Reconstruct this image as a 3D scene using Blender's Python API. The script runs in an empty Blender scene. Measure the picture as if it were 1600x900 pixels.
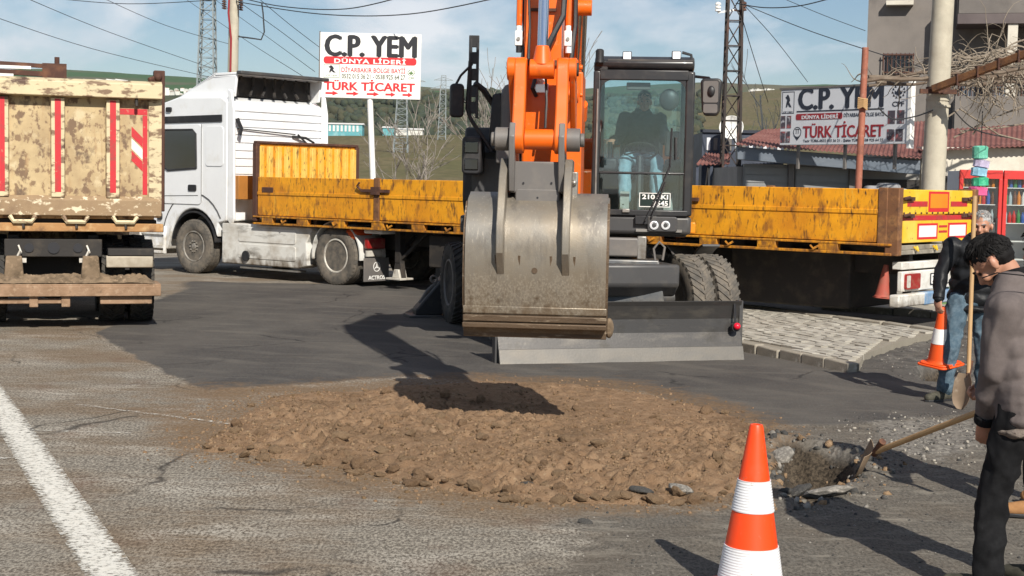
import bpy, bmesh, math, random
import numpy as np
from mathutils import Vector, Matrix

R = math.radians
random.seed(7)
rng = np.random.default_rng(7)
scn = bpy.context.scene
COL = scn.collection

# ------------------------------------------------------------------ camera
CAM_H = 1.85
PITCH, ROLL = R(4.13), R(1.1)
FPX = 2311.0                      # focal length in pixels of a 1600 px wide picture
FWD = Vector((0, math.cos(PITCH), -math.sin(PITCH)))
_r0, _u0 = Vector((1, 0, 0)), Vector((0, math.sin(PITCH), math.cos(PITCH)))
RGT = _r0 * math.cos(ROLL) + _u0 * math.sin(ROLL)
UPV = _u0 * math.cos(ROLL) - _r0 * math.sin(ROLL)
cam_data = bpy.data.cameras.new('camera')
cam = bpy.data.objects.new('camera', cam_data)
COL.objects.link(cam)
cam.matrix_world = Matrix(((RGT.x, UPV.x, -FWD.x, 0), (RGT.y, UPV.y, -FWD.y, 0), (RGT.z, UPV.z, -FWD.z, CAM_H), (0, 0, 0, 1)))
cam_data.sensor_width = 36.0
cam_data.lens = 36.0 * FPX / 1600.0
cam_data.clip_start, cam_data.clip_end = 0.1, 12000
scn.camera = cam

def ray(px, py):
    return FWD + RGT * ((px - 800) / FPX) + UPV * ((450 - py) / FPX)
def G(px, py, z=0.0):             # the place on level ground seen at a picture point
    d = ray(px, py)
    t = (z - CAM_H) / d.z
    return Vector((d.x * t, d.y * t, z))
def P(px, py, Y):                 # the place seen at a picture point, Y metres away
    d = ray(px, py)
    t = Y / d.y
    return Vector((d.x * t, Y, CAM_H + d.z * t))

# ------------------------------------------------------------------ sky, sun, exposure
SUN_EL, SUN_AZ = R(37.0), R(18.0)  # the sun stands behind the camera, a little to its right
sun_dir = Vector((math.sin(SUN_AZ) * math.cos(SUN_EL), -math.cos(SUN_AZ) * math.cos(SUN_EL), math.sin(SUN_EL)))
world = bpy.data.worlds.new('World')
scn.world = world
world.use_nodes = True
wn, wl = world.node_tree.nodes, world.node_tree.links
wn.clear()
w_out = wn.new('ShaderNodeOutputWorld'); w_bg = wn.new('ShaderNodeBackground')
sky = wn.new('ShaderNodeTexSky'); sky.sky_type = 'NISHITA'
sky.sun_disc = False
sky.sun_elevation = SUN_EL
sky.sun_rotation = math.atan2(sun_dir.x, sun_dir.y)
sky.air_density, sky.dust_density, sky.ozone_density = 1.0, 0.0, 3.5
w_bg.inputs[1].default_value = 0.064
# broken cloud: a soft layer that follows the direction looked in, flattened towards the horizon
tc = wn.new('ShaderNodeTexCoord')
sep = wn.new('ShaderNodeSeparateXYZ'); wl.new(tc.outputs['Generated'], sep.inputs[0])
mz = wn.new('ShaderNodeMath'); mz.operation = 'ADD'; mz.inputs[1].default_value = 0.42; wl.new(sep.outputs[2], mz.inputs[0])
dx = wn.new('ShaderNodeMath'); dx.operation = 'DIVIDE'; wl.new(sep.outputs[0], dx.inputs[0]); wl.new(mz.outputs[0], dx.inputs[1])
dy = wn.new('ShaderNodeMath'); dy.operation = 'DIVIDE'; wl.new(sep.outputs[1], dy.inputs[0]); wl.new(mz.outputs[0], dy.inputs[1])
cmb = wn.new('ShaderNodeCombineXYZ'); wl.new(dx.outputs[0], cmb.inputs[0]); wl.new(dy.outputs[0], cmb.inputs[1])
nz = wn.new('ShaderNodeTexNoise'); nz.inputs['Scale'].default_value = 3.6; nz.inputs['Detail'].default_value = 9; nz.inputs['Roughness'].default_value = 0.56
nz.inputs['Distortion'].default_value = 0.25
wl.new(cmb.outputs[0], nz.inputs['Vector'])
cr = wn.new('ShaderNodeValToRGB')
cr.color_ramp.elements[0].position = 0.47; cr.color_ramp.elements[0].color = (0, 0, 0, 1)
cr.color_ramp.elements[1].position = 0.63; cr.color_ramp.elements[1].color = (0.85, 0.85, 0.85, 1)
wl.new(nz.outputs[0], cr.inputs[0])
nz2 = wn.new('ShaderNodeTexNoise'); nz2.inputs['Scale'].default_value = 2.4; nz2.inputs['Detail'].default_value = 5
wl.new(cmb.outputs[0], nz2.inputs['Vector'])
ccol = wn.new('ShaderNodeMixRGB'); ccol.inputs[1].default_value = (6.3, 7.2, 8.6, 1); ccol.inputs[2].default_value = (16.0, 15.8, 15.6, 1)
wl.new(nz2.outputs[0], ccol.inputs[0])
mixc = wn.new('ShaderNodeMixRGB')
wl.new(cr.outputs[0], mixc.inputs[0]); wl.new(sky.outputs[0], mixc.inputs[1]); wl.new(ccol.outputs[0], mixc.inputs[2])
wl.new(mixc.outputs[0], w_bg.inputs[0]); wl.new(w_bg.outputs[0], w_out.inputs[0])

sd = bpy.data.lights.new('sun', 'SUN'); sun = bpy.data.objects.new('sun', sd); COL.objects.link(sun)
sd.energy = 5.0; sd.angle = R(0.53); sd.color = (1.0, 0.94, 0.84)
sun.rotation_euler = (-sun_dir).to_track_quat('-Z', 'Y').to_euler()
sun.location = (0, -5, 30)
scn.view_settings.view_transform = 'Standard'
scn.view_settings.look = 'None'
scn.view_settings.exposure = 0.3
scn.view_settings.gamma = 1.0
scn.view_settings.use_curve_mapping = False
scn.cycles.use_denoising = True
scn.cycles.max_bounces = 6
scn.cycles.transparent_max_bounces = 12

# ------------------------------------------------------------------ object helpers
def link(o, parent=None):
    COL.objects.link(o)
    if parent is not None:
        o.parent = parent
    return o
def tag(o, label=None, cat=None, group=None, kind=None):
    if label: o['label'] = label
    if cat: o['category'] = cat
    if group: o['group'] = group
    if kind: o['kind'] = kind
    return o
def thing(name, label, cat, loc=(0, 0, 0), rz=0.0, group=None):
    o = bpy.data.objects.new(name, None)
    o.empty_display_size = 0.2
    link(o)
    o.location = loc
    o.rotation_euler = (0, 0, rz)
    return tag(o, label, cat, group)
def dup(o, parent=None):
    c = o.copy(); link(c); c.parent = parent
    for ch in list(o.children):
        dup(ch, c)
    return c
def frame(o, u, w):               # orthonormal panel frame: u to the right, w up, normal = u x w
    u = Vector(u).normalized(); w = Vector(w); w = (w - u * w.dot(u)).normalized(); n = u.cross(w)
    return Matrix(((u.x, w.x, n.x, o[0]), (u.y, w.y, n.y, o[1]), (u.z, w.z, n.z, o[2]), (0, 0, 0, 1)))

class MB:
    def __init__(s, M=None):
        s.v, s.f, s.M = [], [], M
    def add(s, vs, fs):
        b = len(s.v)
        M = s.M
        for p in vs:
            s.v.append(tuple(M @ Vector(p)) if M is not None else tuple(p))
        for f in fs:
            s.f.append(tuple(i + b for i in f))
        return s
    def hexa(s, p):               # bottom four then top four, both going round
        return s.add(p, [(3, 2, 1, 0), (4, 5, 6, 7), (0, 1, 5, 4), (1, 2, 6, 5), (2, 3, 7, 6), (3, 0, 4, 7)])
    def bx(s, x0, x1, y0, y1, z0, z1):
        return s.hexa([(x0, y0, z0), (x1, y0, z0), (x1, y1, z0), (x0, y1, z0), (x0, y0, z1), (x1, y0, z1), (x1, y1, z1), (x0, y1, z1)])
    def bar(s, p0, p1, w, h, up=(0, 0, 1)):   # rectangular bar from p0 to p1
        p0, p1 = Vector(p0), Vector(p1)
        d = (p1 - p0).normalized(); up = Vector(up)
        if abs(d.dot(up)) > 0.98: up = Vector((0, 1, 0))
        sx = d.cross(up).normalized(); uz = sx.cross(d)
        q = []
        for c in (p0, p1):
            q.append([c - sx * w / 2 - uz * h / 2, c + sx * w / 2 - uz * h / 2, c + sx * w / 2 + uz * h / 2, c - sx * w / 2 + uz * h / 2])
        return s.hexa(q[0] + q[1])
    def prism(s, pts, a0, a1, axis='x'):
        n = len(pts)
        def m(p, a):
            return {'x': (a, p[0], p[1]), 'y': (p[0], a, p[1]), 'z': (p[0], p[1], a)}[axis]
        vs = [m(p, a0) for p in pts] + [m(p, a1) for p in pts]
        fs = [tuple(range(n))[::-1], tuple(range(n, 2 * n))] + [(i, (i + 1) % n, n + (i + 1) % n, n + i) for i in range(n)]
        return s.add(vs, fs)
    def strip(s, prof, a0, a1, t, axis='x'):  # a bent sheet of thickness t: prof is an open polyline
        pr = [Vector(p) for p in prof]
        off = []
        for i in range(len(pr)):
            d = (pr[min(i + 1, len(pr) - 1)] - pr[max(i - 1, 0)]).normalized()
            off.append(pr[i] + Vector((-d.y, d.x)) * t)
        s.prism(pr + off[::-1], a0, a1, axis)
        return s
    def cyl(s, p0, p1, r0, r1=None, n=14, cap=True):
        return s.tube([p0, p1], [r0, r0 if r1 is None else r1], n, cap)
    def tube(s, pts, r, n=6, cap=True):
        pts = [Vector(p) for p in pts]
        rs = r if isinstance(r, (list, tuple)) else [r] * len(pts)
        vs, fs = [], []
        ref = None
        for i, p in enumerate(pts):
            d = (pts[min(i + 1, len(pts) - 1)] - pts[max(i - 1, 0)]).normalized()
            if ref is None:
                ref = Vector((0, 0, 1)) if abs(d.z) < 0.9 else Vector((1, 0, 0))
            a = (ref - d * ref.dot(d)).normalized(); b = d.cross(a); ref = a
            for k in range(n):
                t = 2 * math.pi * k / n
                vs.append(p + (a * math.cos(t) + b * math.sin(t)) * rs[i])
        for i in range(len(pts) - 1):
            for k in range(n):
                fs.append((i * n + k, i * n + (k + 1) % n, (i + 1) * n + (k + 1) % n, (i + 1) * n + k))
        if cap:
            fs.append(tuple(range(n))[::-1]); m = (len(pts) - 1) * n
            fs.append(tuple(range(m, m + n)))
        return s.add(vs, fs)
    def lathe(s, prof, p0, axis=(0, 0, 1), n=24, closed=False):   # prof: (radius, height along axis)
        ax = Vector(axis).normalized(); p0 = Vector(p0)
        a = ax.orthogonal().normalized(); b = ax.cross(a)
        vs, fs = [], []
        for (r, h) in prof:
            for k in range(n):
                t = 2 * math.pi * k / n
                vs.append(p0 + ax * h + (a * math.cos(t) + b * math.sin(t)) * r)
        m = len(prof)
        for i in range(m if closed else m - 1):
            j = (i + 1) % m
            for k in range(n):
                fs.append((i * n + k, i * n + (k + 1) % n, j * n + (k + 1) % n, j * n + k))
        if not closed:
            if prof[0][0] > 1e-4: fs.append(tuple(range(n))[::-1])
            if prof[-1][0] > 1e-4: fs.append(tuple(range((m - 1) * n, m * n)))
        return s.add(vs, fs)
    def sph(s, c, r, nu=12, nv=8, M3=None):
        if not isinstance(r, (list, tuple)): r = (r, r, r)
        vs, fs = [], []
        for j in range(nv + 1):
            th = math.pi * j / nv
            for i in range(nu):
                ph = 2 * math.pi * i / nu
                p = Vector((r[0] * math.sin(th) * math.cos(ph), r[1] * math.sin(th) * math.sin(ph), r[2] * math.cos(th)))
                if M3 is not None: p = M3 @ p
                vs.append(p + Vector(c))
        for j in range(nv):
            for i in range(nu):
                fs.append((j * nu + i, j * nu + (i + 1) % nu, (j + 1) * nu + (i + 1) % nu, (j + 1) * nu + i))
        return s.add(vs, fs)
    def mesh(s, name, smooth=32, fix=True):
        me = bpy.data.meshes.new(name)
        me.from_pydata(s.v, [], s.f)
        if fix:
            bm = bmesh.new(); bm.from_mesh(me)
            bmesh.ops.remove_doubles(bm, verts=bm.verts, dist=1e-5)
            bmesh.ops.recalc_face_normals(bm, faces=bm.faces)
            bm.to_mesh(me); bm.free()
        if smooth:
            me.polygons.foreach_set('use_smooth', [True] * len(me.polygons))
            me.set_sharp_from_angle(angle=R(smooth))
        me.update()
        return me
    def build(s, name, mat, parent=None, bev=0.0, smooth=32, seg=2, fix=True):
        me = s.mesh(name, smooth, fix)
        me.materials.append(mat)
        o = bpy.data.objects.new(name, me)
        link(o, parent)
        if bev:
            m = o.modifiers.new('bevel', 'BEVEL'); m.width = bev; m.segments = seg; m.limit_method = 'ANGLE'; m.angle_limit = R(35)
            m.harden_normals = False
        return o

def inst(me, name, mat=None, parent=None, M=None):
    o = bpy.data.objects.new(name, me); link(o, parent)
    if M is not None: o.matrix_local = M
    return o

# ------------------------------------------------------------------ material helpers
def s2l(c):
    return tuple(((x / 255) / 12.92 if x / 255 <= 0.04045 else ((x / 255 + 0.055) / 1.055) ** 2.4) for x in c)
def mat(name, base, rough=0.6, metal=0.0, layers=(), bump=None, spec=0.5, coat=0.0, vary=0.12, coord='Object', trans=0.0, rlay=None, zl=()):
    """layers: (colour, scale, low, high[, stretch xyz[, detail]]): patches of another colour where a noise passes from low to high."""
    m = bpy.data.materials.new(name); m.use_nodes = True
    n, l = m.node_tree.nodes, m.node_tree.links
    b = n['Principled BSDF']
    b.inputs['Roughness'].default_value = rough
    b.inputs['Metallic'].default_value = metal
    b.inputs['Specular IOR Level'].default_value = spec
    b.inputs['Coat Weight'].default_value = coat
    if trans: b.inputs['Transmission Weight'].default_value = trans
    tcn = n.new('ShaderNodeTexCoord')
    src = tcn.outputs[coord]
    def noise(scale, stretch=(1, 1, 1), detail=5, rgh=0.6):
        mp = n.new('ShaderNodeMapping'); mp.inputs['Scale'].default_value = stretch
        l.new(src, mp.inputs['Vector'])
        t = n.new('ShaderNodeTexNoise'); t.inputs['Scale'].default_value = scale; t.inputs['Detail'].default_value = detail; t.inputs['Roughness'].default_value = rgh
        l.new(mp.outputs[0], t.inputs['Vector'])
        return t.outputs[0]
    def ramp(v, lo, hi):
        r = n.new('ShaderNodeMapRange'); r.inputs['From Min'].default_value = lo; r.inputs['From Max'].default_value = hi
        l.new(v, r.inputs['Value']); return r.outputs[0]
    rgb = n.new('ShaderNodeRGB'); rgb.outputs[0].default_value = (*base, 1)
    col = rgb.outputs[0]
    if vary:
        mx = n.new('ShaderNodeMixRGB'); mx.blend_type = 'MULTIPLY'; mx.inputs[0].default_value = 1.0
        v = ramp(noise(3.0), 0.25, 0.75)
        r2 = n.new('ShaderNodeMapRange'); r2.inputs['To Min'].default_value = 1 - vary; r2.inputs['To Max'].default_value = 1 + vary
        l.new(v, r2.inputs['Value'])
        l.new(col, mx.inputs[1]); l.new(r2.outputs[0], mx.inputs[2]); col = mx.outputs[0]
    rv = None
    for L in layers:
        c, sc, lo, hi = L[:4]
        f = ramp(noise(sc, L[4] if len(L) > 4 else (1, 1, 1), L[5] if len(L) > 5 else 6), lo, hi)
        mx = n.new('ShaderNodeMixRGB'); l.new(f, mx.inputs[0]); l.new(col, mx.inputs[1]); mx.inputs[2].default_value = (*c, 1); col = mx.outputs[0]
        rv = f
    for (c, z0, z1, sc, lo, hi) in zl:      # dirt or rust that gathers towards height z1
        sz_ = n.new('ShaderNodeSeparateXYZ'); l.new(src, sz_.inputs[0])
        a_ = ramp(sz_.outputs[2], z0, z1); f_ = noise(sc, (1, 1, .7), 8)
        ad = n.new('ShaderNodeMath'); ad.operation = 'MULTIPLY_ADD'; l.new(a_, ad.inputs[0]); ad.inputs[1].default_value = .42; l.new(f_, ad.inputs[2])
        mx = n.new('ShaderNodeMixRGB'); l.new(ramp(ad.outputs[0], lo, hi), mx.inputs[0]); l.new(col, mx.inputs[1]); mx.inputs[2].default_value = (*c, 1); col = mx.outputs[0]
    l.new(col, b.inputs['Base Color'])
    if rlay is not None and rv is not None:
        rr = n.new('ShaderNodeMapRange'); rr.inputs['To Min'].default_value = rough; rr.inputs['To Max'].default_value = rlay
        l.new(rv, rr.inputs['Value']); l.new(rr.outputs[0], b.inputs['Roughness'])
    if bump:
        bp = n.new('ShaderNodeBump'); bp.inputs['Strength'].default_value = bump[1]; bp.inputs['Distance'].default_value = bump[2] if len(bump) > 2 else 0.01
        l.new(noise(bump[0], (1, 1, 1), 8, 0.65), bp.inputs['Height']); l.new(bp.outputs[0], b.inputs['Normal'])
    return m

def vnoise(x, y, seed=0):         # value noise on arrays
    xi, yi = np.floor(x).astype(np.int64), np.floor(y).astype(np.int64)
    xf, yf = x - xi, y - yi
    def h(a, b):
        n = (a * 374761393 + b * 668265263 + seed * 982451653) & 0x7fffffff
        n = ((n ^ (n >> 13)) * 1274126177) & 0x7fffffff
        return ((n ^ (n >> 16)) & 0xffff) / 65535.0
    u, v = xf * xf * (3 - 2 * xf), yf * yf * (3 - 2 * yf)
    return (h(xi, yi) * (1 - u) + h(xi + 1, yi) * u) * (1 - v) + (h(xi, yi + 1) * (1 - u) + h(xi + 1, yi + 1) * u) * v
def fbm(x, y, octv=4, seed=0):
    s, a, t = 0, 1.0, 0
    for k in range(octv):
        s = s + a * vnoise(x * 2 ** k, y * 2 ** k, seed + k); t += a; a *= 0.5
    return s / t
def sstep(a, b, x):
    t = np.clip((x - a) / (b - a), 0, 1); return t * t * (3 - 2 * t)
def poly_sd(X, Y, poly):          # signed distance to a polygon, positive inside
    d = np.full(X.shape, 1e9); ins = np.zeros(X.shape, bool)
    n = len(poly)
    for i in range(n):
        ax, ay = poly[i]; bx_, by_ = poly[(i + 1) % n]
        ex, ey = bx_ - ax, by_ - ay
        t = np.clip(((X - ax) * ex + (Y - ay) * ey) / (ex * ex + ey * ey + 1e-12), 0, 1)
        d = np.minimum(d, np.hypot(X - ax - t * ex, Y - ay - t * ey))
        cond = ((ay > Y) != (by_ > Y)) & (X < (bx_ - ax) * (Y - ay) / (by_ - ay + 1e-12) + ax)
        ins ^= cond
    return np.where(ins, d, -d)
def gpoly(pts):
    return [tuple(G(*p).xy) for p in pts]
def gridmesh(name, xs, ys, Z, keep=None, attrs=None, mat=None, smooth=True):
    nx, ny = len(xs), len(ys)
    X, Y = np.meshgrid(xs, ys)
    co = np.stack([X, Y, Z], -1).reshape(-1, 3)
    i = np.arange(nx * ny).reshape(ny, nx)
    q = np.stack([i[:-1, :-1], i[:-1, 1:], i[1:, 1:], i[1:, :-1]], -1).reshape(-1, 4)
    if keep is not None:
        q = q[keep.reshape(-1)]
    used = np.unique(q); remap = np.full(nx * ny, -1); remap[used] = np.arange(len(used))
    co, q = co[used], remap[q]
    me = bpy.data.meshes.new(name)
    me.vertices.add(len(co)); me.vertices.foreach_set('co', co.ravel())
    me.loops.add(q.size); me.loops.foreach_set('vertex_index', q.ravel())
    me.polygons.add(len(q)); me.polygons.foreach_set('loop_start', np.arange(0, q.size, 4)); me.polygons.foreach_set('loop_total', np.full(len(q), 4))
    me.polygons.foreach_set('use_smooth', np.full(len(q), smooth))
    me.update(calc_edges=True)
    for k, a in (attrs or {}).items():
        at = me.attributes.new(k, 'FLOAT', 'POINT'); at.data.foreach_set('value', a.reshape(-1)[used].astype(np.float32))
    if mat: me.materials.append(mat)
    o = bpy.data.objects.new(name, me); link(o)
    return o

def text_mesh(body, bold=0.0, spacing=1.0, shear=0.0):
    cu = bpy.data.curves.new('lettering', 'FONT'); cu.body = body; cu.size = 1.0; cu.offset = bold; cu.space_character = spacing; cu.shear = shear
    cu.extrude = 0.02; cu.resolution_u = 3
    ob = bpy.data.objects.new('lettering', cu); COL.objects.link(ob)
    dg = bpy.context.evaluated_depsgraph_get(); dg.update()
    me = bpy.data.meshes.new_from_object(ob.evaluated_get(dg))
    bpy.data.objects.remove(ob); bpy.data.curves.remove(cu)
    return me
def lettering(body, rect, M, m, parent, bold=0.02, spacing=1.0, depth=0.003, name='lettering', shear=0.0, fat=0.0):
    """flat raised letters that fill rect = (u0, u1, w0, w1) of the panel frame M"""
    me = text_mesh(body, 0.0 if fat else bold, spacing, shear)
    n = len(me.vertices); co = np.empty(n * 3, np.float32); me.vertices.foreach_get('co', co); co = co.reshape(-1, 3)
    lo, hi = co.min(0), co.max(0); t = (co - lo) / np.maximum(hi - lo, 1e-6)
    u0, u1, w0, w1 = rect
    out = np.stack([u0 + t[:, 0] * (u1 - u0), w0 + t[:, 1] * (w1 - w0), t[:, 2] * depth], -1)
    M4 = np.array(M)
    if fat:
        polys = [tuple(q.vertices) for q in me.polygons]
        sh = (w1 - w0) * fat
        vs, fs = [], []
        for k, (du, dw) in enumerate(((-sh, 0), (sh, 0), (0, sh * .5), (0, -sh * .5), (0, 0))):
            o2 = out.copy(); o2[:, 0] = (o2[:, 0] - (u0 + u1) / 2) * (1 - 2 * sh / (u1 - u0)) + (u0 + u1) / 2 + du; o2[:, 1] += dw; o2[:, 2] *= 1 + .18 * k
            fs += [tuple(i + len(vs) * 1 for i in q) for q in polys]; vs += list(o2)
        bpy.data.meshes.remove(me); me = bpy.data.meshes.new(name); out = np.array(vs)
        me.from_pydata([tuple(v) for v in out], [], fs)
    out = out @ M4[:3, :3].T + M4[:3, 3]
    me.vertices.foreach_set('co', out.astype(np.float32).ravel()); me.update()
    me.materials.clear(); me.materials.append(m)
    me.name = name
    o = bpy.data.objects.new(name, me); link(o, parent)
    return o
def flat(pts, M, m, parent, name, depth=0.003, z0=0.0):     # a flat cut-out on a panel frame
    b = MB(M); b.prism(pts, z0, z0 + depth, 'z')
    return b.build(name, m, parent, smooth=0)
def rrect(x0, x1, y0, y1, r, n=5):
    out = []
    for cx, cy, a0 in ((x1 - r, y0 + r, -90), (x1 - r, y1 - r, 0), (x0 + r, y1 - r, 90), (x0 + r, y0 + r, 180)):
        for k in range(n + 1):
            a = R(a0 + 90 * k / n); out.append((cx + r * math.cos(a), cy + r * math.sin(a)))
    return out
def arcpts(cx, cy, r, a0, a1, n):
    return [(cx + r * math.cos(R(a0 + (a1 - a0) * k / n)), cy + r * math.sin(R(a0 + (a1 - a0) * k / n))) for k in range(n + 1)]

# ------------------------------------------------------------------ palette
M_ = {}
M_['black'] = mat('black_plastic', (0.016, 0.016, 0.018), 0.5, layers=[((0.05, 0.045, 0.04), 6, 0.5, 0.8)], bump=(60, 0.1))
M_['dark'] = mat('dark_chassis', (0.022, 0.019, 0.017), 0.75, layers=[((0.07, 0.055, 0.04), 5, 0.5, 0.8)], bump=(40, 0.3))
M_['rubber'] = mat('tyre_rubber', (0.028, 0.027, 0.026), 0.85, layers=[((0.10, 0.085, 0.065), 7, 0.42, 0.75)], bump=(80, 0.25))
M_['rubber_clean'] = mat('dusty_tyre', (0.075, 0.069, 0.061), 0.9, layers=[((0.19, 0.16, 0.125), 9, 0.36, 0.72)], bump=(90, 0.3))
M_['steel'] = mat('worn_steel', (0.36, 0.34, 0.31), 0.42, 0.75, layers=[((0.16, 0.12, 0.085), 5, 0.5, 0.7), ((0.5, 0.48, 0.44), 22, 0.58, 0.75)], bump=(70, 0.15))
M_['rim'] = mat('dirty_rim', (0.30, 0.28, 0.25), 0.6, 0.3, layers=[((0.10, 0.075, 0.05), 8, 0.45, 0.75)])
M_['rim_pale'] = mat('pale_rim', (0.55, 0.52, 0.46), 0.55, 0.1, layers=[((0.16, 0.11, 0.07), 9, 0.5, 0.78)])
M_['white'] = mat('white_paint', (0.80, 0.81, 0.82), 0.28, 0, layers=[((0.66, 0.64, 0.59), 2.5, 0.55, 0.85)], coat=0.4, vary=0.03, zl=[((0.45, 0.40, 0.32), 1.5, .5, 6, .70, 1.05)])
M_['white_dirty'] = mat('dirty_white_panel', (0.68, 0.67, 0.63), 0.5, 0, layers=[((0.40, 0.35, 0.28), 2.2, 0.46, 0.72, (1, 1, 1.6)), ((0.11, 0.09, 0.07), 3.0, 0.56, 0.74, (1, 0.5, 2.2))], vary=0.06, zl=[((0.16, 0.13, 0.10), .62, .22, 5, .66, .95)])
M_['yellow'] = mat('rusty_yellow', (0.77, 0.335, 0.012), 0.55, 0, layers=[((0.58, 0.22, 0.012), 1.6, 0.42, 0.68), ((0.32, 0.125, 0.02), 5.0, 0.52, 0.68, (1.6, 1.6, 0.7), 9), ((0.13, 0.055, 0.018), 9.0, 0.56, 0.68, (1.8, 1.8, 0.5), 9), ((0.06, 0.03, 0.016), 16, 0.61, 0.70, (1.6, 1.6, 0.5), 9), ((0.72, 0.42, 0.06), 6, 0.62, 0.75, (1.5, 1.5, .5), 6)], bump=(30, 0.2), vary=0.12, zl=[((0.20, 0.085, 0.022), 1.30, 1.12, 14, .74, 1.06)])
M_['yellow_bright'] = mat('bright_yellow', (0.75, 0.46, 0.02), 0.5, 0, layers=[((0.80, 0.62, 0.16), 1.5, 0.5, 0.8), ((0.2, 0.11, 0.03), 9, 0.63, 0.74)], vary=0.06)
M_['rust'] = mat('rust', (0.17, 0.075, 0.032), 0.85, 0, layers=[((0.34, 0.17, 0.06), 6, 0.5, 0.75), ((0.05, 0.028, 0.02), 9, 0.55, 0.75)], bump=(50, 0.3))
M_['rust_dark'] = mat('dark_rust', (0.07, 0.03, 0.02), 0.85, 0, layers=[((0.16, 0.07, 0.035), 6, 0.5, 0.75)], bump=(50, 0.3))
M_['orange'] = mat('orange_paint', (0.80, 0.13, 0.006), 0.36, 0, layers=[((0.56, 0.088, 0.008), 3, 0.5, 0.85), ((0.30, 0.07, 0.02), 7, 0.60, 0.78, (1, 1, .4)), ((0.52, 0.22, 0.08), 18, 0.62, 0.75)], coat=0.15, vary=0.06)
M_['orange_dull'] = mat('orange_plastic', (0.78, 0.085, 0.008), 0.5, 0, layers=[((0.45, 0.07, 0.02), 7, 0.58, 0.8)], vary=0.05)
M_['chrome'] = mat('chrome', (0.75, 0.76, 0.78), 0.08, 1.0, vary=0.02)
M_['grey_paint'] = mat('dark_grey_paint', (0.055, 0.054, 0.055), 0.45, 0, layers=[((0.12, 0.105, 0.085), 4, 0.5, 0.8)], vary=0.08)
M_['grey_mid'] = mat('grey_coupler_paint', (0.135, 0.125, 0.118), 0.5, 0, layers=[((0.20, 0.175, 0.15), 4, 0.5, 0.8)], vary=0.08)
M_['red'] = mat('red_paint', (0.55, 0.03, 0.025), 0.45, 0, layers=[((0.3, 0.03, 0.02), 6, 0.55, 0.8)], vary=0.08)
M_['red_strip'] = mat('red_reflective_strip', (0.50, 0.022, 0.03), 0.45, 0, layers=[((0.30, 0.05, 0.04), 9, 0.52, 0.72), ((.42, .28, .18), 16, .62, .72)], vary=0.08)
M_['lens_red'] = mat('red_lens', (0.28, 0.012, 0.012), 0.3, 0, layers=[((0.30, 0.14, 0.09), 14, 0.5, 0.8)])
M_['lens_amber'] = mat('amber_reflector', (0.75, 0.24, 0.01), 0.35)
M_['lens_clear'] = mat('clear_lens', (0.85, 0.87, 0.9), 0.12, 0.3, vary=0.02)
M_['white_strip'] = mat('white_reflective_strip', (0.80, 0.79, 0.76), 0.45, 0, layers=[((0.5, 0.45, 0.38), 6, 0.55, 0.85)], vary=0.04)
M_['concrete'] = mat('concrete_pole', (0.47, 0.43, 0.34), 0.85, 0, layers=[((0.36, 0.32, 0.25), 4, 0.45, 0.75)], bump=(40, 0.2))
M_['wood'] = mat('wooden_handle', (0.46, 0.29, 0.14), 0.6, 0, layers=[((0.3, 0.18, 0.08), 10, 0.5, 0.8, (1, 1, 0.15))])
M_['cable'] = mat('cable', (0.03, 0.032, 0.036), 0.7)
M_['sign_white'] = mat('sign_white', (0.80, 0.79, 0.76), 0.5, 0, layers=[((0.66, 0.62, 0.55), 1.5, 0.55, 0.9)], vary=0.03)
M_['sign_grey'] = mat('printed_sign_white', (0.62, 0.63, 0.66), 0.5, 0, layers=[((0.52, 0.53, 0.56), 1.5, 0.5, 0.85)], vary=0.03)
M_['ink'] = mat('black_print', (0.014, 0.014, 0.018), 0.5, vary=0.05)
M_['ink_navy'] = mat('navy_print', (0.02, 0.025, 0.04), 0.5, vary=0.05)
M_['ink_red'] = mat('red_print', (0.60, 0.02, 0.025), 0.5, vary=0.05)
M_['ink_maroon'] = mat('maroon_print', (0.28, 0.02, 0.028), 0.5, vary=0.05)
M_['ink_olive'] = mat('olive_print', (0.07, 0.08, 0.03), 0.5, vary=0.05)
M_['green_ink'] = mat('green_print', (0.10, 0.19, 0.06), 0.5, vary=0.05)
def glass(name, tint, tr_, gloss=0.9):
    """thin pane: tinted see-through with mirror reflections that grow towards grazing angles"""
    m = bpy.data.materials.new(name); m.use_nodes = True
    n, l = m.node_tree.nodes, m.node_tree.links
    n.remove(n['Principled BSDF'])
    t = n.new('ShaderNodeBsdfTransparent'); t.inputs[0].default_value = (*tr_, 1)
    d = n.new('ShaderNodeBsdfDiffuse'); d.inputs[0].default_value = (*tint, 1)
    g = n.new('ShaderNodeBsdfGlossy'); g.inputs['Roughness'].default_value = 0.02
    fr = n.new('ShaderNodeFresnel')
    gm = n.new('ShaderNodeNewGeometry'); io = n.new('ShaderNodeMath'); io.operation = 'MULTIPLY_ADD'; l.new(gm.outputs['Backfacing'], io.inputs[0]); io.inputs[1].default_value = 1 / 1.5 - 1.5; io.inputs[2].default_value = 1.5
    l.new(io.outputs[0], fr.inputs[0])      # a thin pane reflects alike from both sides
    ml = n.new('ShaderNodeMath'); ml.operation = 'MULTIPLY'; ml.inputs[1].default_value = gloss; l.new(fr.outputs[0], ml.inputs[0])
    a = n.new('ShaderNodeMixShader'); a.inputs[0].default_value = 0.006; l.new(t.outputs[0], a.inputs[1]); l.new(d.outputs[0], a.inputs[2])
    x = n.new('ShaderNodeMixShader'); l.new(ml.outputs[0], x.inputs[0]); l.new(a.outputs[0], x.inputs[1]); l.new(g.outputs[0], x.inputs[2])
    l.new(x.outputs[0], n['Material Output'].inputs[0])
    return m
M_['glass'] = glass('cab_glass', (0.35, 0.42, 0.42), (0.86, 0.95, 0.96), 2.0)
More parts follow.
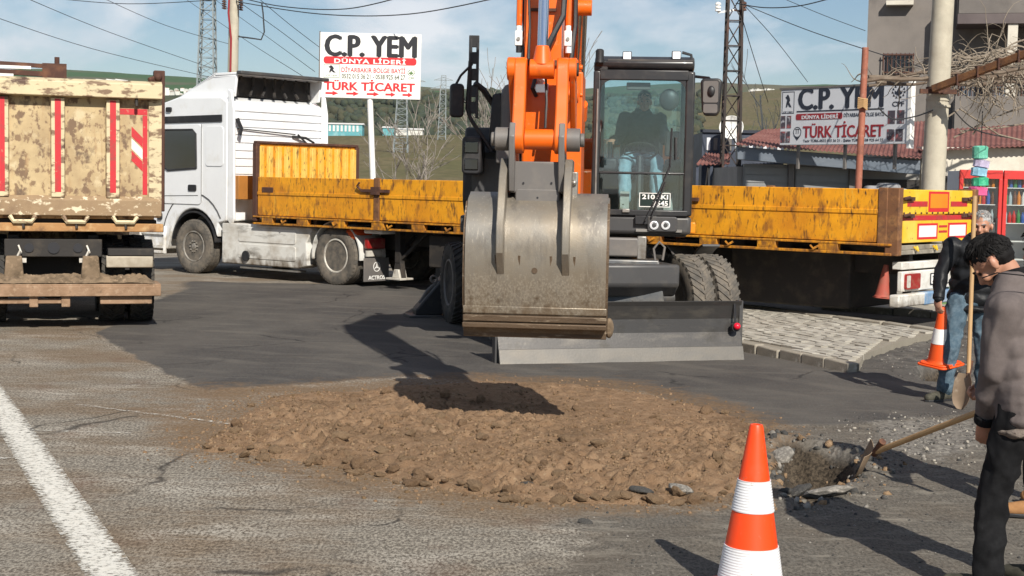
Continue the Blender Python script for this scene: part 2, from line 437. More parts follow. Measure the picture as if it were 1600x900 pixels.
M_['glass_dark'] = glass('dark_glass', (0.02, 0.025, 0.025), (0.06, 0.08, 0.08), 2.5)
M_['glass_clear'] = glass('fridge_glass', (0.3, 0.3, 0.3), (0.92, 0.94, 0.94))

# ================================================================== the setting
# ---------------------------------------------------------------- road surface
def attr_node(n, name):
    a = n.new('ShaderNodeAttribute'); a.attribute_name = name; return a.outputs['Fac']
def road_material():
    m = bpy.data.materials.new('asphalt'); m.use_nodes = True
    n, l = m.node_tree.nodes, m.node_tree.links
    b = n['Principled BSDF']
    g = n.new('ShaderNodeNewGeometry'); pos = g.outputs['Position']
    def noise(scale, stretch=(1, 1, 1), detail=6, rgh=0.6, rot=0.0):
        mp = n.new('ShaderNodeMapping'); mp.inputs['Scale'].default_value = stretch; mp.inputs['Rotation'].default_value = (0, 0, rot); l.new(pos, mp.inputs['Vector'])
        t = n.new('ShaderNodeTexNoise'); t.inputs['Scale'].default_value = scale; t.inputs['Detail'].default_value = detail; t.inputs['Roughness'].default_value = rgh
        l.new(mp.outputs[0], t.inputs['Vector']); return t.outputs[0]
    def rng_(v, a, c, lo=0.0, hi=1.0):
        r = n.new('ShaderNodeMapRange'); r.inputs[1].default_value = a; r.inputs[2].default_value = c; r.inputs[3].default_value = lo; r.inputs[4].default_value = hi; l.new(v, r.inputs[0]); return r.outputs[0]
    def mix(f, a, c, mode='MIX'):
        x = n.new('ShaderNodeMixRGB'); x.blend_type = mode
        for i, v in ((0, f), (1, a), (2, c)):
            if isinstance(v, (int, float)): x.inputs[i].default_value = v
            elif isinstance(v, tuple): x.inputs[i].default_value = (*v, 1)
            else: l.new(v, x.inputs[i])
        return x.outputs[0]
    def mul(a, c):
        x = n.new('ShaderNodeMath'); x.operation = 'MULTIPLY'
        for i, v in ((0, a), (1, c)):
            if isinstance(v, (int, float)): x.inputs[i].default_value = v
            else: l.new(v, x.inputs[i])
        return x.outputs[0]
    def n_col(p):
        t = n.new('ShaderNodeTexNoise'); t.inputs['Scale'].default_value = 1.6; t.inputs['Detail'].default_value = 5; l.new(p, t.inputs['Vector']); return t.outputs['Color']
    vor = n.new('ShaderNodeTexVoronoi'); vor.inputs['Scale'].default_value = 85; l.new(pos, vor.inputs['Vector'])
    vor2 = n.new('ShaderNodeTexVoronoi'); vor2.inputs['Scale'].default_value = 38; l.new(pos, vor2.inputs['Vector'])
    grain = noise(140, (1, 1, 1), 4, 0.7)
    # worn old asphalt: pale stones in a brown grey binder
    coarse = noise(58, (1, .5, 1), 4, 0.75)
    stone = mix(rng_(vor.outputs['Color'], 0.2, 0.9), (0.13, 0.12, 0.104), (0.40, 0.37, 0.315))
    old = mix(rng_(grain, 0.3, 0.62), (0.10, 0.09, 0.075), stone)
    old = mix(rng_(coarse, 0.43, 0.60), mix(0.72, old, (0.072, 0.058, 0.043)), mix(0.52, old, (0.43, 0.38, 0.305)))
    big = noise(0.85, (0.8, 0.9, 1), 6)
    film = mix(rng_(coarse, 0.36, 0.66), (0.070, 0.048, 0.030), (0.27, 0.205, 0.14))
    old = mix(mul(rng_(big, 0.43, 0.58), 0.85), old, film)                               # brown mud film
    red = noise(1.4, (1.2, 0.7, 1), 5)
    old = mix(mul(rng_(red, 0.58, 0.74), 0.6), old, (0.12, 0.068, 0.042))
    pale = noise(1.3, (0.8, 1.4, 1), 6, 0.65, 0.3)
    old = mix(mul(rng_(pale, 0.52, 0.70), rng_(coarse, 0.42, 0.60)), old, (0.44, 0.405, 0.345))
    strk = noise(7, (0.16, 2.4, 1), 6, 0.65, 0.12)
    old = mix(mul(rng_(strk, 0.54, 0.70), 0.55), old, (0.34, 0.31, 0.26))
    # newer dark asphalt
    fr = mix(rng_(grain, 0.3, 0.75), (0.028, 0.026, 0.025), (0.096, 0.088, 0.081))
    fr = mix(rng_(noise(0.7, (1.0, 0.5, 1), 5), 0.40, 0.68), fr, mix(0.6, fr, (0.135, 0.122, 0.105)))
    fr = mix(rng_(noise(3.2, (0.18, 1.6, 1), 6, 0.65, -0.2), 0.56, 0.74), fr, mix(0.5, fr, (0.155, 0.14, 0.12)))
    fr = mix(mul(rng_(coarse, 0.5, 0.68), 0.35), fr, (0.17, 0.16, 0.145))
    fr = mix(rng_(vor2.outputs['Distance'], 0.10, 0.02), fr, (0.2, 0.19, 0.17))
    milled = mix(rng_(grain, 0.25, 0.75), (0.050, 0.045, 0.039), (0.17, 0.152, 0.127))
    milled = mix(rng_(coarse, 0.38, 0.62), mix(0.6, milled, (0.042, 0.037, 0.031)), mix(0.35, milled, (0.26, 0.235, 0.195)))
    milled = mix(rng_(noise(5, (0.6, 1.6, 1), 7, 0.7), 0.52, 0.72), milled, (0.25, 0.225, 0.185))
    milled = mix(rng_(noise(1.1), 0.45, 0.8), milled, mix(0.5, milled, (0.10, 0.073, 0.048)))
    edge = noise(6, (1, 1, 1), 6)
    wob = n.new('ShaderNodeVectorMath'); wob.operation = 'MULTIPLY_ADD'; l.new(n_col(pos), wob.inputs[0]); wob.inputs[1].default_value = (.5, .5, 0); l.new(pos, wob.inputs[2])
    ck = n.new('ShaderNodeTexVoronoi'); ck.feature = 'DISTANCE_TO_EDGE'; ck.inputs['Scale'].default_value = 0.55; l.new(wob.outputs[0], ck.inputs['Vector'])
    crack = mul(rng_(ck.outputs['Distance'], 0.012, 0.002), rng_(noise(0.6), 0.48, 0.56))
    old = mix(mul(crack, .8), old, (0.035, 0.03, 0.025)); fr = mix(mul(crack, .7), fr, (0.012, 0.012, 0.012))
    wv = n.new('ShaderNodeTexWave'); wv.wave_type = 'RINGS'; wv.rings_direction = 'Z'; wv.inputs['Scale'].default_value = 0.42; wv.inputs['Distortion'].default_value = 1.2; wv.inputs['Detail'].default_value = 3
    sh = n.new('ShaderNodeVectorMath'); sh.operation = 'ADD'; l.new(pos, sh.inputs[0]); sh.inputs[1].default_value = (9, -4, 0); l.new(sh.outputs[0], wv.inputs['Vector'])
    sweep = mul(rng_(wv.outputs['Fac'], 0.72, 0.95), rng_(noise(1.3, (1, 1, 1), 5), 0.42, 0.66))
    fr = mix(mul(rng_(noise(8, (.3, 1.2, 1), 5, .6, -.35), 0.70, 0.76), .8), fr, (0.30, 0.28, 0.245))
    fr = mix(mul(rng_(coarse, .36, .48), .0), fr, (0.02, 0.018, 0.017))
    fr = mix(mul(sweep, .5), fr, (0.135, 0.122, 0.105))
    fr = mix(mul(rng_(noise(1.9, (.5, 1.3, 1), 7, .7, .5), 0.55, 0.70), .45), fr, (0.13, 0.115, 0.095))
    def masked(name, lo=0.4, hi=0.6, amt=0.5):
        a = attr_node(n, name)
        x = n.new('ShaderNodeMath'); x.operation = 'MULTIPLY_ADD'; l.new(edge, x.inputs[0]); x.inputs[1].default_value = amt; l.new(a, x.inputs[2])
        y = n.new('ShaderNodeMath'); y.operation = 'SUBTRACT'; l.new(x.outputs[0], y.inputs[0]); y.inputs[1].default_value = amt * 0.5
        return rng_(y.outputs[0], lo, hi)
    c = mix(masked('milled', 0.35, 0.65, 0.9), old, milled)
    c = mix(masked('fresh', 0.40, 0.62, 0.40), c, fr)
    c = mix(masked('gravel', 0.45, 0.7, 0.9), c, mix(vor2.outputs['Color'], (0.07, 0.063, 0.055), (0.25, 0.23, 0.20)))
    dust = mix(rng_(noise(26, (1, 1, 1), 6, 0.7), 0.35, 0.7), (0.115, 0.068, 0.034), (0.23, 0.15, 0.082))
    c = mix(mul(masked('dirt', 0.42, 0.86, 1.3), rng_(noise(34, (1, .5, 1), 5, .75), 0.36, 0.60, 0.25, 0.92)), c, dust)
    c = mix(masked('pit', 0.3, 0.7, 0.3), c, mix(rng_(noise(40, (1, 1, 1), 6, .7), 0.40, 0.62), (0.022, 0.017, 0.012), (0.10, 0.078, 0.055)))
    l.new(c, b.inputs['Base Color'])
    b.inputs['Roughness'].default_value = 0.9
    b.inputs['Specular IOR Level'].default_value = 0.25
    bp = n.new('ShaderNodeBump'); bp.inputs['Strength'].default_value = 0.5; bp.inputs['Distance'].default_value = 0.006
    hmix = mix(0.5, vor.outputs['Distance'], grain)
    l.new(hmix, bp.inputs['Height']); l.new(bp.outputs[0], b.inputs['Normal'])
    return m
M_['road'] = road_material()

def spaced(pts):                  # (start, step), (start, step) ... (end,)
    out = []
    for (a, st), nx in zip(pts[:-1], pts[1:]):
        k = max(1, round((nx[0] - a) / st)); out += list(np.linspace(a, nx[0], k, endpoint=False))
    return np.array(out + [pts[-1][0]])
rx = spaced([(-60, 6), (-16, 0.5), (-5, 0.12), (-2.6, 0.045), (3.2, 0.045), (5.4, 0.3), (12, 4), (60,)])
ry = spaced([(-14, 3), (1, 0.5), (5.6, 0.03), (8.3, 0.03), (11.5, 0.055), (17.5, 0.11), (22, 0.5), (46, 2), (60,)])
RX, RY = np.meshgrid(rx, ry)
FRESH = gpoly([(150, 521), (238, 470), (300, 441), (620, 447), (1160, 436), (1500, 470), (1640, 560), (1640, 640), (1480, 652), (1330, 664), (1200, 668), (1000, 612), (640, 588), (430, 604), (322, 612), (225, 566)])
MILL = gpoly([(1180, 670), (1330, 650), (1500, 636), (1900, 630), (2200, 1100), (1000, 1100), (760, 980), (900, 850), (880, 795), (1150, 790)])
SOIL = gpoly([(318, 704), (350, 672), (392, 640), (440, 618), (560, 610), (650, 602), (760, 594), (900, 600), (1000, 614), (1120, 638), (1196, 674), (1205, 716), (1180, 752), (1130, 778), (1000, 788), (880, 787), (760, 776), (640, 756), (560, 738), (440, 718), (380, 712)])
PIT = gpoly([(1198, 700), (1222, 684), (1250, 690), (1296, 698), (1338, 708), (1352, 728), (1336, 752), (1300, 772), (1262, 790), (1236, 780), (1216, 752), (1204, 726)])
PIT2 = gpoly([(1424, 580), (1446, 571), (1480, 570), (1496, 584), (1482, 598), (1448, 598)])
GRAV = gpoly([(1350, 662), (1420, 654), (1520, 655), (1560, 690), (1470, 722), (1390, 704)])
RUB = gpoly([(1342, 566), (1350, 548), (1410, 528), (1520, 520), (1620, 560), (1560, 640), (1440, 606)])
def road_height(X, Y):
    h = 0.010 * (fbm(X * 0.8, Y * 0.8, 3, 3) - 0.5) + 0.006 * (fbm(X * 6, Y * 6, 2, 9) - 0.5)
    jag = 0.12 * (fbm(X * 3.5, Y * 3.5, 3, 21) - 0.5)
    pd = poly_sd(X, Y, PIT) + jag
    h = h - 0.33 * sstep(-0.01, 0.22, pd) + 0.035 * sstep(-0.25, -0.02, pd) * (pd < 0.0) * fbm(X * 9, Y * 9, 3, 4)
    h = h + 0.11 * (fbm(X * 6, Y * 6, 4, 33) - 0.4) * sstep(0.02, 0.15, pd)
    p2 = poly_sd(X, Y, PIT2) + jag
    h = h - 0.40 * sstep(-0.02, 0.12, p2)
    sdm = poly_sd(X, Y, MILL)
    h = h + 0.018 * (fbm(X * 5, Y * 5, 4, 12) - 0.5) * sstep(-0.3, 0.3, sdm)
    rb = np.maximum(poly_sd(X, Y, GRAV), poly_sd(X, Y, RUB))
    h = h + 0.05 * (fbm(X * 10, Y * 10, 3, 5) - 0.35) * sstep(-0.2, 0.25, rb)
    fr = poly_sd(X, Y, FRESH) + 0.14 * (fbm(X * 3, Y * 3, 4, 90) - .5)
    h = h + 0.012 * sstep(-0.04, 0.04, fr)          # the newer layer stands a little proud
    return h
RZ = road_height(RX, RY)
sdm, sdf, sds = poly_sd(RX, RY, MILL), poly_sd(RX, RY, FRESH) + 0.14 * (fbm(RX * 3, RY * 3, 4, 90) - .5), poly_sd(RX, RY, SOIL) + 0.5 * (fbm(RX * 2.2, RY * 2.2, 4, 91) - .5)
pitm = np.maximum(poly_sd(RX, RY, PIT), poly_sd(RX, RY, PIT2))
SMEAR = gpoly([(100, 620), (420, 592), (900, 560), (1080, 590), (1240, 690), (1180, 800), (900, 800), (560, 800), (330, 860), (60, 900), (120, 760), (300, 720)])
sdsm = poly_sd(RX, RY, SMEAR)
GATE = gpoly([(130, 600), (400, 590), (470, 640), (330, 720), (120, 650)])
dirt = 0.66 * sstep(-0.75, 0.10, sds) + 0.34 * sstep(-0.5, 0.6, sdsm) + 0.22 * sstep(-0.3, 0.4, poly_sd(RX, RY, GATE)) + 0.20 * np.exp(-(sdf / .35) ** 2)
grav = np.maximum(sstep(-0.25, 0.2, poly_sd(RX, RY, GRAV)), 0.62 * sstep(-0.2, 0.3, poly_sd(RX, RY, RUB)))
grav = np.maximum(grav * .8, 0.6 * sstep(-0.22, -0.02, poly_sd(RX, RY, PIT)))
road = gridmesh('road', rx, ry, RZ, attrs={'fresh': np.where(sdf > 0, 0.5 + np.minimum(sdf * 4, .5), 0.5 - np.minimum(-sdf * 4, .5)), 'milled': sstep(-0.8, 0.8, sdm),
                                           'dirt': dirt, 'gravel': grav, 'pit': sstep(-0.03, 0.10, pitm)}, mat=M_['road'])
tag(road, kind='structure')

# ---------------------------------------------------------------- worn paint
def paint_material(name, wear, scale=9.0):
    m = bpy.data.materials.new(name); m.use_nodes = True
    n, l = m.node_tree.nodes, m.node_tree.links
    b = n['Principled BSDF']; b.inputs['Roughness'].default_value = 0.75
    g = n.new('ShaderNodeNewGeometry')
    def noise(sc, st=(1, 1, 1), det=8):
        mp = n.new('ShaderNodeMapping'); mp.inputs['Scale'].default_value = st; l.new(g.outputs['Position'], mp.inputs[0])
        t = n.new('ShaderNodeTexNoise'); t.inputs['Scale'].default_value = sc; t.inputs['Detail'].default_value = det; t.inputs['Roughness'].default_value = 0.75; l.new(mp.outputs[0], t.inputs['Vector']); return t.outputs[0]
    mx = n.new('ShaderNodeMixRGB'); l.new(noise(14), mx.inputs[0]); mx.inputs[1].default_value = (0.50, 0.47, 0.40, 1); mx.inputs[2].default_value = (0.78, 0.76, 0.70, 1)
    l.new(mx.outputs[0], b.inputs['Base Color'])
    a = attr_node(n, 'edge')
    s = n.new('ShaderNodeMath'); s.operation = 'ADD'; l.new(noise(scale), s.inputs[0]); l.new(a, s.inputs[1])
    r = n.new('ShaderNodeMapRange'); r.inputs[1].default_value = wear; r.inputs[2].default_value = wear + 0.16; l.new(s.outputs[0], r.inputs[0])
    l.new(r.outputs[0], b.inputs['Alpha'])
    return m
M_['paint'] = paint_material('worn_road_paint', 0.49, 30)
M_['paint_thin'] = paint_material('nearly_gone_road_paint', 0.63, 22)
def paint_strip(name, pts, w, m):  # pts: ground points along the strip; w: widths
    xs, n = [], len(pts)
    vs, fs, ed = [], [], []
    cum = 8
    for i in range(n):
        p = Vector(pts[i]); d = (Vector(pts[min(i + 1, n - 1)]) - Vector(pts[max(i - 1, 0)])).normalized(); sdv = Vector((d.y, -d.x))
        for k in range(cum + 1):
            t = k / cum - 0.5
            q = p + sdv * t * w[i]
            vs.append(q); ed.append(0.16 * (1 - (abs(t) * 2) ** 3) - (0.25 if i in (0, n - 1) else 0))
    X = np.array([v[0] for v in vs]); Y = np.array([v[1] for v in vs])
    Z = road_height(X, Y) + 0.007
    for i in range(n - 1):
        for k in range(cum):
            a = i * (cum + 1) + k; fs.append((a, a + 1, a + cum + 2, a + cum + 1))
    me = bpy.data.meshes.new(name); me.from_pydata([(x, y, z) for x, y, z in zip(X, Y, Z)], [], fs)
    at = me.attributes.new('edge', 'FLOAT', 'POINT'); at.data.foreach_set('value', np.array(ed, np.float32))
    me.materials.append(m)
    o = bpy.data.objects.new(name, me); link(o)
    return tag(o, kind='structure')
def along(a, b, step=0.05):
    a, b = Vector(a), Vector(b); n = max(2, int((b - a).length / step)); return [a.lerp(b, i / n) for i in range(n + 1)]
a, b = G(-40, 575).xy, G(215, 960).xy
pp = along(a, b); paint_strip('road_marking', pp, [0.24] * len(pp), M_['paint'])
pp = along(G(112, 632).xy, G(400, 668).xy); paint_strip('road_marking', pp, [0.075] * len(pp), M_['paint_thin'])
pp = along(G(40, 673).xy, G(215, 678).xy); paint_strip('road_marking', pp, [0.06] * len(pp), M_['paint_thin'])
pp = along(G(-30, 719).xy, G(64, 714).xy); paint_strip('road_marking', pp, [0.10] * len(pp), M_['paint_thin'])

# ---------------------------------------------------------------- clods and stones
def lump_meshes(n, mats, seed, sub=1, rough=0.35, flat_=0.7, name='clod'):
    r = random.Random(seed); out = []
    for k in range(n):
        bm = bmesh.new(); bmesh.ops.create_icosphere(bm, subdivisions=sub, radius=0.5)
        ax = (r.uniform(.75, 1.25), r.uniform(.7, 1.1), r.uniform(.55, .9) * flat_ / 0.7)
        for v in bm.verts:
            f = 1 + r.uniform(-rough, rough * 0.6)
            v.co = Vector((v.co.x * ax[0], v.co.y * ax[1], v.co.z * ax[2])) * f
        me = bpy.data.meshes.new(name); bm.to_mesh(me); bm.free()
        me.materials.append(mats[k % len(mats)]); out.append(me)
    return out
def scatter(name, pts, sizes, protos, mats, parent=None, seed=0):
    """many small lumps joined into one mesh"""
    r = np.random.default_rng(seed)
    PV = []; PF = []
    for me in protos:
        v = np.empty(len(me.vertices) * 3); me.vertices.foreach_get('co', v); PV.append(v.reshape(-1, 3))
        f = np.empty(len(me.polygons) * 3, np.int64); me.polygons.foreach_get('vertices', f); PF.append(f.reshape(-1, 3))
    V, F, MI, base = [], [], [], 0
    for i, (p, s) in enumerate(zip(pts, sizes)):
        k = int(r.integers(len(protos)))
        q = r.normal(size=4); q /= np.linalg.norm(q)
        w, x, y, z = q
        Rm = np.array([[1 - 2 * (y * y + z * z), 2 * (x * y - z * w), 2 * (x * z + y * w)], [2 * (x * y + z * w), 1 - 2 * (x * x + z * z), 2 * (y * z - x * w)], [2 * (x * z - y * w), 2 * (y * z + x * w), 1 - 2 * (x * x + y * y)]])
        V.append(PV[k] @ Rm.T * s + np.array(p)); F.append(PF[k] + base); base += len(PV[k]); MI.append(np.full(len(PF[k]), int(r.integers(len(mats)))))
    V = np.concatenate(V); F = np.concatenate(F); MI = np.concatenate(MI)
    me = bpy.data.meshes.new(name); me.vertices.add(len(V)); me.vertices.foreach_set('co', V.ravel())
    me.loops.add(F.size); me.loops.foreach_set('vertex_index', F.ravel())
    me.polygons.add(len(F)); me.polygons.foreach_set('loop_start', np.arange(0, F.size, 3)); me.polygons.foreach_set('loop_total', np.full(len(F), 3))
    for m in mats: me.materials.append(m)
    me.polygons.foreach_set('material_index', MI); me.update(calc_edges=True)
    o = bpy.data.objects.new(name, me); link(o, parent)
    return tag(o, kind='stuff')
def soil_mat(name, c1, c2):
    return mat(name, c1, 0.95, 0, layers=[(c2, 14, 0.4, 0.75), ((0.125, 0.08, 0.046), 1.3, 0.52, 0.78), ((0.36, 0.26, 0.165), 30, 0.60, 0.72), ((0.085, 0.054, 0.031), 22, 0.58, 0.70)], bump=(90, 0.9, 0.02), vary=0.2, spec=0.15, coord='Object')
M_['soil'] = soil_mat('brown_soil', (0.235, 0.147, 0.085), (0.32, 0.215, 0.132))
M_['soil2'] = soil_mat('pale_soil', (0.27, 0.178, 0.105), (0.36, 0.25, 0.155))
M_['soil3'] = soil_mat('damp_soil', (0.16, 0.102, 0.055), (0.23, 0.155, 0.088))
M_['stone'] = mat('grey_stone', (0.15, 0.138, 0.12), 0.9, 0, layers=[((0.35, 0.32, 0.28), 9, 0.45, 0.7)], bump=(40, 0.4))
M_['stone_pale'] = mat('pale_stone', (0.33, 0.30, 0.25), 0.9, 0, layers=[((0.28, 0.25, 0.21), 9, 0.45, 0.7)], bump=(40, 0.4))
M_['asphalt_lump'] = mat('broken_asphalt', (0.045, 0.043, 0.04), 0.9, 0, layers=[((0.12, 0.11, 0.095), 20, 0.5, 0.7)], bump=(60, 0.6))

sx = np.arange(-2.9, 2.35, 0.022); sy = np.arange(8.2, 15.6, 0.025)
SX, SY = np.meshgrid(sx, sy)
def clods_h(X, Y, cell, seed):    # rounded lumps of uneven height packed side by side
    gx, gy = X / cell, Y / cell; ix, iy = np.floor(gx).astype(np.int64), np.floor(gy).astype(np.int64)
    best = np.full(X.shape, -9.0)
    def h(a, b, k):
        n = (a * 374761393 + b * 668265263 + (seed + k) * 982451653) & 0x7fffffff
        n = ((n ^ (n >> 13)) * 1274126177) & 0x7fffffff
        return ((n ^ (n >> 16)) & 0xffff) / 65535.0
    for dx_ in (-1, 0, 1):
        for dy_ in (-1, 0, 1):
            a, b = ix + dx_, iy + dy_
            px, py = a + h(a, b, 1), b + h(a, b, 2); rad = 0.35 + 0.75 * h(a, b, 3) ** 2; rise = 0.15 + h(a, b, 4)
            ca, sa = np.cos(6.28 * h(a, b, 5)), np.sin(6.28 * h(a, b, 5)); u, v = (gx - px) * ca + (gy - py) * sa, ((gy - py) * ca - (gx - px) * sa) * 1.45
            best = np.maximum(best, rise * (1 - np.maximum(np.abs(u), np.abs(v)) * .6 / rad - np.hypot(u, v) * .6 / rad))
    return np.clip(best, -.25, 1.2)
def soil_height(X, Y):
    wx, wy = X + 0.05 * (fbm(X * 9, Y * 9, 3, 70) - .5), Y + 0.05 * (fbm(X * 9, Y * 9, 3, 71) - .5)
    s = poly_sd(X, Y, SOIL) + 0.26 * (fbm(X * 3, Y * 3, 4, 40) - 0.5)
    body = 0.008 * sstep(-0.02, 0.55, s) + 0.024 * sstep(0.0, 0.08, s)
    lum = 0.035 * (fbm(X * 2.2, Y * 2.2, 3, 41) - 0.45) + 0.030 * (fbm(X * 14, Y * 14, 3, 42) - 0.5) + 0.072 * clods_h(wx, wy, .12, 5) * np.clip(2.6 * fbm(X * 1.6, Y * 1.6, 3, 45) - .75, 0.15, 1.3) + 0.036 * clods_h(wx + 3, wy, .055, 15) * np.clip(2.2 * fbm(X * 2.3 + 9, Y * 2.3, 3, 47) - .55, .2, 1.1) + .012 * (vnoise(X * 45, Y * 45, 46) - .5)
    flatz = 1 - 0.85 * sstep(10.8, 12.4, Y + 0.25 * X + .5 * (fbm(X * 1.5, Y * 1.5, 3, 48) - .5))      # the far part has been driven flat
    return (body + lum * sstep(0.0, 0.30, s)) * (0.28 + 0.72 * flatz) - 0.05 * sstep(0.02, -0.12, s)
SZ = soil_height(SX, SY)
keep = np.maximum.reduce([SZ[:-1, :-1], SZ[1:, :-1], SZ[:-1, 1:], SZ[1:, 1:]]) > -0.015
soil = gridmesh('soil', sx, sy, SZ, keep=keep, mat=M_['soil'], smooth=True)
tag(soil, 'spread brown excavated soil filling the dug road in front of the excavator bucket', 'soil', kind='stuff')
def soil_points(n, seed, front=0.0, spill=0.0):
    r = np.random.default_rng(seed); out = []
    while len(out) < n:
        x, y = r.uniform(-2.9, 2.3, 4000), r.uniform(8.2, 15.5, 4000)
        s = poly_sd(x, y, SOIL) + 0.20 * (fbm(x * 3, y * 3, 4, 40) - 0.5)
        w = np.clip(1.25 - (y + 0.35 * x - 9.6) / 3.2, 0.1, 1.0)
        ok = (s > -spill * r.random(4000) ** 2) & (r.random(4000) < w)
        out += list(zip(x[ok], y[ok]))
    p = np.array(out[:n]); z = np.maximum(soil_height(p[:, 0], p[:, 1]), road_height(p[:, 0], p[:, 1]))
    return np.column_stack([p, z])
clods = lump_meshes(9, [M_['soil2'], M_['soil'], M_['soil2']], 5, 2, 0.22)
small = lump_meshes(6, [M_['soil']], 6, 1, 0.3)
pts = soil_points(9500, 11, spill=0.55); pts[:, 2] -= 2.0 * (poly_sd(pts[:, 0], pts[:, 1], PIT) > -0.10); sz = 0.006 + 0.034 * rng.random(9500) ** 3.5
scatter('soil_crumbs', pts, sz, small, [M_['soil'], M_['soil'], M_['soil3'], M_['soil'], M_['soil2']], soil, 3)
bp_ = soil_points(190, 17, spill=0.14)
for i, p in enumerate(bp_):
    s = 0.03 + 0.085 * random.random() ** 3.2
    o = bpy.data.objects.new('clod', clods[i % len(clods)]); link(o, soil)
    o.location = (p[0], p[1], p[2] + s * 0.12); o.scale = (s * random.uniform(.8, 1.3), s, s * 0.9); o.rotation_euler = (random.uniform(-.5, .5), random.uniform(-.5, .5), random.uniform(0, 6.28))
fe = near_edge = []
re_ = np.random.default_rng(77)
while len(fe) < 70:
    x, y = re_.uniform(-2.6, 1.6, 2000), re_.uniform(8.4, 12.2, 2000); sdv = poly_sd(x, y, SOIL); fr_ = poly_sd(x, y - .25, SOIL) < poly_sd(x, y, SOIL) - .12
    ok = (np.abs(sdv) < .10) & fr_; fe += list(zip(x[ok], y[ok]))
for i, (x, y) in enumerate(fe[:70]):
    s = 0.045 + 0.075 * random.random() ** 1.8
    o = bpy.data.objects.new('clod', clods[i % len(clods)]); link(o, soil); z = float(max(soil_height(np.array([x]), np.array([y]))[0], road_height(np.array([x]), np.array([y]))[0]))
    o.location = (x, y, z + s * .15); o.scale = (s * random.uniform(.8, 1.4), s, s * .8); o.rotation_euler = (random.uniform(-.5, .5), random.uniform(-.5, .5), random.uniform(0, 6.28))
# stones and lumps of broken asphalt round the pit and along the patch's front edge
def near_points(poly, n, seed, inner, outer, sink=0.0):
    r = np.random.default_rng(seed); xs_ = [p[0] for p in poly]; ys_ = [p[1] for p in poly]; out = []
    while len(out) < n:
        x, y = r.uniform(min(xs_) - outer, max(xs_) + outer, 3000), r.uniform(min(ys_) - outer, max(ys_) + outer, 3000)
        s = poly_sd(x, y, poly); ok = (s > -outer * r.random(3000)) & (s < inner); out += list(zip(x[ok], y[ok]))
    p = np.array(out[:n]); return np.column_stack([p, road_height(p[:, 0], p[:, 1]) - sink])
pts = np.concatenate([near_points(PIT, 420, 21, -0.03, 0.34), near_points(PIT, 170, 23, 9, 0.10)]); sz = np.concatenate([0.008 + 0.06 * rng.random(420) ** 4, 0.02 + 0.07 * rng.random(170) ** 2])
scatter('pit_rubble', pts, sz, small, [M_['stone'], M_['asphalt_lump'], M_['soil2'], M_['asphalt_lump']], None, 22)
tag(bpy.data.objects['pit_rubble'], 'grey rubble scattered around the small pit beside the shovel blade', 'rubble', kind='stuff')
pts = np.concatenate([near_points(GRAV, 500, 31, 9, 0.25), near_points(RUB, 700, 32, 9, 0.3)]); sz = 0.008 + 0.034 * rng.random(1200) ** 3
o = scatter('gravel', pts, sz, small, [M_['stone'], M_['asphalt_lump'], M_['stone_pale'], M_['asphalt_lump'], M_['stone']], None, 33)
tag(o, 'loose pale gravel and broken asphalt between the shovel handle and the far man', 'gravel', kind='stuff')
pts = near_points(MILL, 2600, 41, 9, 0.1); pts = pts[(pts[:, 1] < 14)]; sz = 0.006 + 0.018 * rng.random(len(pts)) ** 3
o = scatter('road_grit', pts, sz, small, [M_['stone'], M_['asphalt_lump'], M_['asphalt_lump']], None, 43)
tag(o, 'fine loose grit strewn over the rough asphalt around the cone', 'grit', kind='stuff')
ast = lump_meshes(4, [M_['asphalt_lump'], M_['stone']], 9, 2, 0.14, 0.5, 'asphalt_chunk')
for k, (px, py, s, lab) in enumerate([(1002, 776, .14, 'dark broken asphalt lump at the front edge of the soil'), (1062, 778, .17, 'flat grey asphalt slab lying on the front edge of the soil'), (824, 762, .12, 'small dark stone near the left front edge of the soil'),
                                      (1290, 776, .26, 'broken asphalt lump on the near lip of the pit'), (1248, 768, .20, 'pale crumbling lump on the left lip of the pit'), (1222, 712, .19, 'dark broken asphalt chunk at the upper left corner of the pit'), (915, 818, .06, 'small dark stone alone on the pale asphalt before the soil')]):
    p = G(px, py)
    o = bpy.data.objects.new('asphalt_chunk', ast[k % 4]); link(o)
    z = float(max(soil_height(np.array([p.x]), np.array([p.y]))[0], road_height(np.array([p.x]), np.array([p.y]))[0], -0.02))
    o.location = (p.x, p.y, z + s * 0.12); o.scale = (s * 1.2, s, s * 0.7); o.rotation_euler = (0.1 * k, 0.2, k)
    tag(o, lab, 'rubble', 'broken asphalt lumps around the dug road')

# ---------------------------------------------------------------- paved island with kerbs
M_['paver'] = mat('grey_paver', (0.36, 0.335, 0.285), 0.85, 0, layers=[((0.24, 0.22, 0.185), 3, 0.45, 0.75), ((0.45, 0.42, 0.36), 30, 0.5, 0.7)], bump=(60, 0.35), vary=0.15)
M_['paver2'] = mat('stained_paver', (0.33, 0.305, 0.255), 0.85, 0, layers=[((0.24, 0.215, 0.175), 3, 0.45, 0.75)], bump=(60, 0.35), vary=0.2)
M_['paver3'] = mat('pale_paver', (0.43, 0.405, 0.35), 0.85, 0, layers=[((0.30, 0.28, 0.24), 4, 0.5, 0.75)], bump=(60, 0.35), vary=0.15)
M_['kerb'] = mat('kerb_concrete', (0.29, 0.26, 0.21), 0.85, 0, layers=[((0.10, 0.085, 0.065), 3.0, 0.48, 0.7), ((0.5, 0.46, 0.39), 12, 0.55, 0.75)], bump=(45, 0.4), vary=0.2)
M_['bed'] = mat('paver_bed', (0.24, 0.215, 0.17), 0.95, 0, layers=[((0.22, 0.19, 0.15), 12, 0.45, 0.7)])
ka, kb = G(1105, 523, .10), G(1342, 568, .10)
kc, kd = G(1130, 474, .10), G(1470, 517, .10)
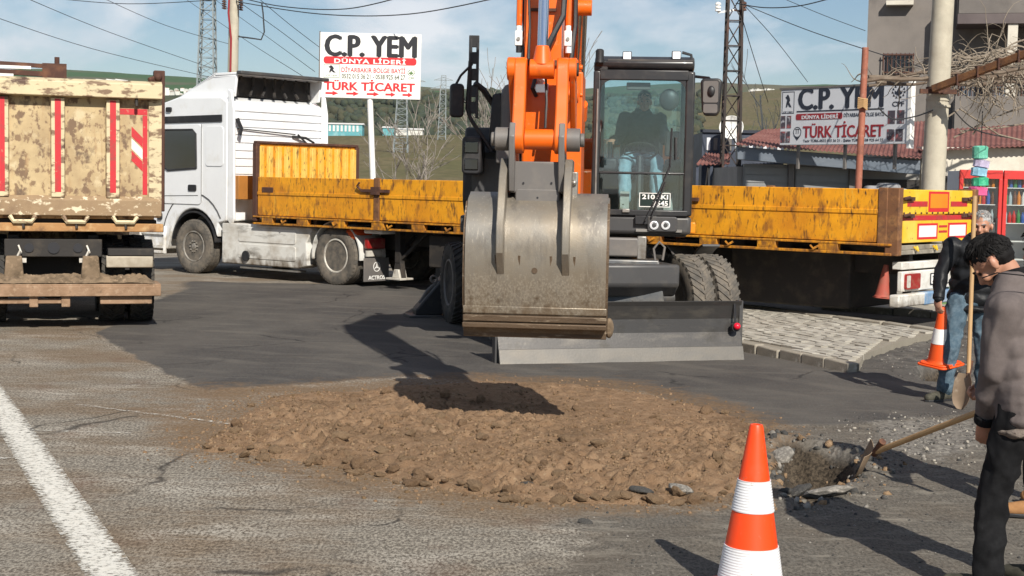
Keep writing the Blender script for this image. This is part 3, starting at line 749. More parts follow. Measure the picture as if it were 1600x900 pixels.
ISL = [tuple(p.xy) for p in (ka, kb, G(1350, 552, .10), G(1402, 533, .10), G(1458, 520, .10), kd, kc)]
b = MB(); b.prism(ISL, -0.05, 0.090, 'z')
pave = tag(b.build('pavement', M_['bed']), kind='structure')
ud = (kb - ka).normalized(); vd = Vector((-ud.y, ud.x, 0))
PL, PW = 0.205, 0.105
mb = MB(); mb.bx(-PL / 2 + .004, PL / 2 - .004, -PW / 2 + .004, PW / 2 - .004, -0.03, 0.032)
pm = []
for k in ('paver', 'paver2', 'paver3'):
    me = mb.mesh('paver'); me.materials.append(M_[k]); pm.append(me)
cand = []
for i in range(-24, 40):
    for j in range(-2, 70):
        c = ka + ud * ((i + 0.5 * (j % 2)) * PL) + vd * (j * PW + 0.12)
        cand.append(c)
cx_ = np.array([c.x for c in cand]); cy_ = np.array([c.y for c in cand])
sdi = poly_sd(cx_, cy_, ISL) + 0.12 * (fbm(cx_ * 4, cy_ * 4, 2, 77) - 0.5)
cand = [c for c, s in zip(cand, sdi) if s > 0.11]
cand.sort(key=lambda c: c.y + 0.25 * abs(c.x - 4))
ang = math.atan2(ud.y, ud.x)
rest = MB()
for i, c in enumerate(cand):
    z = 0.072 + random.uniform(-.007, .007) + 0.02 * (float(fbm(np.array([c.x * 1.3]), np.array([c.y * 1.3]), 2, 78)[0]) - .5)
    if i < 300:
        o = bpy.data.objects.new('paver', pm[random.choice((0, 0, 1, 2))]); link(o, pave)
        o.location = (c.x, c.y, z); o.rotation_euler = (random.uniform(-.02, .02), random.uniform(-.02, .02), ang + random.uniform(-.03, .03))
    else:
        rest.M = Matrix.Translation((c.x, c.y, z)) @ Matrix.Rotation(ang, 4, 'Z'); rest.bx(-PL / 2 + .004, PL / 2 - .004, -PW / 2 + .004, PW / 2 - .004, -0.03, 0.032)
if rest.v:
    tag(rest.build('far_pavers', M_['paver'], pave), kind='stuff')
def kerb_row(p, q, n, parent, h0=-0.05, h1=0.115, w=0.13, jitter=.012, name='kerb_stone'):
    d = (q - p) / n; an = math.atan2(d.y, d.x); L = d.length
    m = MB(); m.bx(-L / 2 + .006, L / 2 - .006, -w / 2, w / 2, h0, h1); me = m.mesh(name); me.materials.append(M_['kerb'])
    for k in range(n):
        c = p + d * (k + .5)
        o = bpy.data.objects.new(name, me); link(o, parent)
        o.location = (c.x + random.uniform(-jitter, jitter), c.y + random.uniform(-jitter, jitter), random.uniform(-.012, .006)); o.rotation_euler = (random.uniform(-.03, .03), random.uniform(-.02, .02), an + random.uniform(-.02, .02))
        bv = o.modifiers.new('bevel', 'BEVEL'); bv.width = 0.015; bv.segments = 2
kerb_row(Vector((ka.x, ka.y, 0)) - vd * .065, Vector((kb.x, kb.y, 0)) - vd * .065, 7, pave)
kerb_row(Vector((kc.x, kc.y, 0)), Vector((kd.x, kd.y, 0)), 9, pave, h1=0.13)
# second kerb behind the trailer
far_walk = MB(); w0, w1 = G(1285, 474, .1), G(1640, 500, .1)
far_walk.prism([tuple(w0.xy), tuple(w1.xy), (w1.x + 3, w1.y + 12), (w0.x - 1, w0.y + 12)], -0.04, 0.075, 'z')
fw = tag(far_walk.build('sidewalk', M_['paver2']), kind='structure')
kerb_row(Vector((w0.x, w0.y - .07, 0)), Vector((w1.x, w1.y - .07, 0)), 6, fw, h1=0.12)

# ---------------------------------------------------------------- fields and hills
def crest(px, tab):
    xs_, ys_ = zip(*tab); return np.interp(px, xs_, ys_)
def hill_z(X, Y):
    px = 800 + FPX * X / np.maximum(Y, 1.0)
    lh = 283 + 0.0192 * (px - 800)
    w = fbm(X / 90, Y / 90, 4, 51) - 0.5
    fieldtop = (lh - crest(px, [(-900, 232), (500, 214), (800, 212), (1080, 235), (1230, 215), (2500, 215)])) / FPX * 420 + 1.85
    z = fieldtop * sstep(55, 430, Y) ** 1.15 + w * 3.0 * sstep(80, 300, Y)
    c1 = (lh - crest(px, [(-900, 166), (250, 160), (480, 154), (560, 147), (760, 150), (900, 160), (1080, 158), (1230, 152), (1400, 160), (2500, 165)])) / FPX * 1150 + 1.85
    w1_ = fbm(X / 260, Y / 260, 4, 52) - 0.5
    z = z + (c1 - fieldtop + w1_ * 16) * sstep(430, 1150, Y)
    c2 = (lh - crest(px, [(-900, 112), (60, 116), (330, 128), (520, 130), (700, 150), (900, 150), (1100, 140), (1230, 145), (2500, 120)])) / FPX * 3000 + 1.85
    w2_ = fbm(X / 700, Y / 700, 4, 53) - 0.5
    z = z + (c2 - c1 + w2_ * 30) * sstep(1250, 3000, Y)
    return z - 0.06 - sstep(3200, 5000, Y) * 60
tx = np.concatenate([-np.geomspace(3600, 66, 60), np.linspace(-60, 60, 41), np.geomspace(66, 3600, 60)])
ty = np.concatenate([np.linspace(-60, -20, 4), np.linspace(-14, 60, 12), np.geomspace(66, 5200, 190)])
TX, TY = np.meshgrid(tx, ty)
TZ = np.where(TY < 58, -0.06, hill_z(TX, TY))
cxm, cym = 0.25 * (TX[:-1, :-1] + TX[1:, :-1] + TX[:-1, 1:] + TX[1:, 1:]), 0.25 * (TY[:-1, :-1] + TY[1:, :-1] + TY[:-1, 1:] + TY[1:, 1:])
keep = ~((np.abs(cxm) < 60) & (cym > -14) & (cym < 60))
def terrain_material():
    m = bpy.data.materials.new('fields_and_hills'); m.use_nodes = True
    n, l = m.node_tree.nodes, m.node_tree.links
    b = n['Principled BSDF']; b.inputs['Roughness'].default_value = 1.0; b.inputs['Specular IOR Level'].default_value = 0.1
    g = n.new('ShaderNodeNewGeometry'); pos = g.outputs['Position']
    def noise(sc, st=(1, 1, 1), det=6, rot=0.0):
        mp = n.new('ShaderNodeMapping'); mp.inputs['Scale'].default_value = st; mp.inputs['Rotation'].default_value = (0, 0, rot); l.new(pos, mp.inputs[0])
        t = n.new('ShaderNodeTexNoise'); t.inputs['Scale'].default_value = sc; t.inputs['Detail'].default_value = det; t.inputs['Roughness'].default_value = 0.65; l.new(mp.outputs[0], t.inputs['Vector']); return t.outputs[0]
    def mr(v, a, c):
        r = n.new('ShaderNodeMapRange'); r.inputs[1].default_value = a; r.inputs[2].default_value = c; l.new(v, r.inputs[0]); return r.outputs[0]
    def mix(f, a, c):
        x = n.new('ShaderNodeMixRGB')
        for i, v in ((0, f), (1, a), (2, c)):
            if isinstance(v, (int, float)): x.inputs[i].default_value = v
            elif isinstance(v, tuple): x.inputs[i].default_value = (*v, 1)
            else: l.new(v, x.inputs[i])
        return x.outputs[0]
    near = mix(mr(noise(0.9, (1, .25, 1)), 0.35, 0.7), (0.095, 0.078, 0.042), (0.185, 0.15, 0.085))
    near = mix(mr(noise(0.035, (1, .4, 1), 5, .4), 0.42, 0.66), near, mix(mr(noise(0.7), .3, .7), (0.075, 0.075, 0.032), (0.125, 0.12, 0.055)))
    near = mix(mr(noise(0.05, (.5, 1.5, 1), 6), 0.6, 0.75), near, (0.19, 0.135, 0.08))
    wood = mix(mr(noise(0.03), 0.4, 0.65), (0.04, 0.052, 0.032), (0.095, 0.098, 0.055))
    far = mix(mr(noise(0.0022, (1, 1.8, 1), 4, .3), 0.42, 0.55), (0.115, 0.105, 0.065), (0.05, 0.10, 0.038))
    far = mix(mr(noise(0.006, (1, 2, 1), 4), 0.6, 0.72), far, (0.17, 0.145, 0.10))
    sp = n.new('ShaderNodeSeparateXYZ'); l.new(pos, sp.inputs[0])
    c = mix(mr(sp.outputs[1], 430, 640), near, wood)
    rx_ = n.new('ShaderNodeMath'); rx_.operation = 'DIVIDE'; l.new(sp.outputs[0], rx_.inputs[0]); l.new(sp.outputs[1], rx_.inputs[1])
    c = mix(mr(rx_.outputs[0], 0.03, 0.10), c, near)              # the right-hand hillside is open pasture
    c = mix(mr(sp.outputs[1], 1200, 1500), c, far)
    l.new(c, b.inputs['Base Color'])
    return m
M_['terrain'] = terrain_material()
tag(gridmesh('fields_and_hills', tx, ty, TZ, keep=keep, mat=M_['terrain']), kind='structure')
def ground_at(x, y):
    return float(hill_z(np.array([x]), np.array([y]))[0]) if y > 60 else 0.0

# ================================================================== vehicles
_wc = {}
def tyre_mesh(Rd, w, lug, m):
    k = (Rd, w, lug, m.name)
    if k in _wc: return _wc[k]
    b = MB()
    h = w / 2
    prof = [(0.56 * Rd, -h * .80), (0.60 * Rd, -h * .92), (0.74 * Rd, -h * 1.0), (0.88 * Rd, -h * .98), (0.955 * Rd, -h * .90)]
    if lug:
        prof += [(0.965 * Rd, -h * .5), (0.97 * Rd, 0)]
    else:
        for g in (-.60, -.22):
            prof += [(0.99 * Rd, h * (g - .17)), (1.0 * Rd, h * (g - .045)), (0.97 * Rd, h * (g - .03)), (0.97 * Rd, h * (g + .03)), (1.0 * Rd, h * (g + .045))]
        prof += [(1.0 * Rd, 0)]
    full = prof + [(r, -x) for (r, x) in reversed(prof[:-1])]
    b.lathe(full, (0, 0, 0), (1, 0, 0), 48)
    if lug:                        # chevron bars meeting at the middle of the tread
        n = 34
        for i in range(n):
            for s in (-1, 1):
                t0 = 2 * math.pi * (i + (0.5 if s > 0 else 0)) / n
                sweep, wd = 0.22, 0.10
                def pt(f, e, r):   # f: 0 at the middle, 1 at the shoulder
                    t = t0 + sweep * f + e
                    return (s * h * (0.02 + 0.94 * f), r * math.cos(t), r * math.sin(t))
                r1 = [Rd, Rd * .985]
                b.hexa([pt(0, 0, Rd * .95), pt(1, 0, Rd * .92), pt(1, wd, Rd * .92), pt(0, wd, Rd * .95), pt(0, .012, Rd), pt(1, .012, Rd * .985), pt(1, wd - .012, Rd * .985), pt(0, wd - .012, Rd)])
    else:
        n = 44
        for i in range(n):
            for s in (-1, 1):
                t = 2 * math.pi * i / n
                a = [(s * h * .80, Rd * .995), (s * h * .97, Rd * .93), (s * h * .97, Rd * .95), (s * h * .80, Rd * 1.004)]
                q = []
                for tt in (t, t + .085):
                    q += [(x, r * math.cos(tt), r * math.sin(tt)) for x, r in a]
                b.hexa(q)
    me = b.mesh('wheel', 40); me.materials.append(m)
    _wc[k] = me
    return me
def rim_mesh(Rd, w, m, deep=True, holes=10):
    k = ('rim', Rd, w, m.name, deep, holes)
    if k in _wc: return _wc[k]
    b = MB(); rr = 0.575 * Rd; h = w / 2; d = -1 if deep else 1
    # outer side looks along -x
    b.lathe([(rr, h * .8), (rr * 1.02, -h * .86), (rr * 1.0, -h * .92), (rr * .93, -h * .92), (rr * .90, -h * .80), (rr * .88, h * .8)], (0, 0, 0), (1, 0, 0), 36, closed=True)
    xd = -h * .10 if deep else -h * .55
    r0, r1, r2 = 0.40 * rr, 0.62 * rr, 0.905 * rr
    b.lathe([(0.0, xd - .03), (r0, xd - .03), (r1, xd), (r1, xd + .02), (r0, xd + .01), (0.0, xd + .01)], (0, 0, 0), (1, 0, 0), 30)
    for i in range(holes):         # web between the hand holes
        t0, t1 = 2 * math.pi * (i + .0) / holes, 2 * math.pi * (i + .58) / holes
        q = []
        for (rad, x) in ((r1 * .98, xd), (r2, xd + .035)):
            for t in (t0, t1):
                q.append((x, rad * math.cos(t), rad * math.sin(t)))
        a, c, e, f = q
        sh = Vector((0.018, 0, 0))
        b.hexa([a, c, f, e, Vector(a) + sh, Vector(c) + sh, Vector(f) + sh, Vector(e) + sh])
    b.lathe([(r0 * .62, xd - .03), (r0 * .60, -h * .62 if deep else -h * .75), (r0 * .45, -h * .72 if deep else -h * .85), (0.0, -h * .74 if deep else -h * .87)], (0, 0, 0), (1, 0, 0), 20)
    for i in range(10):
        t = 2 * math.pi * i / 10
        c = Vector((xd - .03, r0 * .86 * math.cos(t), r0 * .86 * math.sin(t)))
        b.cyl(c, c + Vector((-.035, 0, 0)), .016, .012, 6)
    me = b.mesh('rim', 35); me.materials.append(m)
    _wc[k] = me
    return me
def wheel(parent, x, y, z, Rd, w, outer=-1, lug=False, tm=None, rm=None, deep=True, steer=0.0, M=None, camber=0.0):
    tm, rm = tm or M_['rubber'], rm or M_['rim']
    o = bpy.data.objects.new('wheel', tyre_mesh(Rd, w, lug, tm)); link(o, parent)
    L = Matrix.Translation((x, y, z)) @ Matrix.Rotation(steer + (math.pi if outer > 0 else 0), 4, 'Z') @ Matrix.Rotation(random.uniform(0, 6), 4, 'X')
    o.matrix_local = (M @ L) if M is not None else L
    r = bpy.data.objects.new('rim', rim_mesh(Rd, w, rm, deep)); link(r, o)
    return o

# ---------------------------------------------------------------- white tractor unit
TH = 50.6                                                   # heading of truck and trailer
F0 = Vector((-4.68, 26.7, 0)) + 1.25 * Vector((math.cos(R(TH)), math.sin(R(TH)), 0))
hd = Vector((-math.sin(R(TH)), math.cos(R(TH)), 0))
tr = thing('truck_tractor', 'white sleeper cab truck tractor coupled to the yellow flatbed trailer', 'truck', F0 - hd * 2.07, R(TH))
WB = 3.85
def cab_profile():
    arch = arcpts(WB, 0.52, 0.70, 18, 165, 14)
    return [(2.88, 1.02), (2.88, 3.20), (3.05, 3.30), (4.30, 3.32), (4.85, 3.20), (5.10, 2.92), (5.20, 2.60), (5.30, 1.95), (5.34, 0.85), (5.28, 0.42), (4.66, 0.42)] + arch + [(3.14, 0.98)]
b = MB(); b.prism(cab_profile(), -1.20, 1.16, 'x'); cabo = b.build('cab', M_['white'], tr, bev=0.05, seg=3)
# side features on the near (left) side, each a few mm proud of the last
S = -1.225
def side(name, pts, m, parent, t=0.012, x=S, bev=0.004):
    b = MB(); b.prism(pts, x - t, x + 0.01, 'x'); return b.build(name, m, parent, bev=bev)
for sgn in (-1, 1):
    x = -1.202 if sgn < 0 else 1.162
    def sd_(name, pts, m, par, t=0.012, bev=.004):
        b = MB(); b.prism(pts, x, x + sgn * t, 'x'); return b.build(name, m, par, bev=bev)
    door = sd_('door', rrect(3.60, 4.98, 1.30, 2.80, .10), M_['white'], tr, .014, .006)
    def dd(name, pts, m, t0, t1, bev=.0):
        b = MB(); b.prism(pts, x + sgn * t0, x + sgn * t1, 'x'); return b.build(name, m, door, bev=bev)
    dd('window', [(3.74, 1.98), (4.60, 1.93), (4.92, 2.10), (4.90, 2.60), (4.80, 2.70), (3.86, 2.70), (3.76, 2.62)], M_['glass_dark'], .0141, .020)
    b = MB(); W = [(3.74, 1.98), (4.60, 1.93), (4.92, 2.10), (4.90, 2.60), (4.80, 2.70), (3.86, 2.70), (3.76, 2.62)]
    b.tube([(x + sgn * .02, p[0], p[1]) for p in W + W[:1]], .018, 6); b.build('window_seal', M_['black'], door)
    dd('handle', rrect(3.74, 3.98, 1.55, 1.67, .03), M_['black'], .0141, .034, .006)
    b = MB(); b.tube([(x + sgn * .016, 3.60, 1.36), (x + sgn * .016, 3.60, 2.80)], .007, 4); b.tube([(x + sgn * .016, 3.7, 1.47), (x + sgn * .016, 4.9, 1.44)], .006, 4); b.build('seam', M_['grey_paint'], door)
    sd_('side_locker', rrect(2.98, 3.50, 2.02, 2.76, .08), M_['white'], tr, .010, .006)
    sd_('roof_trim', [(3.02, 2.84), (5.06, 2.82), (5.02, 2.95), (3.02, 2.97)], M_['black'], tr, .020, .006)
    sd_('marker_lamp', rrect(4.50, 4.66, 3.04, 3.13, .03), M_['black'], tr, .030, .004)
    sd_('turn_lamp', rrect(4.78, 4.92, .98, 1.12, .04), M_['black'], tr, .030, .006)
    b = MB(); b.tube([(x + sgn * .005, p[0], p[1]) for p in arcpts(WB, .60, .92, 5, 150, 14)], .010, 5); b.build('arch_seam', M_['grey_paint'], tr)
    b = MB(); b.strip(arcpts(WB, 0.52, .66, 10, 172, 14), min(x, x - sgn * .40), max(x, x - sgn * .40), .03); b.build('wheel_arch', M_['black'], tr)
    # fin behind the cab that guides the air
    b = MB(); b.prism([(2.68, 1.06), (2.70, 3.06), (2.77, 3.40), (2.87, 3.44), (2.87, 1.04), (2.78, .92)], min(x, x - sgn * .05), max(x, x - sgn * .05), 'x')
    b.build('side_deflector', M_['white'], tr, bev=.02)
# roof spoiler with open back
b = MB()
for sgn in (-1, 1):
    b.prism([(2.84, 3.30), (2.78, 3.70), (3.40, 3.69), (4.05, 3.49), (4.62, 3.25), (4.2, 3.25)], 1.02 * sgn, 1.07 * sgn, 'x')
b.hexa([(-1.07, 2.72, 3.70), (1.07, 2.72, 3.70), (1.07, 3.40, 3.695), (-1.07, 3.40, 3.695), (-1.07, 2.72, 3.745), (1.07, 2.72, 3.745), (1.07, 3.40, 3.735), (-1.07, 3.40, 3.735)])
b.hexa([(-1.07, 3.40, 3.69), (1.07, 3.40, 3.69), (1.0, 4.64, 3.25), (-1.0, 4.64, 3.25), (-1.07, 3.40, 3.735), (1.07, 3.40, 3.735), (1.0, 4.66, 3.29), (-1.0, 4.66, 3.29)])
b.build('roof_spoiler', M_['white'], tr, bev=.02)
b = MB(); b.bx(-1.10, 1.10, 2.62, 2.76, 3.705, 3.77); b.build('spoiler_lip', M_['grey_paint'], tr, bev=.015)
b = MB()
for q in range(7): b.tube([(-.95 + .3 * q, 2.90, 3.34), (-.9 + .3 * q + .12 * math.sin(q), 3.0, 3.52), (-.8 + .27 * q, 2.95, 3.69)], .03, 5)
b.bx(-1.0, 1.0, 3.06, 3.10, 3.33, 3.69); b.build('spoiler_brace', M_['dark'], tr)
# ribbed back wall
for k in range(12):
    b = MB(); z = 1.45 + k * .145
    b.bx(-1.12, 1.12, 2.858, 2.879, z, z + .128); b.build('back_rib', M_['white'], tr, bev=.008)
b = MB(Matrix.Translation((0, .13, 0))); b.tube([(.35, 2.70, 2.62), (.62, 2.62, 2.60), (.80, 2.60, 2.52), (.84, 2.62, 2.30), (.80, 2.64, 2.22)], .025, 6); b.tube([(.45, 2.66, 2.66), (.7, 2.6, 2.44)], .02, 6); b.tube([(-1.0, 2.70, 2.72), (.4, 2.68, 2.66)], .012, 5)
b.tube([(-1.05, 2.66, 2.9), (-1.0, 2.6, 2.72), (-1.02, 2.62, 2.6)], .04, 6); b.build('air_line', M_['black'], tr)
b = MB(); b.bx(-1.16, -.62, 2.60, 2.72, 1.42, 1.86); b.build('rear_box', mat('brown_box', (.36, .15, .03), .6), tr, bev=.01)
# chassis, skirts, mudguards
b = MB(); b.bx(-.46, -.34, -1.0, 4.9, .62, .92); b.bx(.34, .46, -1.0, 4.9, .62, .92); b.bx(-.34, .34, -.9, -.75, .6, .9); b.bx(-.34, .34, 2.2, 2.4, .6, .9)
b.cyl((-1.0, 0, .52), (1.0, 0, .52), .11, n=10); b.cyl((-1.0, WB, .52), (1.0, WB, .52), .08, n=10); b.bx(-.45, .45, -.5, .55, .92, 1.06); b.build('chassis_frame', M_['dark'], tr)
for sgn in (-1, 1):
    x = 1.20 * sgn
    b = MB(); b.prism([(.70, .30), (.95, .24), (3.02, .24), (3.02, .98), (.62, .98), (.60, .92), (.74, .70)], min(x, x - sgn * .35), max(x, x - sgn * .35), 'x'); sk = b.build('side_skirt', M_['white_dirty'], tr, bev=.02)
    b = MB(); b.prism(rrect(1.0, 2.55, .36, .62, .05), x, x + sgn * .010, 'x'); b.build('skirt_panel', M_['white_dirty'], sk, bev=.005)
    b = MB(); b.prism(rrect(1.0, 2.55, .66, .92, .05), x, x + sgn * .010, 'x'); b.build('skirt_panel', M_['white_dirty'], sk, bev=.005)
    b = MB(); b.bx(min(x, x - sgn * .2), max(x, x - sgn * .2), .95, 2.5, .17, .20); b.build('side_rail', M_['steel'], sk)
    if sgn < 0:
        b = MB(); b.cyl((x + .03, 2.32, .40), (x - .04, 2.32, .40), .095, n=18); b.build('exhaust_pipe', M_['black'], sk)
    b = MB(); b.strip(arcpts(0, .52, .60, -8, 100, 12), min(x, x - sgn * .62), max(x, x - sgn * .62), .025); b.M = None; b.build('mudguard', M_['white_dirty'], tr)
    b = MB(); b.strip(arcpts(0, .52, .60, 100, 186, 12), min(x, x - sgn * .62), max(x, x - sgn * .62), .025); b.build('mudguard', M_['white_dirty'], tr)
    b = MB(); b.bx(min(x, x - sgn * .60), max(x, x - sgn * .60), -.70, -.68, .10, .50); fl = b.build('mud_flap', M_['grey_mid'], tr, bev=.004)
    b = MB(); b.bx(min(x - sgn * .03, x - sgn * .45), max(x - sgn * .03, x - sgn * .45), -.76, -.66, .66, .84); b.build('tail_lamp', M_['lens_red'], tr, bev=.02)
    b = MB(); b.bx(min(x - sgn * .05, x - sgn * .40), max(x - sgn * .05, x - sgn * .40), -.72, -.68, .53, .63); b.build('lamp_plate', M_['rim_pale'], tr)
    # three-pointed star in a ring and a line of print on the flap
    fm = frame((x - sgn * .30, -.702, .30), (1, 0, 0), (0, 0, 1)) if True else None
    b = MB(fm); b.lathe([(.085, 0), (.085, .004), (.072, .004), (.072, 0)], (0, .05, 0), (0, 0, 1), 20, closed=True)
    for a_ in (90, 210, 330):
        c, s_ = math.cos(R(a_)), math.sin(R(a_)); b.prism([(.075 * c, .05 + .075 * s_), (-.016 * s_, .05 + .016 * c), (.016 * s_, .05 - .016 * c)], 0, .004, 'z')
    b.build('emblem', M_['sign_white'], fl, smooth=0)
    lettering('ACTROS', (-.20, .20, -.17, -.10), fm, M_['sign_white'], fl, .02, depth=.004)
for (x, o_) in ((-1.06, -1), (1.06, 1)):
    wheel(tr, x, WB, .51, .51, .32, o_, tm=M_['rubber_clean'], rm=M_['rim'], deep=False, steer=R(3))
for (x, o_) in ((-1.07, -1), (-.73, -1), (.73, 1), (1.07, 1)):
    wheel(tr, x, 0, .51, .51, .29, o_, tm=M_['rubber_clean'], rm=M_['rim_pale'])
# front end: bumper step frame, windscreen
b = MB(); b.tube([(-1.20, 4.70, .36), (-1.22, 5.42, .36), (-1.22, 5.44, .92), (-1.2, 5.30, .96)], .035, 6); b.tube([(-1.2, 4.72, .34), (-1.2, 4.70, .86)], .035, 6); b.bx(-1.24, -.9, 4.72, 5.40, .44, .50); b.bx(-1.24, -.9, 4.72, 5.40, .70, .74); b.build('step_frame', M_['white'], tr)
b = MB(); b.hexa([(-1.05, 5.30, 1.96), (1.05, 5.30, 1.96), (1.05, 5.315, 1.96), (-1.05, 5.315, 1.96), (-1.0, 5.14, 2.86), (1.0, 5.14, 2.86), (1.0, 5.16, 2.87), (-1.0, 5.16, 2.87)]); b.build('windscreen', M_['glass_dark'], tr)
b = MB(); b.bx(-1.20, 1.20, 5.24, 5.50, .30, .80); b.build('front_bumper', M_['white'], tr, bev=.04)

# ---------------------------------------------------------------- yellow flatbed trailer
tl = thing('flatbed_trailer', 'long rusty yellow flatbed trailer with drop sides behind the excavator', 'trailer', F0, R(TH))
TLn = 12.35
ZB, ZT = 1.15, 1.84
b = MB(); b.bx(-1.22, 1.22, -TLn + .05, -.05, ZB + .02, ZB + .11); b.build('deck', M_['rust'], tl)
seams = [-.06, -3.12, -6.15, -9.12, -TLn + .16]
for sgn in (-1, 1):
    x0, x1 = (-1.275, -1.235) if sgn < 0 else (1.235, 1.275)
    for k, (y1, y0) in enumerate(zip(seams[:-1], seams[1:])):
        for (za, zb) in ((ZB + .005, ZB + .395), (ZB + .405, ZT)):
            b = MB(); b.bx(x0, x1, y0 + .07, y1 - .07, za, zb); pn = b.build('side_board', M_['yellow'], tl, bev=.008)
        for q in range(int((y1 - y0) / .30)):    # pressed ribs
            pass
        b = MB(); b.bx(min(x0, x0 + sgn * .012) if sgn < 0 else x1 - .002, max(x0, x0) if sgn < 0 else x1 + .012, y0 + .07, y1 - .07, ZB + .37, ZB + .43)
        b.build('rib', M_['yellow'], tl, bev=.006)
    for y in seams[1:]:
        b = MB(); b.bx(min(x0, x1) - .012, max(x0, x1) + .012, y - .065, y + .065, ZB - .05, ZT + .02); b.build('stake_post', M_['rust'], tl, bev=.01)
    for y in seams[1:-1]:
        b = MB(); xx = x0 - .03 if sgn < 0 else x1 + .03
        b.bx(xx - .015, xx + .015, y - .32, y + .34, ZT - .22, ZT - .17); b.tube([(xx, y + .34, ZT - .19), (xx - .02, y + .42, ZT - .12), (xx - .02, y + .36, ZT - .06)], .018, 5); b.bx(xx - .02, xx + .02, y - .10, y + .1, ZT - .26, ZT - .13)
        b.build('latch', M_['rust_dark'], tl)
    # outer frame rail with hinge loops
    b = MB(); xx = sgn * 1.25
    b.bx(xx - .05, xx + .05, -TLn + .02, -.02, ZB - .16, ZB - .125); b.bx(xx - .05, xx + .05, -TLn + .02, -.02, ZB - .035, ZB - .005)
    y = -.4
    while y > -TLn + .3:
        b.bx(xx - .045, xx + .045, y - .14, y + .14, ZB - .125, ZB - .035); y -= .92
    b.build('rail', M_['yellow'], tl, bev=.006)
    y = -.85; 
    while y > -TLn + .3:
        b = MB(); b.tube([(xx + sgn * .05, y - .06, ZB - .07), (xx + sgn * .085, y, ZB - .11), (xx + sgn * .05, y + .06, ZB - .07)], .016, 5); b.build('rope_hook', M_['yellow'], tl); y -= 1.3
# first board: recessed lamp
b = MB(); b.bx(-1.29, -1.274, -.55, -.25, ZT - .28, ZT - .18); b.build('marker_lamp', M_['rust_dark'], tl, bev=.01)
# headboard with vertical corrugations
hb = MB(); hb.bx(-1.25, 1.25, -.06, -.02, ZB, ZT + .60); hbo = hb.build('headboard', M_['yellow'], tl, bev=.01)
M_['yellow_pale'] = mat('pale_rusty_yellow', (.66, .40, .06), .55, 0, layers=[((.74, .50, .14), 2, .45, .7), ((.14, .07, .024), 9, .55, .68, (2, 2, .5), 8), ((.04, .022, .012), 14, .62, .7, (2, 2, .6), 8)], bump=(30, .2))
for k in range(12):
    x = -1.16 + k * .21
    b = MB(); b.prism([(x - .07, -.062), (x - .04, -.12), (x + .04, -.12), (x + .07, -.062)], ZB + .05, ZT + .55, 'z'); b.build('corrugation', M_['yellow_pale'], hbo, bev=.006)
b = MB(); b.bx(-1.27, 1.27, -.10, -.0, ZT + .60, ZT + .645); b.bx(-1.29, -1.2, -.10, .0, ZB - .1, ZT + .60); b.bx(1.2, 1.29, -.10, .0, ZB - .1, ZT + .60); b.build('headboard_frame', M_['rust_dark'], hbo, bev=.008)
# tailboard
yt = -TLn
b = MB(); b.bx(-1.17, 1.17, yt - .02, yt + .025, ZB + .37, ZT); tb = b.build('tailboard', M_['yellow_bright'], tl, bev=.008)
b = MB(); b.bx(-1.17, 1.17, yt - .02, yt + .025, ZB + .0, ZB + .355); tb2 = b.build('tailboard', M_['yellow_bright'], tl, bev=.008)
tf = frame((0, yt - .0202, 0), (1, 0, 0), (0, 0, 1))
flat([(-.95, 1.62), (-.33, 1.62), (-.33, 1.69), (-.95, 1.69)], tf, M_['red_strip'], tb, 'reflective_strip')
flat([(.42, 1.62), (.98, 1.62), (.98, 1.69), (.42, 1.69)], tf, M_['red_strip'], tb, 'reflective_strip')
flat([(-.30, 1.55), (.36, 1.55), (.36, 1.82), (-.30, 1.82)], tf, M_['ink_red'], tb, 'reflector_border')
flat([(-.25, 1.60), (.31, 1.60), (.31, 1.79), (-.25, 1.79)], tf, M_['lens_amber'], tb, 'reflector', .006)
flat([(-1.16, 1.44), (1.16, 1.44), (1.16, 1.505), (-1.16, 1.505)], tf, M_['red_strip'], tb2, 'reflective_strip')
for (u0, u1) in ((-.62, .02), (.36, 1.0)):
    flat([(u0, 1.19), (u1, 1.19), (u1, 1.40), (u0, 1.40)], tf, M_['ink_red'], tb2, 'sticker_border')
    flat([(u0 + .05, 1.22), (u1 - .05, 1.22), (u1 - .05, 1.37), (u0 + .05, 1.37)], tf, M_['sign_white'], tb2, 'sticker', .006)
flat([(.06, 1.27), (.33, 1.27), (.33, 1.30), (.06, 1.30)], tf, M_['red_strip'], tb2, 'reflective_strip')
flat([(.06, 1.34), (.33, 1.34), (.33, 1.37), (.06, 1.37)], tf, M_['red_strip'], tb2, 'reflective_strip')
for k in range(13):
    b = MB(tf); b.cyl((-1.05 + k * .175, 1.535, 0), (-1.05 + k * .175, 1.535, .012), .014, n=8); b.build('rivet', M_['rust_dark'], tb2)
for sgn in (-1, 1):
    b = MB(); x = sgn * 1.215; b.bx(x - .065, x + .065, yt - .06, yt + .12, ZB - .16, ZT + .02); b.build('corner_post', M_['rust'], tl, bev=.012)
    for z in (ZT - .12, ZT - .34):
        b = MB(); b.bx(x - sgn * .30 - .13, x - sgn * .30 + .13, yt - .055, yt - .02, z - .025, z + .025); b.tube([(x - sgn * .05, yt - .07, z), (x - sgn * .22, yt - .075, z + .02), (x - sgn * .3, yt - .06, z)], .02, 5); b.build('latch', M_['rust_dark'], tl)
b = MB(); b.bx(-1.25, 1.25, yt - .035, yt + .06, ZB - .15, ZB - .095); b.bx(-1.15, 1.15, yt, yt + .06, ZB - .095, ZB - .03); b.build('end_beam', M_['kerb'], tl, bev=.008)
for x in (-.7, -.1, .5, 1.0):
    b = MB(); b.tube([(x - .05, yt - .04, ZB - .05), (x, yt - .08, ZB - .10), (x + .05, yt - .04, ZB - .05)], .016, 5); b.build('rope_hook', M_['yellow_bright'], tl)
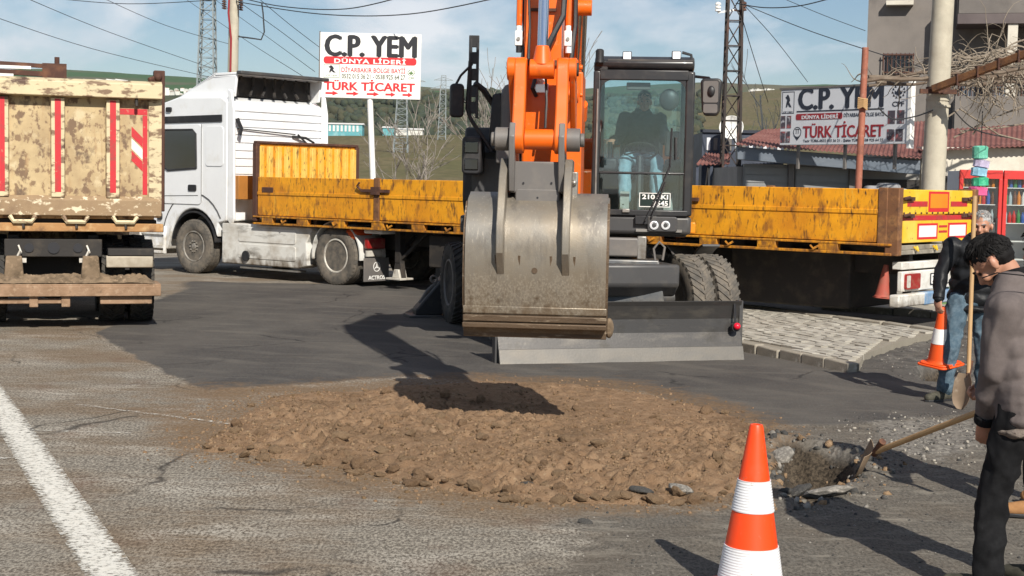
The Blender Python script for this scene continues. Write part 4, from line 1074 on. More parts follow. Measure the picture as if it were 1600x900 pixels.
# rear lamp bar and under-run bumper
b = MB(); b.bx(-.95, .95, yt + .02, yt + .16, .80, .90); b.build('lamp_bracket', M_['white_dirty'], tl, bev=.012)
b = MB(); b.bx(-1.02, 1.15, yt - .02, yt + .05, .52, .78); lb = b.build('lamp_bar', M_['white_dirty'], tl, bev=.012)
lf = frame((0, yt - .0201, 0), (1, 0, 0), (0, 0, 1))
for (u0, u1) in ((-.96, -.52), (.66, 1.1)):
    flat(rrect(u0, u1, .55, .75, .03), lf, M_['lens_red'], lb, 'tail_lamp', .03)
    flat(rrect(u0 + .02, u0 + .13, .57, .73, .02), lf, M_['rim_pale'], lb, 'reversing_lamp', .034)
flat(rrect(-.16, .44, .575, .735, .02), lf, M_['ink'], lb, 'plate_holder', .008)
flat(rrect(-.14, .42, .59, .72, .02), lf, M_['sign_white'], lb, 'number_plate', .014)
lettering('21 BBH 01', (-.11, .39, .612, .70), frame((0, yt - .0345, 0), (1, 0, 0), (0, 0, 1)), M_['ink'], lb, .012)
b = MB(); b.bx(-1.22, 1.2, yt - .08, yt + .06, .33, .49); bo = b.build('bumper', M_['white_dirty'], tl, bev=.02)
M_['blue_tarp'] = mat('faded_blue_wrap', (.16, .27, .42), .45, 0, layers=[((.42, .45, .48), 5, .45, .7)])
b = MB(); b.bx(-.45, .72, yt - .086, yt + .064, .325, .495); b.build('bumper_wrap', M_['blue_tarp'], bo, bev=.02)
for x in (-.6, .6):
    b = MB(); b.bx(x - .05, x + .05, yt + .06, yt + .14, .34, .99); b.build('bumper_bracket', M_['dark'], tl)
    b = MB(); b.bx(x * 1.75 - .3, x * 1.75 + .3, -9.42, -9.40, .16, .82); b.build('mud_flap', M_['kerb'], tl, bev=.004)
    b = MB(); b.strip(arcpts(-8.5, .5, .62, 92, 185, 10), min(x, x * 2.05), max(x, x * 2.05), .02); b.build('mudguard', M_['grey_mid'], tl)
# frame beams, axles, landing legs, side boxes
b = MB()
for x in (-.55, .55):
    b.prism([(yt + .1, .72), (-3.2, .72), (-2.6, 1.0), (-.1, 1.0), (-.1, 1.12), (yt + .1, 1.12)], x - .07, x + .07, 'x')
y = -.8
while y > yt + .5:
    b.bx(-1.2, 1.2, y - .04, y + .04, 1.0, 1.12); y -= .75
for y in (-5.9, -7.2, -8.5): b.cyl((-.95, y, .5), (.95, y, .5), .08, n=10)
b.build('chassis_frame', M_['dark'], tl)
for y in (-5.9, -7.2, -8.5):
    for (x, o_) in ((-1.05, -1), (-.71, -1), (.71, 1), (1.05, 1)):
        wheel(tl, x, y, .50, .50, .28, o_, rm=M_['rim'])
for sgn in (-1, 1):
    b = MB(); x = sgn * .98
    b.bx(x - .06, x + .06, -3.45, -3.33, .45, 1.1); b.prism([(-3.50, .20), (-3.28, .20), (-3.33, .48), (-3.45, .48)], x - .05, x + .05, 'x'); b.bar((x, -3.4, .62), (sgn * .4, -3.4, 1.05), .05, .05); b.bar((x, -3.42, .5), (x, -4.05, 1.0), .05, .05)
    b.build('landing_leg', M_['dark'], tl, bev=.006)
    b = MB(); b.bx(x - .16, x + .16, -3.56, -3.22, .165, .20); b.prism([(-3.48, .20), (-3.30, .20), (-3.34, .34), (-3.44, .34)], x - .09, x + .09, 'x'); b.build('landing_foot', M_['rim_pale'], tl, bev=.008)
    b = MB(); b.strip(arcpts(-9.7, .5, 1.95, 8, 172, 16), sgn * .56 - .0 if sgn > 0 else -1.22, 1.22 if sgn > 0 else -.56, .02) if False else b.bx(min(sgn * .6, sgn * 1.2), max(sgn * .6, sgn * 1.2), -9.2, -5.2, 1.055, 1.075); b.build('mudguard', M_['dark'], tl)
b = MB(); b.bx(-1.20, -.75, -2.55, -2.1, .80, .98); b.build('hanging_rag', mat('orange_rag', (.75, .11, .02), .8), tl, bev=.06)
b = MB(); b.bx(-1.18, -.8, -3.15, -2.72, .92, 1.0); b.build('plastic_bag', M_['white_strip'], tl, bev=.03)
b = MB(); b.bx(-.75, .75, -11.5, -9.65, .22, 1.0); b.build('chassis_box', M_['dark'], tl, bev=.03)  # dark box added to stand for the shade under the trailer's rear
b = MB(); b.prism([(-4.9, .42), (-4.2, .42), (-4.2, .95), (-4.9, .95)], -1.15, -.75, 'x'); b.build('chassis_box', M_['dark'], tl, bev=.02)

# ---------------------------------------------------------------- tipper truck seen from behind
DP = 18.0
rt = Vector((math.cos(R(DP)), math.sin(R(DP)), 0))
dt = thing('dump_truck', 'dirty cream dump truck with rusty tailgate seen from behind', 'truck', P(252, 300, 18.0) * Vector((1, 1, 0)) - rt * 1.25, R(DP))
M_['cream'] = mat('chipped_cream_paint', (0.48, 0.365, 0.20), 0.65, 0, layers=[((0.32, 0.225, 0.12), 1.6, .42, .66), ((0.55, 0.45, 0.28), 5, .55, .7), ((0.22, 0.14, 0.075), 11, .54, .60, (1, 1, .7), 5), ((0.17, 0.105, 0.06), 7.0, .55, .61, (1, 1, .75), 6), ((0.125, 0.08, 0.05), 3.4, .57, .64, (1, 1, .8), 9), ((0.34, 0.21, 0.10), 4, .58, .75, (3, 3, .4), 7)], bump=(35, .2), vary=.1)
M_['cream_rail'] = mat('chipped_cream_rail', (0.58, 0.48, 0.30), 0.6, 0, layers=[((0.19, 0.12, 0.07), 9, .52, .60, (.6, 1, 1.4), 6), ((0.10, 0.055, 0.035), 4, .60, .68)], bump=(35, .2), vary=.1)
M_['mud'] = mat('dried_mud', (0.19, 0.135, 0.085), .95, 0, layers=[((.10, .07, .042), 7, .45, .65), ((.28, .2, .13), 20, .56, .7)], bump=(30, .6), vary=.2)
b = MB(); b.bx(-1.22, 1.22, .01, .05, 1.36, 2.92); tg = b.build('tailgate', M_['cream'], dt)
b = MB(); b.prism([(-.15, 2.75), (.04, 2.74), (.04, 2.95), (-.07, 2.96), (-.15, 2.92)], -1.25, 1.25, 'x'); b.build('top_rail', M_['cream_rail'], tg, bev=.01)
b = MB(); b.prism([(-.07, 1.34), (.04, 1.34), (.04, 1.56), (-.02, 1.58), (-.07, 1.53)], -1.25, 1.25, 'x'); b.build('bottom_rail', mat('worn_bottom_rail', (.30, .205, .115), .75, 0, layers=[((.20, .13, .075), 3, .45, .7), ((.66, .56, .40), 13, .56, .63, (.7, 1, 1), 6)], bump=(40, .4), vary=.15), tg, bev=.01)
df = frame((0, -.0651, 0), (1, 0, 0), (0, 0, 1))
for k, t in enumerate((.57, 1.20, 1.83, 2.42)):
    x = 1.25 - t
    b = MB(); b.prism([(x - .085, .01), (x - .075, -.065), (x + .075, -.065), (x + .085, .01)], 1.56, 2.73, 'z'); po = b.build('post', M_['cream_rail'], tg, bev=.006)
    flat([(x - .035, 1.62), (x + .035, 1.62), (x + .035, 2.72), (x - .035, 2.72)], df, M_['red_strip'], po, 'reflective_strip')
b = MB(); b.prism([(1.10, .01), (1.10, -.03), (1.25, -.05), (1.25, .01)], 1.36, 2.93, 'z'); b.build('post', M_['cream_rail'], tg, bev=.005)
dg_ = frame((0, .0099, 0), (1, 0, 0), (0, 0, 1))
flat([(.76, 2.56), (1.085, 2.56), (1.085, 2.63), (.76, 2.63)], dg_, M_['red_strip'], tg, 'reflective_strip')
flat([(1.03, 1.60), (1.085, 1.60), (1.085, 2.555), (1.03, 2.555)], dg_, M_['red_strip'], tg, 'reflective_strip')
for (z, m) in ((2.30, 'red_strip'), (2.155, 'white_strip'), (2.01, 'red_strip')):
    flat([(.90, z), (1.028, z - .13), (1.028, z - .01), (.90, z + .12)], dg_, M_[m], tg, 'warning_stripe')
for x in (-.95, -.35, .25, .82):
    b = MB(); b.tube([(x - .14, -.06, 1.33), (x - .10, -.10, 1.27), (x + .10, -.10, 1.27), (x + .14, -.06, 1.33)], .028, 6); b.build('hook', M_['cream_rail'], tg)
    b = MB(); b.tube([(x, -.08, 1.30), (x + .01, -.09, 1.19)], .018, 5); b.build('chain', M_['dark'], tg)
b = MB(); b.tube([(.95, -.10, 2.78), (.95, -.11, 2.66)], .02, 6); b.build('pin', M_['dark'], tg)
# body of the tipper box
b = MB()
b.bx(1.17, 1.25, .06, 5.2, 1.32, 2.86); b.bx(-1.25, -1.17, .06, 5.2, 1.32, 2.86); b.bx(-1.17, 1.17, 5.1, 5.2, 1.32, 3.1); b.bx(-1.17, 1.17, .06, 5.1, 1.30, 1.36)
b.build('tipper_body', M_['cream'], dt, bev=.01)
for sg in (-1, 1):
    b = MB(); b.bx(min(sg * 1.16, sg * 1.29), max(sg * 1.16, sg * 1.29), -.02, .14, 1.40, 3.10); b.sph((sg * 1.21, -.03, 3.02), .05, 8, 6); b.tube([(sg * 1.22, .05, 3.02), (sg * 1.10, -.03, 2.98)], .035, 6); b.build('corner_post', M_['rust_dark'], dt, bev=.012)
# tarpaulin frame lying on the front of the body
b = MB()
b.bar((-1.25, .5, 3.16), (.02, .5, 3.13), .05, .05); b.bar((-1.25, .45, 3.06), (-.02, .45, 3.03), .09, .06); b.bx(-.12, .16, .36, .62, 2.98, 3.16); b.cyl((.05, .42, 3.16), (.05, .42, 3.24), .03, n=8); b.build('tarpaulin_frame', M_['rust_dark'], dt)
b = MB(); b.bx(-1.25, -.25, .43, .50, 3.085, 3.12); b.bx(-1.25, -.45, .40, .45, 2.99, 3.02); b.build('tarpaulin_roll', M_['white_strip'], dt)
# rear beam, chassis, lamps
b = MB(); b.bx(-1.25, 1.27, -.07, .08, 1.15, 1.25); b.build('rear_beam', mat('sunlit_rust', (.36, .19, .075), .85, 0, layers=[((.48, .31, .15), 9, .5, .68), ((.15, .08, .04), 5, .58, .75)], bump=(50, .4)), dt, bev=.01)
b = MB(); b.bx(-1.2, 1.2, .10, 5.0, 1.16, 1.29)
b.bx(-.52, -.40, .15, 7.4, .72, 1.10); b.bx(.40, .52, .15, 7.4, .72, 1.10)
for y in (.72, 2.07): b.cyl((-.9, y, .52), (.9, y, .52), .13, n=10); b.sph((0, y, .52), .24, 10, 8)
b.bx(-.95, .95, .5, .62, .6, .95); b.cyl((-.9, 5.9, .52), (.9, 5.9, .52), .08, n=10)
b.build('chassis_frame', M_['dark'], dt)
b = MB(); b.bx(-.56, .56, .06, .12, .84, 1.06); cm = b.build('cross_member', M_['dark'], dt, bev=.012)
for x in (-.28, .0, .28):
    b = MB(); b.cyl((x, .061, .95), (x, .045, .95), .055 if x else .07, n=14); b.build('hole', M_['ink'], cm)
for x in (-.40, .38):
    b = MB(); b.tube([(x, .04, .98), (x + .03, .0, .90), (x - .02, -.04, .84), (x + .02, -.04, .92)], .014, 5); b.bx(x - .09, x + .09, -.06, .05, .78, .83); b.build('shackle', M_['rim_pale'], cm)
b = MB(); b.bx(.60, 1.15, -.06, .10, .72, .86); b.build('lamp_box', mat('dusty_metal', (.42, .37, .29), .5, .2, layers=[((.25, .2, .14), 5, .45, .75)]), dt, bev=.012)
b = MB(); b.bx(.62, 1.16, -.07, .12, .862, .95); b.build('lamp_hood', M_['dark'], dt, bev=.01)
M_['mud_bar'] = mat('mud_caked_bumper', (.29, .185, .115), .9, 0, layers=[((.19, .115, .065), 4, .45, .7), ((.36, .25, .165), 14, .54, .7), ((.10, .065, .04), 6, .6, .72)], bump=(35, .6), vary=.2)
b = MB(); b.bx(-1.22, 1.22, -.36, .18, .50, .545); b.bx(-1.22, 1.22, -.37, -.31, .40, .52); bu = b.build('bumper', M_['mud_bar'], dt, bev=.008)
b = MB(); b.bx(-.92, .12, -.30, -.24, .31, .37); b.bx(-.28, -.18, -.32, -.2, .27, .40); b.bx(.08, .18, -.32, -.2, .27, .40); b.build('tow_bar', M_['mud_bar'], bu, bev=.01)
b = MB(); b.bx(.52, 1.12, -.30, -.22, .30, .40); b.build('bumper_end', M_['mud_bar'], bu, bev=.01)
for x in (-.45, .42):
    b = MB(); b.prism([(x - .12, .50), (x + .12, .50), (x + .09, .86), (x - .09, .86)], -.14, .05, 'y'); b.build('bracket', M_['mud'], dt, bev=.015)
bxs = np.linspace(-1.22, 1.16, 90); bys = np.linspace(-.345, .12, 22)
BX, BY = np.meshgrid(bxs, bys)
mb_ = MB()
hgt = .545 + (.015 + .11 * fbm(BX * 4, BY * 5, 4, 61) + .10 * (fbm(BX * 13, BY * 13, 3, 62) - .5)) * sstep(-.37, -.27, BY) * sstep(1.18, 1.05, BX)
mud = gridmesh('caked_soil', bxs, bys, hgt, mat=M_['mud'], smooth=False); mud.parent = dt
for y in (.72, 2.07):
    for (x, o_) in ((-1.05, -1), (-.70, -1), (.70, 1), (1.05, 1)):
        wheel(dt, x, y, .52, .52, .29, o_, lug=True, tm=M_['rubber'], rm=M_['rim'])
for (x, o_) in ((-1.03, -1), (1.03, 1)):
    wheel(dt, x, 5.9, .52, .52, .30, o_, rm=M_['rim'])
b = MB(); b.prism([(5.35, .75), (5.35, 2.75), (6.9, 2.75), (7.25, 1.9), (7.3, .6), (6.5, .6), (6.4, 1.0), (5.5, 1.0)], -1.2, 1.2, 'x'); b.build('cab', M_['cream'], dt, bev=.05)

# ---------------------------------------------------------------- wheeled excavator
EX_LOC, EX_RZ = Vector((0.75, 17.6, 0)), R(175.6)
ex = thing('wheeled_excavator', 'orange wheeled excavator facing the camera with its bucket lowered', 'excavator', EX_LOC, EX_RZ)
EXI = (Matrix.Translation(EX_LOC) @ Matrix.Rotation(EX_RZ, 4, 'Z')).inverted()
def E(px, py, Y): return EXI @ P(px, py, Y)
def EG(px, py, z=0): return EXI @ G(px, py, z)
CH_RZ = R(194)
CH = Vector((0.80, 18.0, 0))
MC = EXI @ Matrix.Translation(CH) @ Matrix.Rotation(CH_RZ, 4, 'Z')
# undercarriage
b = MB(MC); b.prism([(-1.9, .62), (2.0, .62), (2.15, .75), (2.15, .98), (-2.0, .98), (-2.0, .72)], -.52, .52, 'x'); b.cyl((-1.0, 1.3, .55), (1.0, 1.3, .55), .13, n=12); b.cyl((-1.1, -1.35, .55), (1.1, -1.35, .55), .13, n=12); b.sph((0, 1.3, .55), .26, 10, 8); b.build('undercarriage', M_['grey_paint'], ex, bev=.03)
b = MB(MC); b.lathe([(.62, .98), (.66, 1.02), (.66, 1.20), (.60, 1.26)], (0, 0, 0), (0, 0, 1), 28); b.build('slewing_ring', M_['dark'], ex)
KS = MC @ Matrix.Translation((-1.0, 1.3, .53)) @ Matrix.Rotation(R(11), 4, 'Z')
for dx_ in (.165, -.165): wheel(ex, dx_, 0, 0, .53, .295, -1, lug=True, tm=M_['rubber_clean'], rm=M_['grey_mid'], M=KS)
KS2 = MC @ Matrix.Translation((1.0, 1.3, .53)) @ Matrix.Rotation(R(11), 4, 'Z')
for dx_ in (.165, -.165): wheel(ex, dx_, 0, 0, .53, .295, 1, lug=True, tm=M_['rubber_clean'], rm=M_['grey_mid'], M=KS2)
for sx_ in (-1.18, -.85, .88, 1.20): wheel(ex, sx_, -1.35, .53, .53, .295, -1 if sx_ < 0 else 1, lug=True, tm=M_['rubber'], rm=M_['grey_mid'], M=MC)
# wheel guard on the far right
b = MB(MC); b.strip(arcpts(1.15, .53, .64, 100, 165, 12), -1.42, -1.20, .03); b.build('mudguard', M_['grey_paint'], ex, bev=.006)
# tool box and step between the wheels
q0, q1 = E(948, 470, 16.1), E(1036, 470, 16.25)
zt, zm, zu = E(990, 406, 16.1).z, E(990, 372, 16.1).z, E(990, 470, 16.1).z
bx0, bx1, by0 = q1.x, q0.x + .6, q0.y
b = MB(); b.hexa([(bx0 - .03, by0, zu - .15), (bx1, by0, zu - .15), (bx1, by0 - .5, zu - .15), (bx0 - .03, by0 - .5, zu - .15), (bx0 + .06, by0 - .02, zt), (bx1, by0 - .02, zt), (bx1, by0 - .5, zt), (bx0 + .06, by0 - .5, zt)]); b.build('chassis_box', mat('scuffed_grey_box', (.15, .155, .16), .35, .4, layers=[((.24, .22, .19), 4, .45, .7), ((.09, .09, .09), 7, .55, .7)]), ex, bev=.015)
b = MB(); b.bx(bx0 + .28, bx1, by0 - .30, by0 - .06, zt + .03, zm); b.build('step', M_['grey_mid'], ex, bev=.02)
b = MB(); b.tube([(bx0 + .02, by0 - .1, zt), (bx0 + .0, by0 - .1, zt + .14), (bx0 + .06, by0 - .1, zt + .20), (bx0 + .12, by0 - .1, zt + .12), (bx0 + .1, by0 - .1, zt)], .014, 6); b.build('lifting_eye', M_['grey_mid'], ex)
b = MB(); b.prism([(bx0 + .20, by0 - .06), (bx0 + .3, by0 - .06), (bx0 + .3, by0 - .2), (bx0 + .2, by0 - .2)], zt + .004, zm + .02, 'z'); b.build('bracket', M_['steel'], ex, bev=.01)
# dozer blade
l0, l1 = EG(776, 569), EG(1156, 562)
MBl = frame((l0 + l1) / 2, (l0 - l1), (0, 0, 1))   # u to the machine's right, w up, n = u x w
if (MBl.to_3x3() @ Vector((0, 0, 1))).y < 0:
    MBl = frame((l0 + l1) / 2, (l1 - l0), (0, 0, 1))
hw = (l0 - l1).length / 2
b = MB(MBl)
prof = [(.02, .10), (.16, .05), (.30, .00), (.44, -.02), (.58, .0), (.63, .02)]
for (a, c) in zip(prof[:-1], prof[1:]):
    b.hexa([(-hw, a[0], a[1] - .03), (hw, a[0], a[1] - .03), (hw, a[0], a[1]), (-hw, a[0], a[1]), (-hw, c[0], c[1] - .03), (hw, c[0], c[1] - .03), (hw, c[0], c[1]), (-hw, c[0], c[1])])
M_['blade_steel'] = mat('blade_grey_steel', (.06, .057, .055), .36, .5, layers=[((.12, .108, .092), 3, .5, .8, (1, 1, 3)), ((.04, .036, .03), 6, .55, .8)], bump=(50, .12), vary=.12)
M_['blade_edge'] = mat('worn_blade_edge', (.115, .108, .098), .45, .4, layers=[((.14, .125, .105), 3, .45, .75, (1, 1, 2))], bump=(50, .15), vary=.15)
bl = b.build('dozer_blade', M_['blade_steel'], ex, bev=.004)
b = MB(MBl); b.hexa([(-hw, .005, .075), (hw, .005, .075), (hw, .005, .115), (-hw, .005, .115), (-hw, .155, .055), (hw, .155, .055), (hw, .155, .068), (-hw, .155, .068)]); b.build('cutting_edge', M_['blade_edge'], bl, bev=.004)
sgnr = -1 if (MBl @ Vector((1, 0, 0))).x > 0 else 1
b = MB(MBl)
for sx_ in (-hw, hw): b.bx(sx_ - .02, sx_ + .02, .0, .63, -.10, -.0)
b.build('end_plate', M_['grey_paint'], bl)
b = MB(MBl); b.tube([(sgnr * (hw - .09), .60, .02), (sgnr * (hw - .10), .44, .06), (sgnr * (hw - .10), .37, .07)], .012, 5); b.cyl((sgnr * (hw - .10), .36, .05), (sgnr * (hw - .10), .36, .10), .05, n=14); b.build('marker_stem', M_['black'], bl)
b = MB(MBl); b.sph((sgnr * (hw - .10), .37, .115), .038, 12, 8); b.build('marker_ball', mat('red_marker', (.75, .01, .035), .35, vary=.02), bl)
for sx_ in (-.45, .45):
    b = MB(MBl); b.bar((sx_, .30, -.03), (sx_, .60, -1.1), .12, .16, (0, 1, 0)); b.build('blade_arm', M_['grey_paint'], ex)
# stabiliser legs behind
for sg in (-1, 1):
    b = MB(MC); b.prism([(.60 * sg, .95), (.95 * sg, .92), (1.62 * sg, .12), (1.62 * sg, .04), (1.28 * sg, .04), (1.05 * sg, .30), (.60 * sg, .62)], -2.35, -2.05, 'y'); st = b.build('stabiliser_leg', M_['black'], ex, bev=.02)
    b = MB(MC); b.bx(min(1.22 * sg, 1.72 * sg), max(1.22 * sg, 1.72 * sg), -2.42, -1.98, .0, .05); b.build('foot', M_['grey_paint'], st, bev=.01)
    b = MB(MC); b.lathe([(.055, -.02), (.055, .02), (.035, .02), (.035, -.02)], (1.36 * sg, -2.2, .52), (0, 1, 0), 16, closed=True); b.tube([(1.3 * sg, -2.2, .5), (1.45 * sg, -2.2, .36), (1.55 * sg, -2.2, .2)], .02, 6); b.build('tow_ring', M_['grey_mid'], st)
# upper structure
b = MB(); b.bx(-1.26, 1.26, -1.7, 1.15, 1.27, 1.46); b.build('upper_frame', M_['grey_paint'], ex, bev=.02)
b = MB(); b.prism([(-1.25, -1.5), (1.25, -1.5), (1.2, -2.0), (.7, -2.35), (-.7, -2.35), (-1.2, -2.0)], 1.30, 2.35, 'z'); b.build('counterweight', M_['grey_mid'], ex, bev=.05)
b = MB(); b.bx(-1.24, 1.24, -1.5, -.25, 1.465, 2.38); b.build('engine_cover', M_['orange'], ex, bev=.04)
# right-hand body (left in the picture)
pa, pb_ = E(800, 200, 16.2), E(722, 200, 16.2)
XR = pb_.x; yF = 1.36
b = MB(); b.prism([(-.24, 1.47), (1.22, 1.47), (yF, 1.62), (yF, 2.16), (1.18, 2.44), (-.24, 2.44)], .34, XR, 'x'); rb_ = b.build('side_body', M_['black'], ex, bev=.03)
b = MB(); b.bx(.44, XR - .1, yF - .02, yF + .012, 1.66, 2.10); b.build('body_panel', M_['grey_paint'], rb_, bev=.01)
b = MB(); b.bx(.5, XR - .05, 1.22, 1.40, 1.30, 1.56); b.build('lower_step', M_['grey_paint'], ex, bev=.02)
q = E(735, 242, 15.95)
b = MB(); b.prism(rrect(q.x - .12, q.x + .09, q.z - .21, q.z + .20, .05), yF + .02, q.y + .03, 'y'); lc = b.build('lamp_cluster', M_['black'], ex, bev=.02)
for dz in (-.10, .08):
    b = MB(); b.bx(q.x - .09, q.x + .06, q.y + .03, q.y + .045, q.z + dz - .06, q.z + dz + .06); b.build('lamp', M_['glass_dark'], lc, bev=.01)
def mirror_head(name, c, w, h, parent, tilt=0.0):
    b = MB(Matrix.Translation(c) @ Matrix.Rotation(tilt, 4, 'Z'))
    b.prism(rrect(-w / 2, w / 2, -h / 2, h / 2, w * .3), -.05, .03, 'y'); o = b.build(name, M_['black'], parent, bev=.02, seg=3)
    return o
# mirror mast on the picture's left
def EP(*pts): return [E(*p) for p in pts]
b = MB(); b.tube(EP((768, 236, 16.0), (735, 185, 15.95), (730, 170, 15.95), (735, 95, 15.95)), .022, 6); b.tube(EP((775, 190, 16.1), (772, 165, 16.1), (755, 140, 16.0), (742, 130, 15.95)), .035, 6); b.tube(EP((738, 100, 15.95), (720, 118, 15.9), (708, 140, 15.9)), .014, 5); b.build('mirror_mast', M_['black'], ex)
q0, q1 = E(733, 55, 15.95), E(747, 185, 15.97)
b = MB()
for k in range(5):
    za = q0.z + (q1.z - q0.z) * k / 5; zb = q0.z + (q1.z - q0.z) * (k + .72) / 5
    b.bx(q1.x, q0.x, q0.y - .03, q0.y + .0, min(za, zb), max(za, zb))
b.bx(q0.x - .035, q0.x, q0.y - .031, q0.y + .002, q1.z, q0.z - .04); b.bx(q1.x, q1.x + .03, q0.y - .031, q0.y + .002, q1.z, q0.z - .08); b.build('perforated_bracket', M_['black'], ex, bev=.006)
mirror_head('mirror', E(714, 157, 15.9), .15, .36, ex, .3)
b = MB(); qa = E(782, 235, 16.0); b.prism([(qa.x + .14, qa.z), (qa.x + .10, qa.z + .60), (qa.x - .0, qa.z + .62), (qa.x - .06, qa.z)], qa.y - .30, qa.y, 'y'); b.build('air_intake', M_['black'], ex, bev=.02)
qe = E(794, 205, 16.0)
b = MB(); b.lathe([(.085, -.05), (.085, .38), (.075, .44), (.04, .49), (0, .505)], qe, (0, 0, 1), 18); b.build('exhaust_stack', M_['grey_mid'], ex); b = MB(); b.bx(qe.x - .12, qe.x + .12, qe.y - .2, qe.y + .11, qe.z - .35, qe.z - .0); b.build('exhaust_base', M_['grey_mid'], ex, bev=.02)
# ---- boom, cylinders
BXc = .05
M_['orange_boom'] = M_['orange']
yb1 = E(850, 107, 11.4).y
b = MB(); b.prism([(.55, 1.55), (1.0, 1.52), (1.5, 2.1), (3.3, 3.55), (4.6, 4.55), (6.3, 4.75), (6.35, 5.05), (6.1, 5.2), (4.2, 5.12), (2.6, 4.1), (.7, 2.3), (.45, 1.8)], BXc - .15, BXc + .15, 'x'); bo_ = b.build('boom', M_['orange_boom'], ex, bev=.02)
b = MB(); b.bx(BXc - .26, BXc + .26, .35, .80, 1.47, 2.0); b.build('boom_bracket', M_['orange'], ex, bev=.03)
b = MB()
for k, xx in enumerate((-.02, .03, .08, .13)): b.tube([(BXc + xx, .9, 2.55), (BXc + xx, 2.7, 4.18), (BXc + xx, 4.2, 5.17), (BXc + xx, 6.0, 5.26)], .016, 5)
b.build('hydraulic_hose', M_['black'], bo_)
ct, cb = E(911, 12, 14.3), E(897, 318, 15.75)
for sg in (1, -1):
    off = 0 if sg > 0 else 2 * (BXc - ct.x)
    o_ = Vector((off, 0, 0)); A, B_ = cb + o_, ct + o_
    mid = A.lerp(B_, .52)
    b = MB(); b.cyl(A, mid, .065, .078, 18); b.cyl(A.lerp(B_, .46), A.lerp(B_, .535), .092, n=18); cyo = b.build('boom_cylinder', M_['orange'], ex)
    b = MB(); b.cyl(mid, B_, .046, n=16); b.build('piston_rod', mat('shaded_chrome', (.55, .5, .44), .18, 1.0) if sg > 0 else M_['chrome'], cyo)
    for EE in (A, B_):
        b = MB(); b.cyl(EE - Vector((.085, 0, 0)), EE + Vector((.085, 0, 0)), .077, n=18); b.build('cylinder_eye', M_['orange'], cyo, bev=.006)
    b = MB(); b.tube([A.lerp(B_, .5) + Vector((.10 * 1, .03, 0)), A.lerp(B_, .75) + Vector((.11, .03, .0)), B_ + Vector((.12, 0, .1))], .014, 6); b.build('pipe', M_['orange'], cyo)
# pin bosses seen beside the arm
for (px, py, Y, r_) in ((888, 105, 13.6, .07), (889, 148, 14.0, .08)):
    q = E(px, py, Y); b = MB(); b.cyl(q - Vector((.09, 0, 0)), q + Vector((.16, 0, 0)), r_, n=16); b.cyl(q + Vector((-.10, 0, 0)), q + Vector((-.13, 0, 0)), .025, n=8); b.build('pin_boss', M_['orange'], bo_, bev=.006)
b = MB(); q = E(890, 170, 14.2); b.bx(q.x - .12, q.x + .05, q.y - .9, q.y - .0, 1.6, q.z + .35); b.build('boom_side_plate', M_['orange'], bo_, bev=.01)
b = MB(); q0, q1 = E(868, 262, 15.0), E(905, 262, 15.0); b.tube([q0, q1], .022, 6); b.tube([q0, E(870, 250, 15.0)], .02, 6); b.build('hose_guard', M_['orange'], ex)
# ---- arm
ca = E(850, 60, 11.4); xa = ca.x; ya = ca.y
b = MB(); b.prism([(ya + .14, 1.78), (ya + .19, 2.2), (ya + .20, 3.2), (ya + .10, 4.4), (ya - .05, 5.2), (ya - .30, 5.4), (ya - .62, 5.2), (ya - .60, 4.6), (ya - .36, 3.4), (ya - .12, 1.9), (ya - .02, 1.74)], xa - .142, xa + .142, 'x'); ar = b.build('arm', M_['orange'], ex, bev=.016)
b = MB(); b.bx(xa - .12, xa + .12, ya + .19, ya + .225, 2.72, 2.76); b.bx(xa - .10, xa + .10, ya + .195, ya + .23, E(850, 16, 11.2).z - .01, E(850, 16, 11.2).z + .012); b.build('arm_rib', M_['rust_dark'], ar)
# bucket cylinder and linkage
up, lo = E(847, 108, 10.95), E(844, 218, 10.8)
b = MB(); b.cyl((up.x, ya + .34, 3.55), (up.x, ya + .30, 5.1), .075, n=18); bc = b.build('bucket_cylinder', M_['orange'], ex)
b = MB(); b.cyl((up.x, up.y, up.z + .06), (up.x, ya + .34, 3.6), .040, n=20); b.build('piston_rod', M_['chrome'], bc)
b = MB(); b.cyl(up - Vector((.09, 0, 0)), up + Vector((.09, 0, 0)), .072, n=20); b.cyl(up + Vector((0, 0, .03)), up + Vector((0, 0, .17)), .075, .05, n=16); b.build('rod_eye', M_['orange'], bc, bev=.006)
for sg in (-1, 1):
    xx = up.x + sg * .155
    b = MB()
    d_ = (lo - up); n_ = Vector((0, -d_.z, d_.y)).normalized()
    pts = []
    for (c, r_, a0, a1) in ((up, .085, 0, 180), (lo, .105, 180, 360)):
        base = math.atan2(n_.z, n_.y)
        e = d_.normalized()
        for k in range(9):
            an = math.radians(a0 + (a1 - a0) * k / 8)
            v = n_ * math.cos(an) - e * math.sin(an)
            pts.append((c.y + v.y * r_, c.z + v.z * r_))
    # waist
    m1, m2 = up.lerp(lo, .28), up.lerp(lo, .62)
    left = [(m.y - n_.y * .055, m.z - n_.z * .055) for m in (m1, m2)]; right = [(m.y + n_.y * .055, m.z + n_.z * .055) for m in (m2, m1)]
    poly = pts[:9] + left + pts[9:] + right
    b.prism(poly, xx - .045, xx + .045, 'x'); b.build('link', M_['orange'], ex, bev=.012)
    b = MB(); x2 = up.x + sg * .225
    b.prism([(up.y + .05, up.z + .06), (up.y + .06, up.z - .06), (ya + .02, 2.10), (ya - .08, 2.2), (ya - .02, up.z - .1)], x2 - .02, x2 + .02, 'x'); b.cyl((x2 - .03, up.y, up.z), (x2 + .03, up.y, up.z), .085, n=18); b.build('idler_link', M_['orange'], ex, bev=.008)
b = MB(); b.cyl(lo - Vector((.11, 0, 0)), lo + Vector((.11, 0, 0)), .075, n=20); b.build('link_tube', M_['orange'], ex)
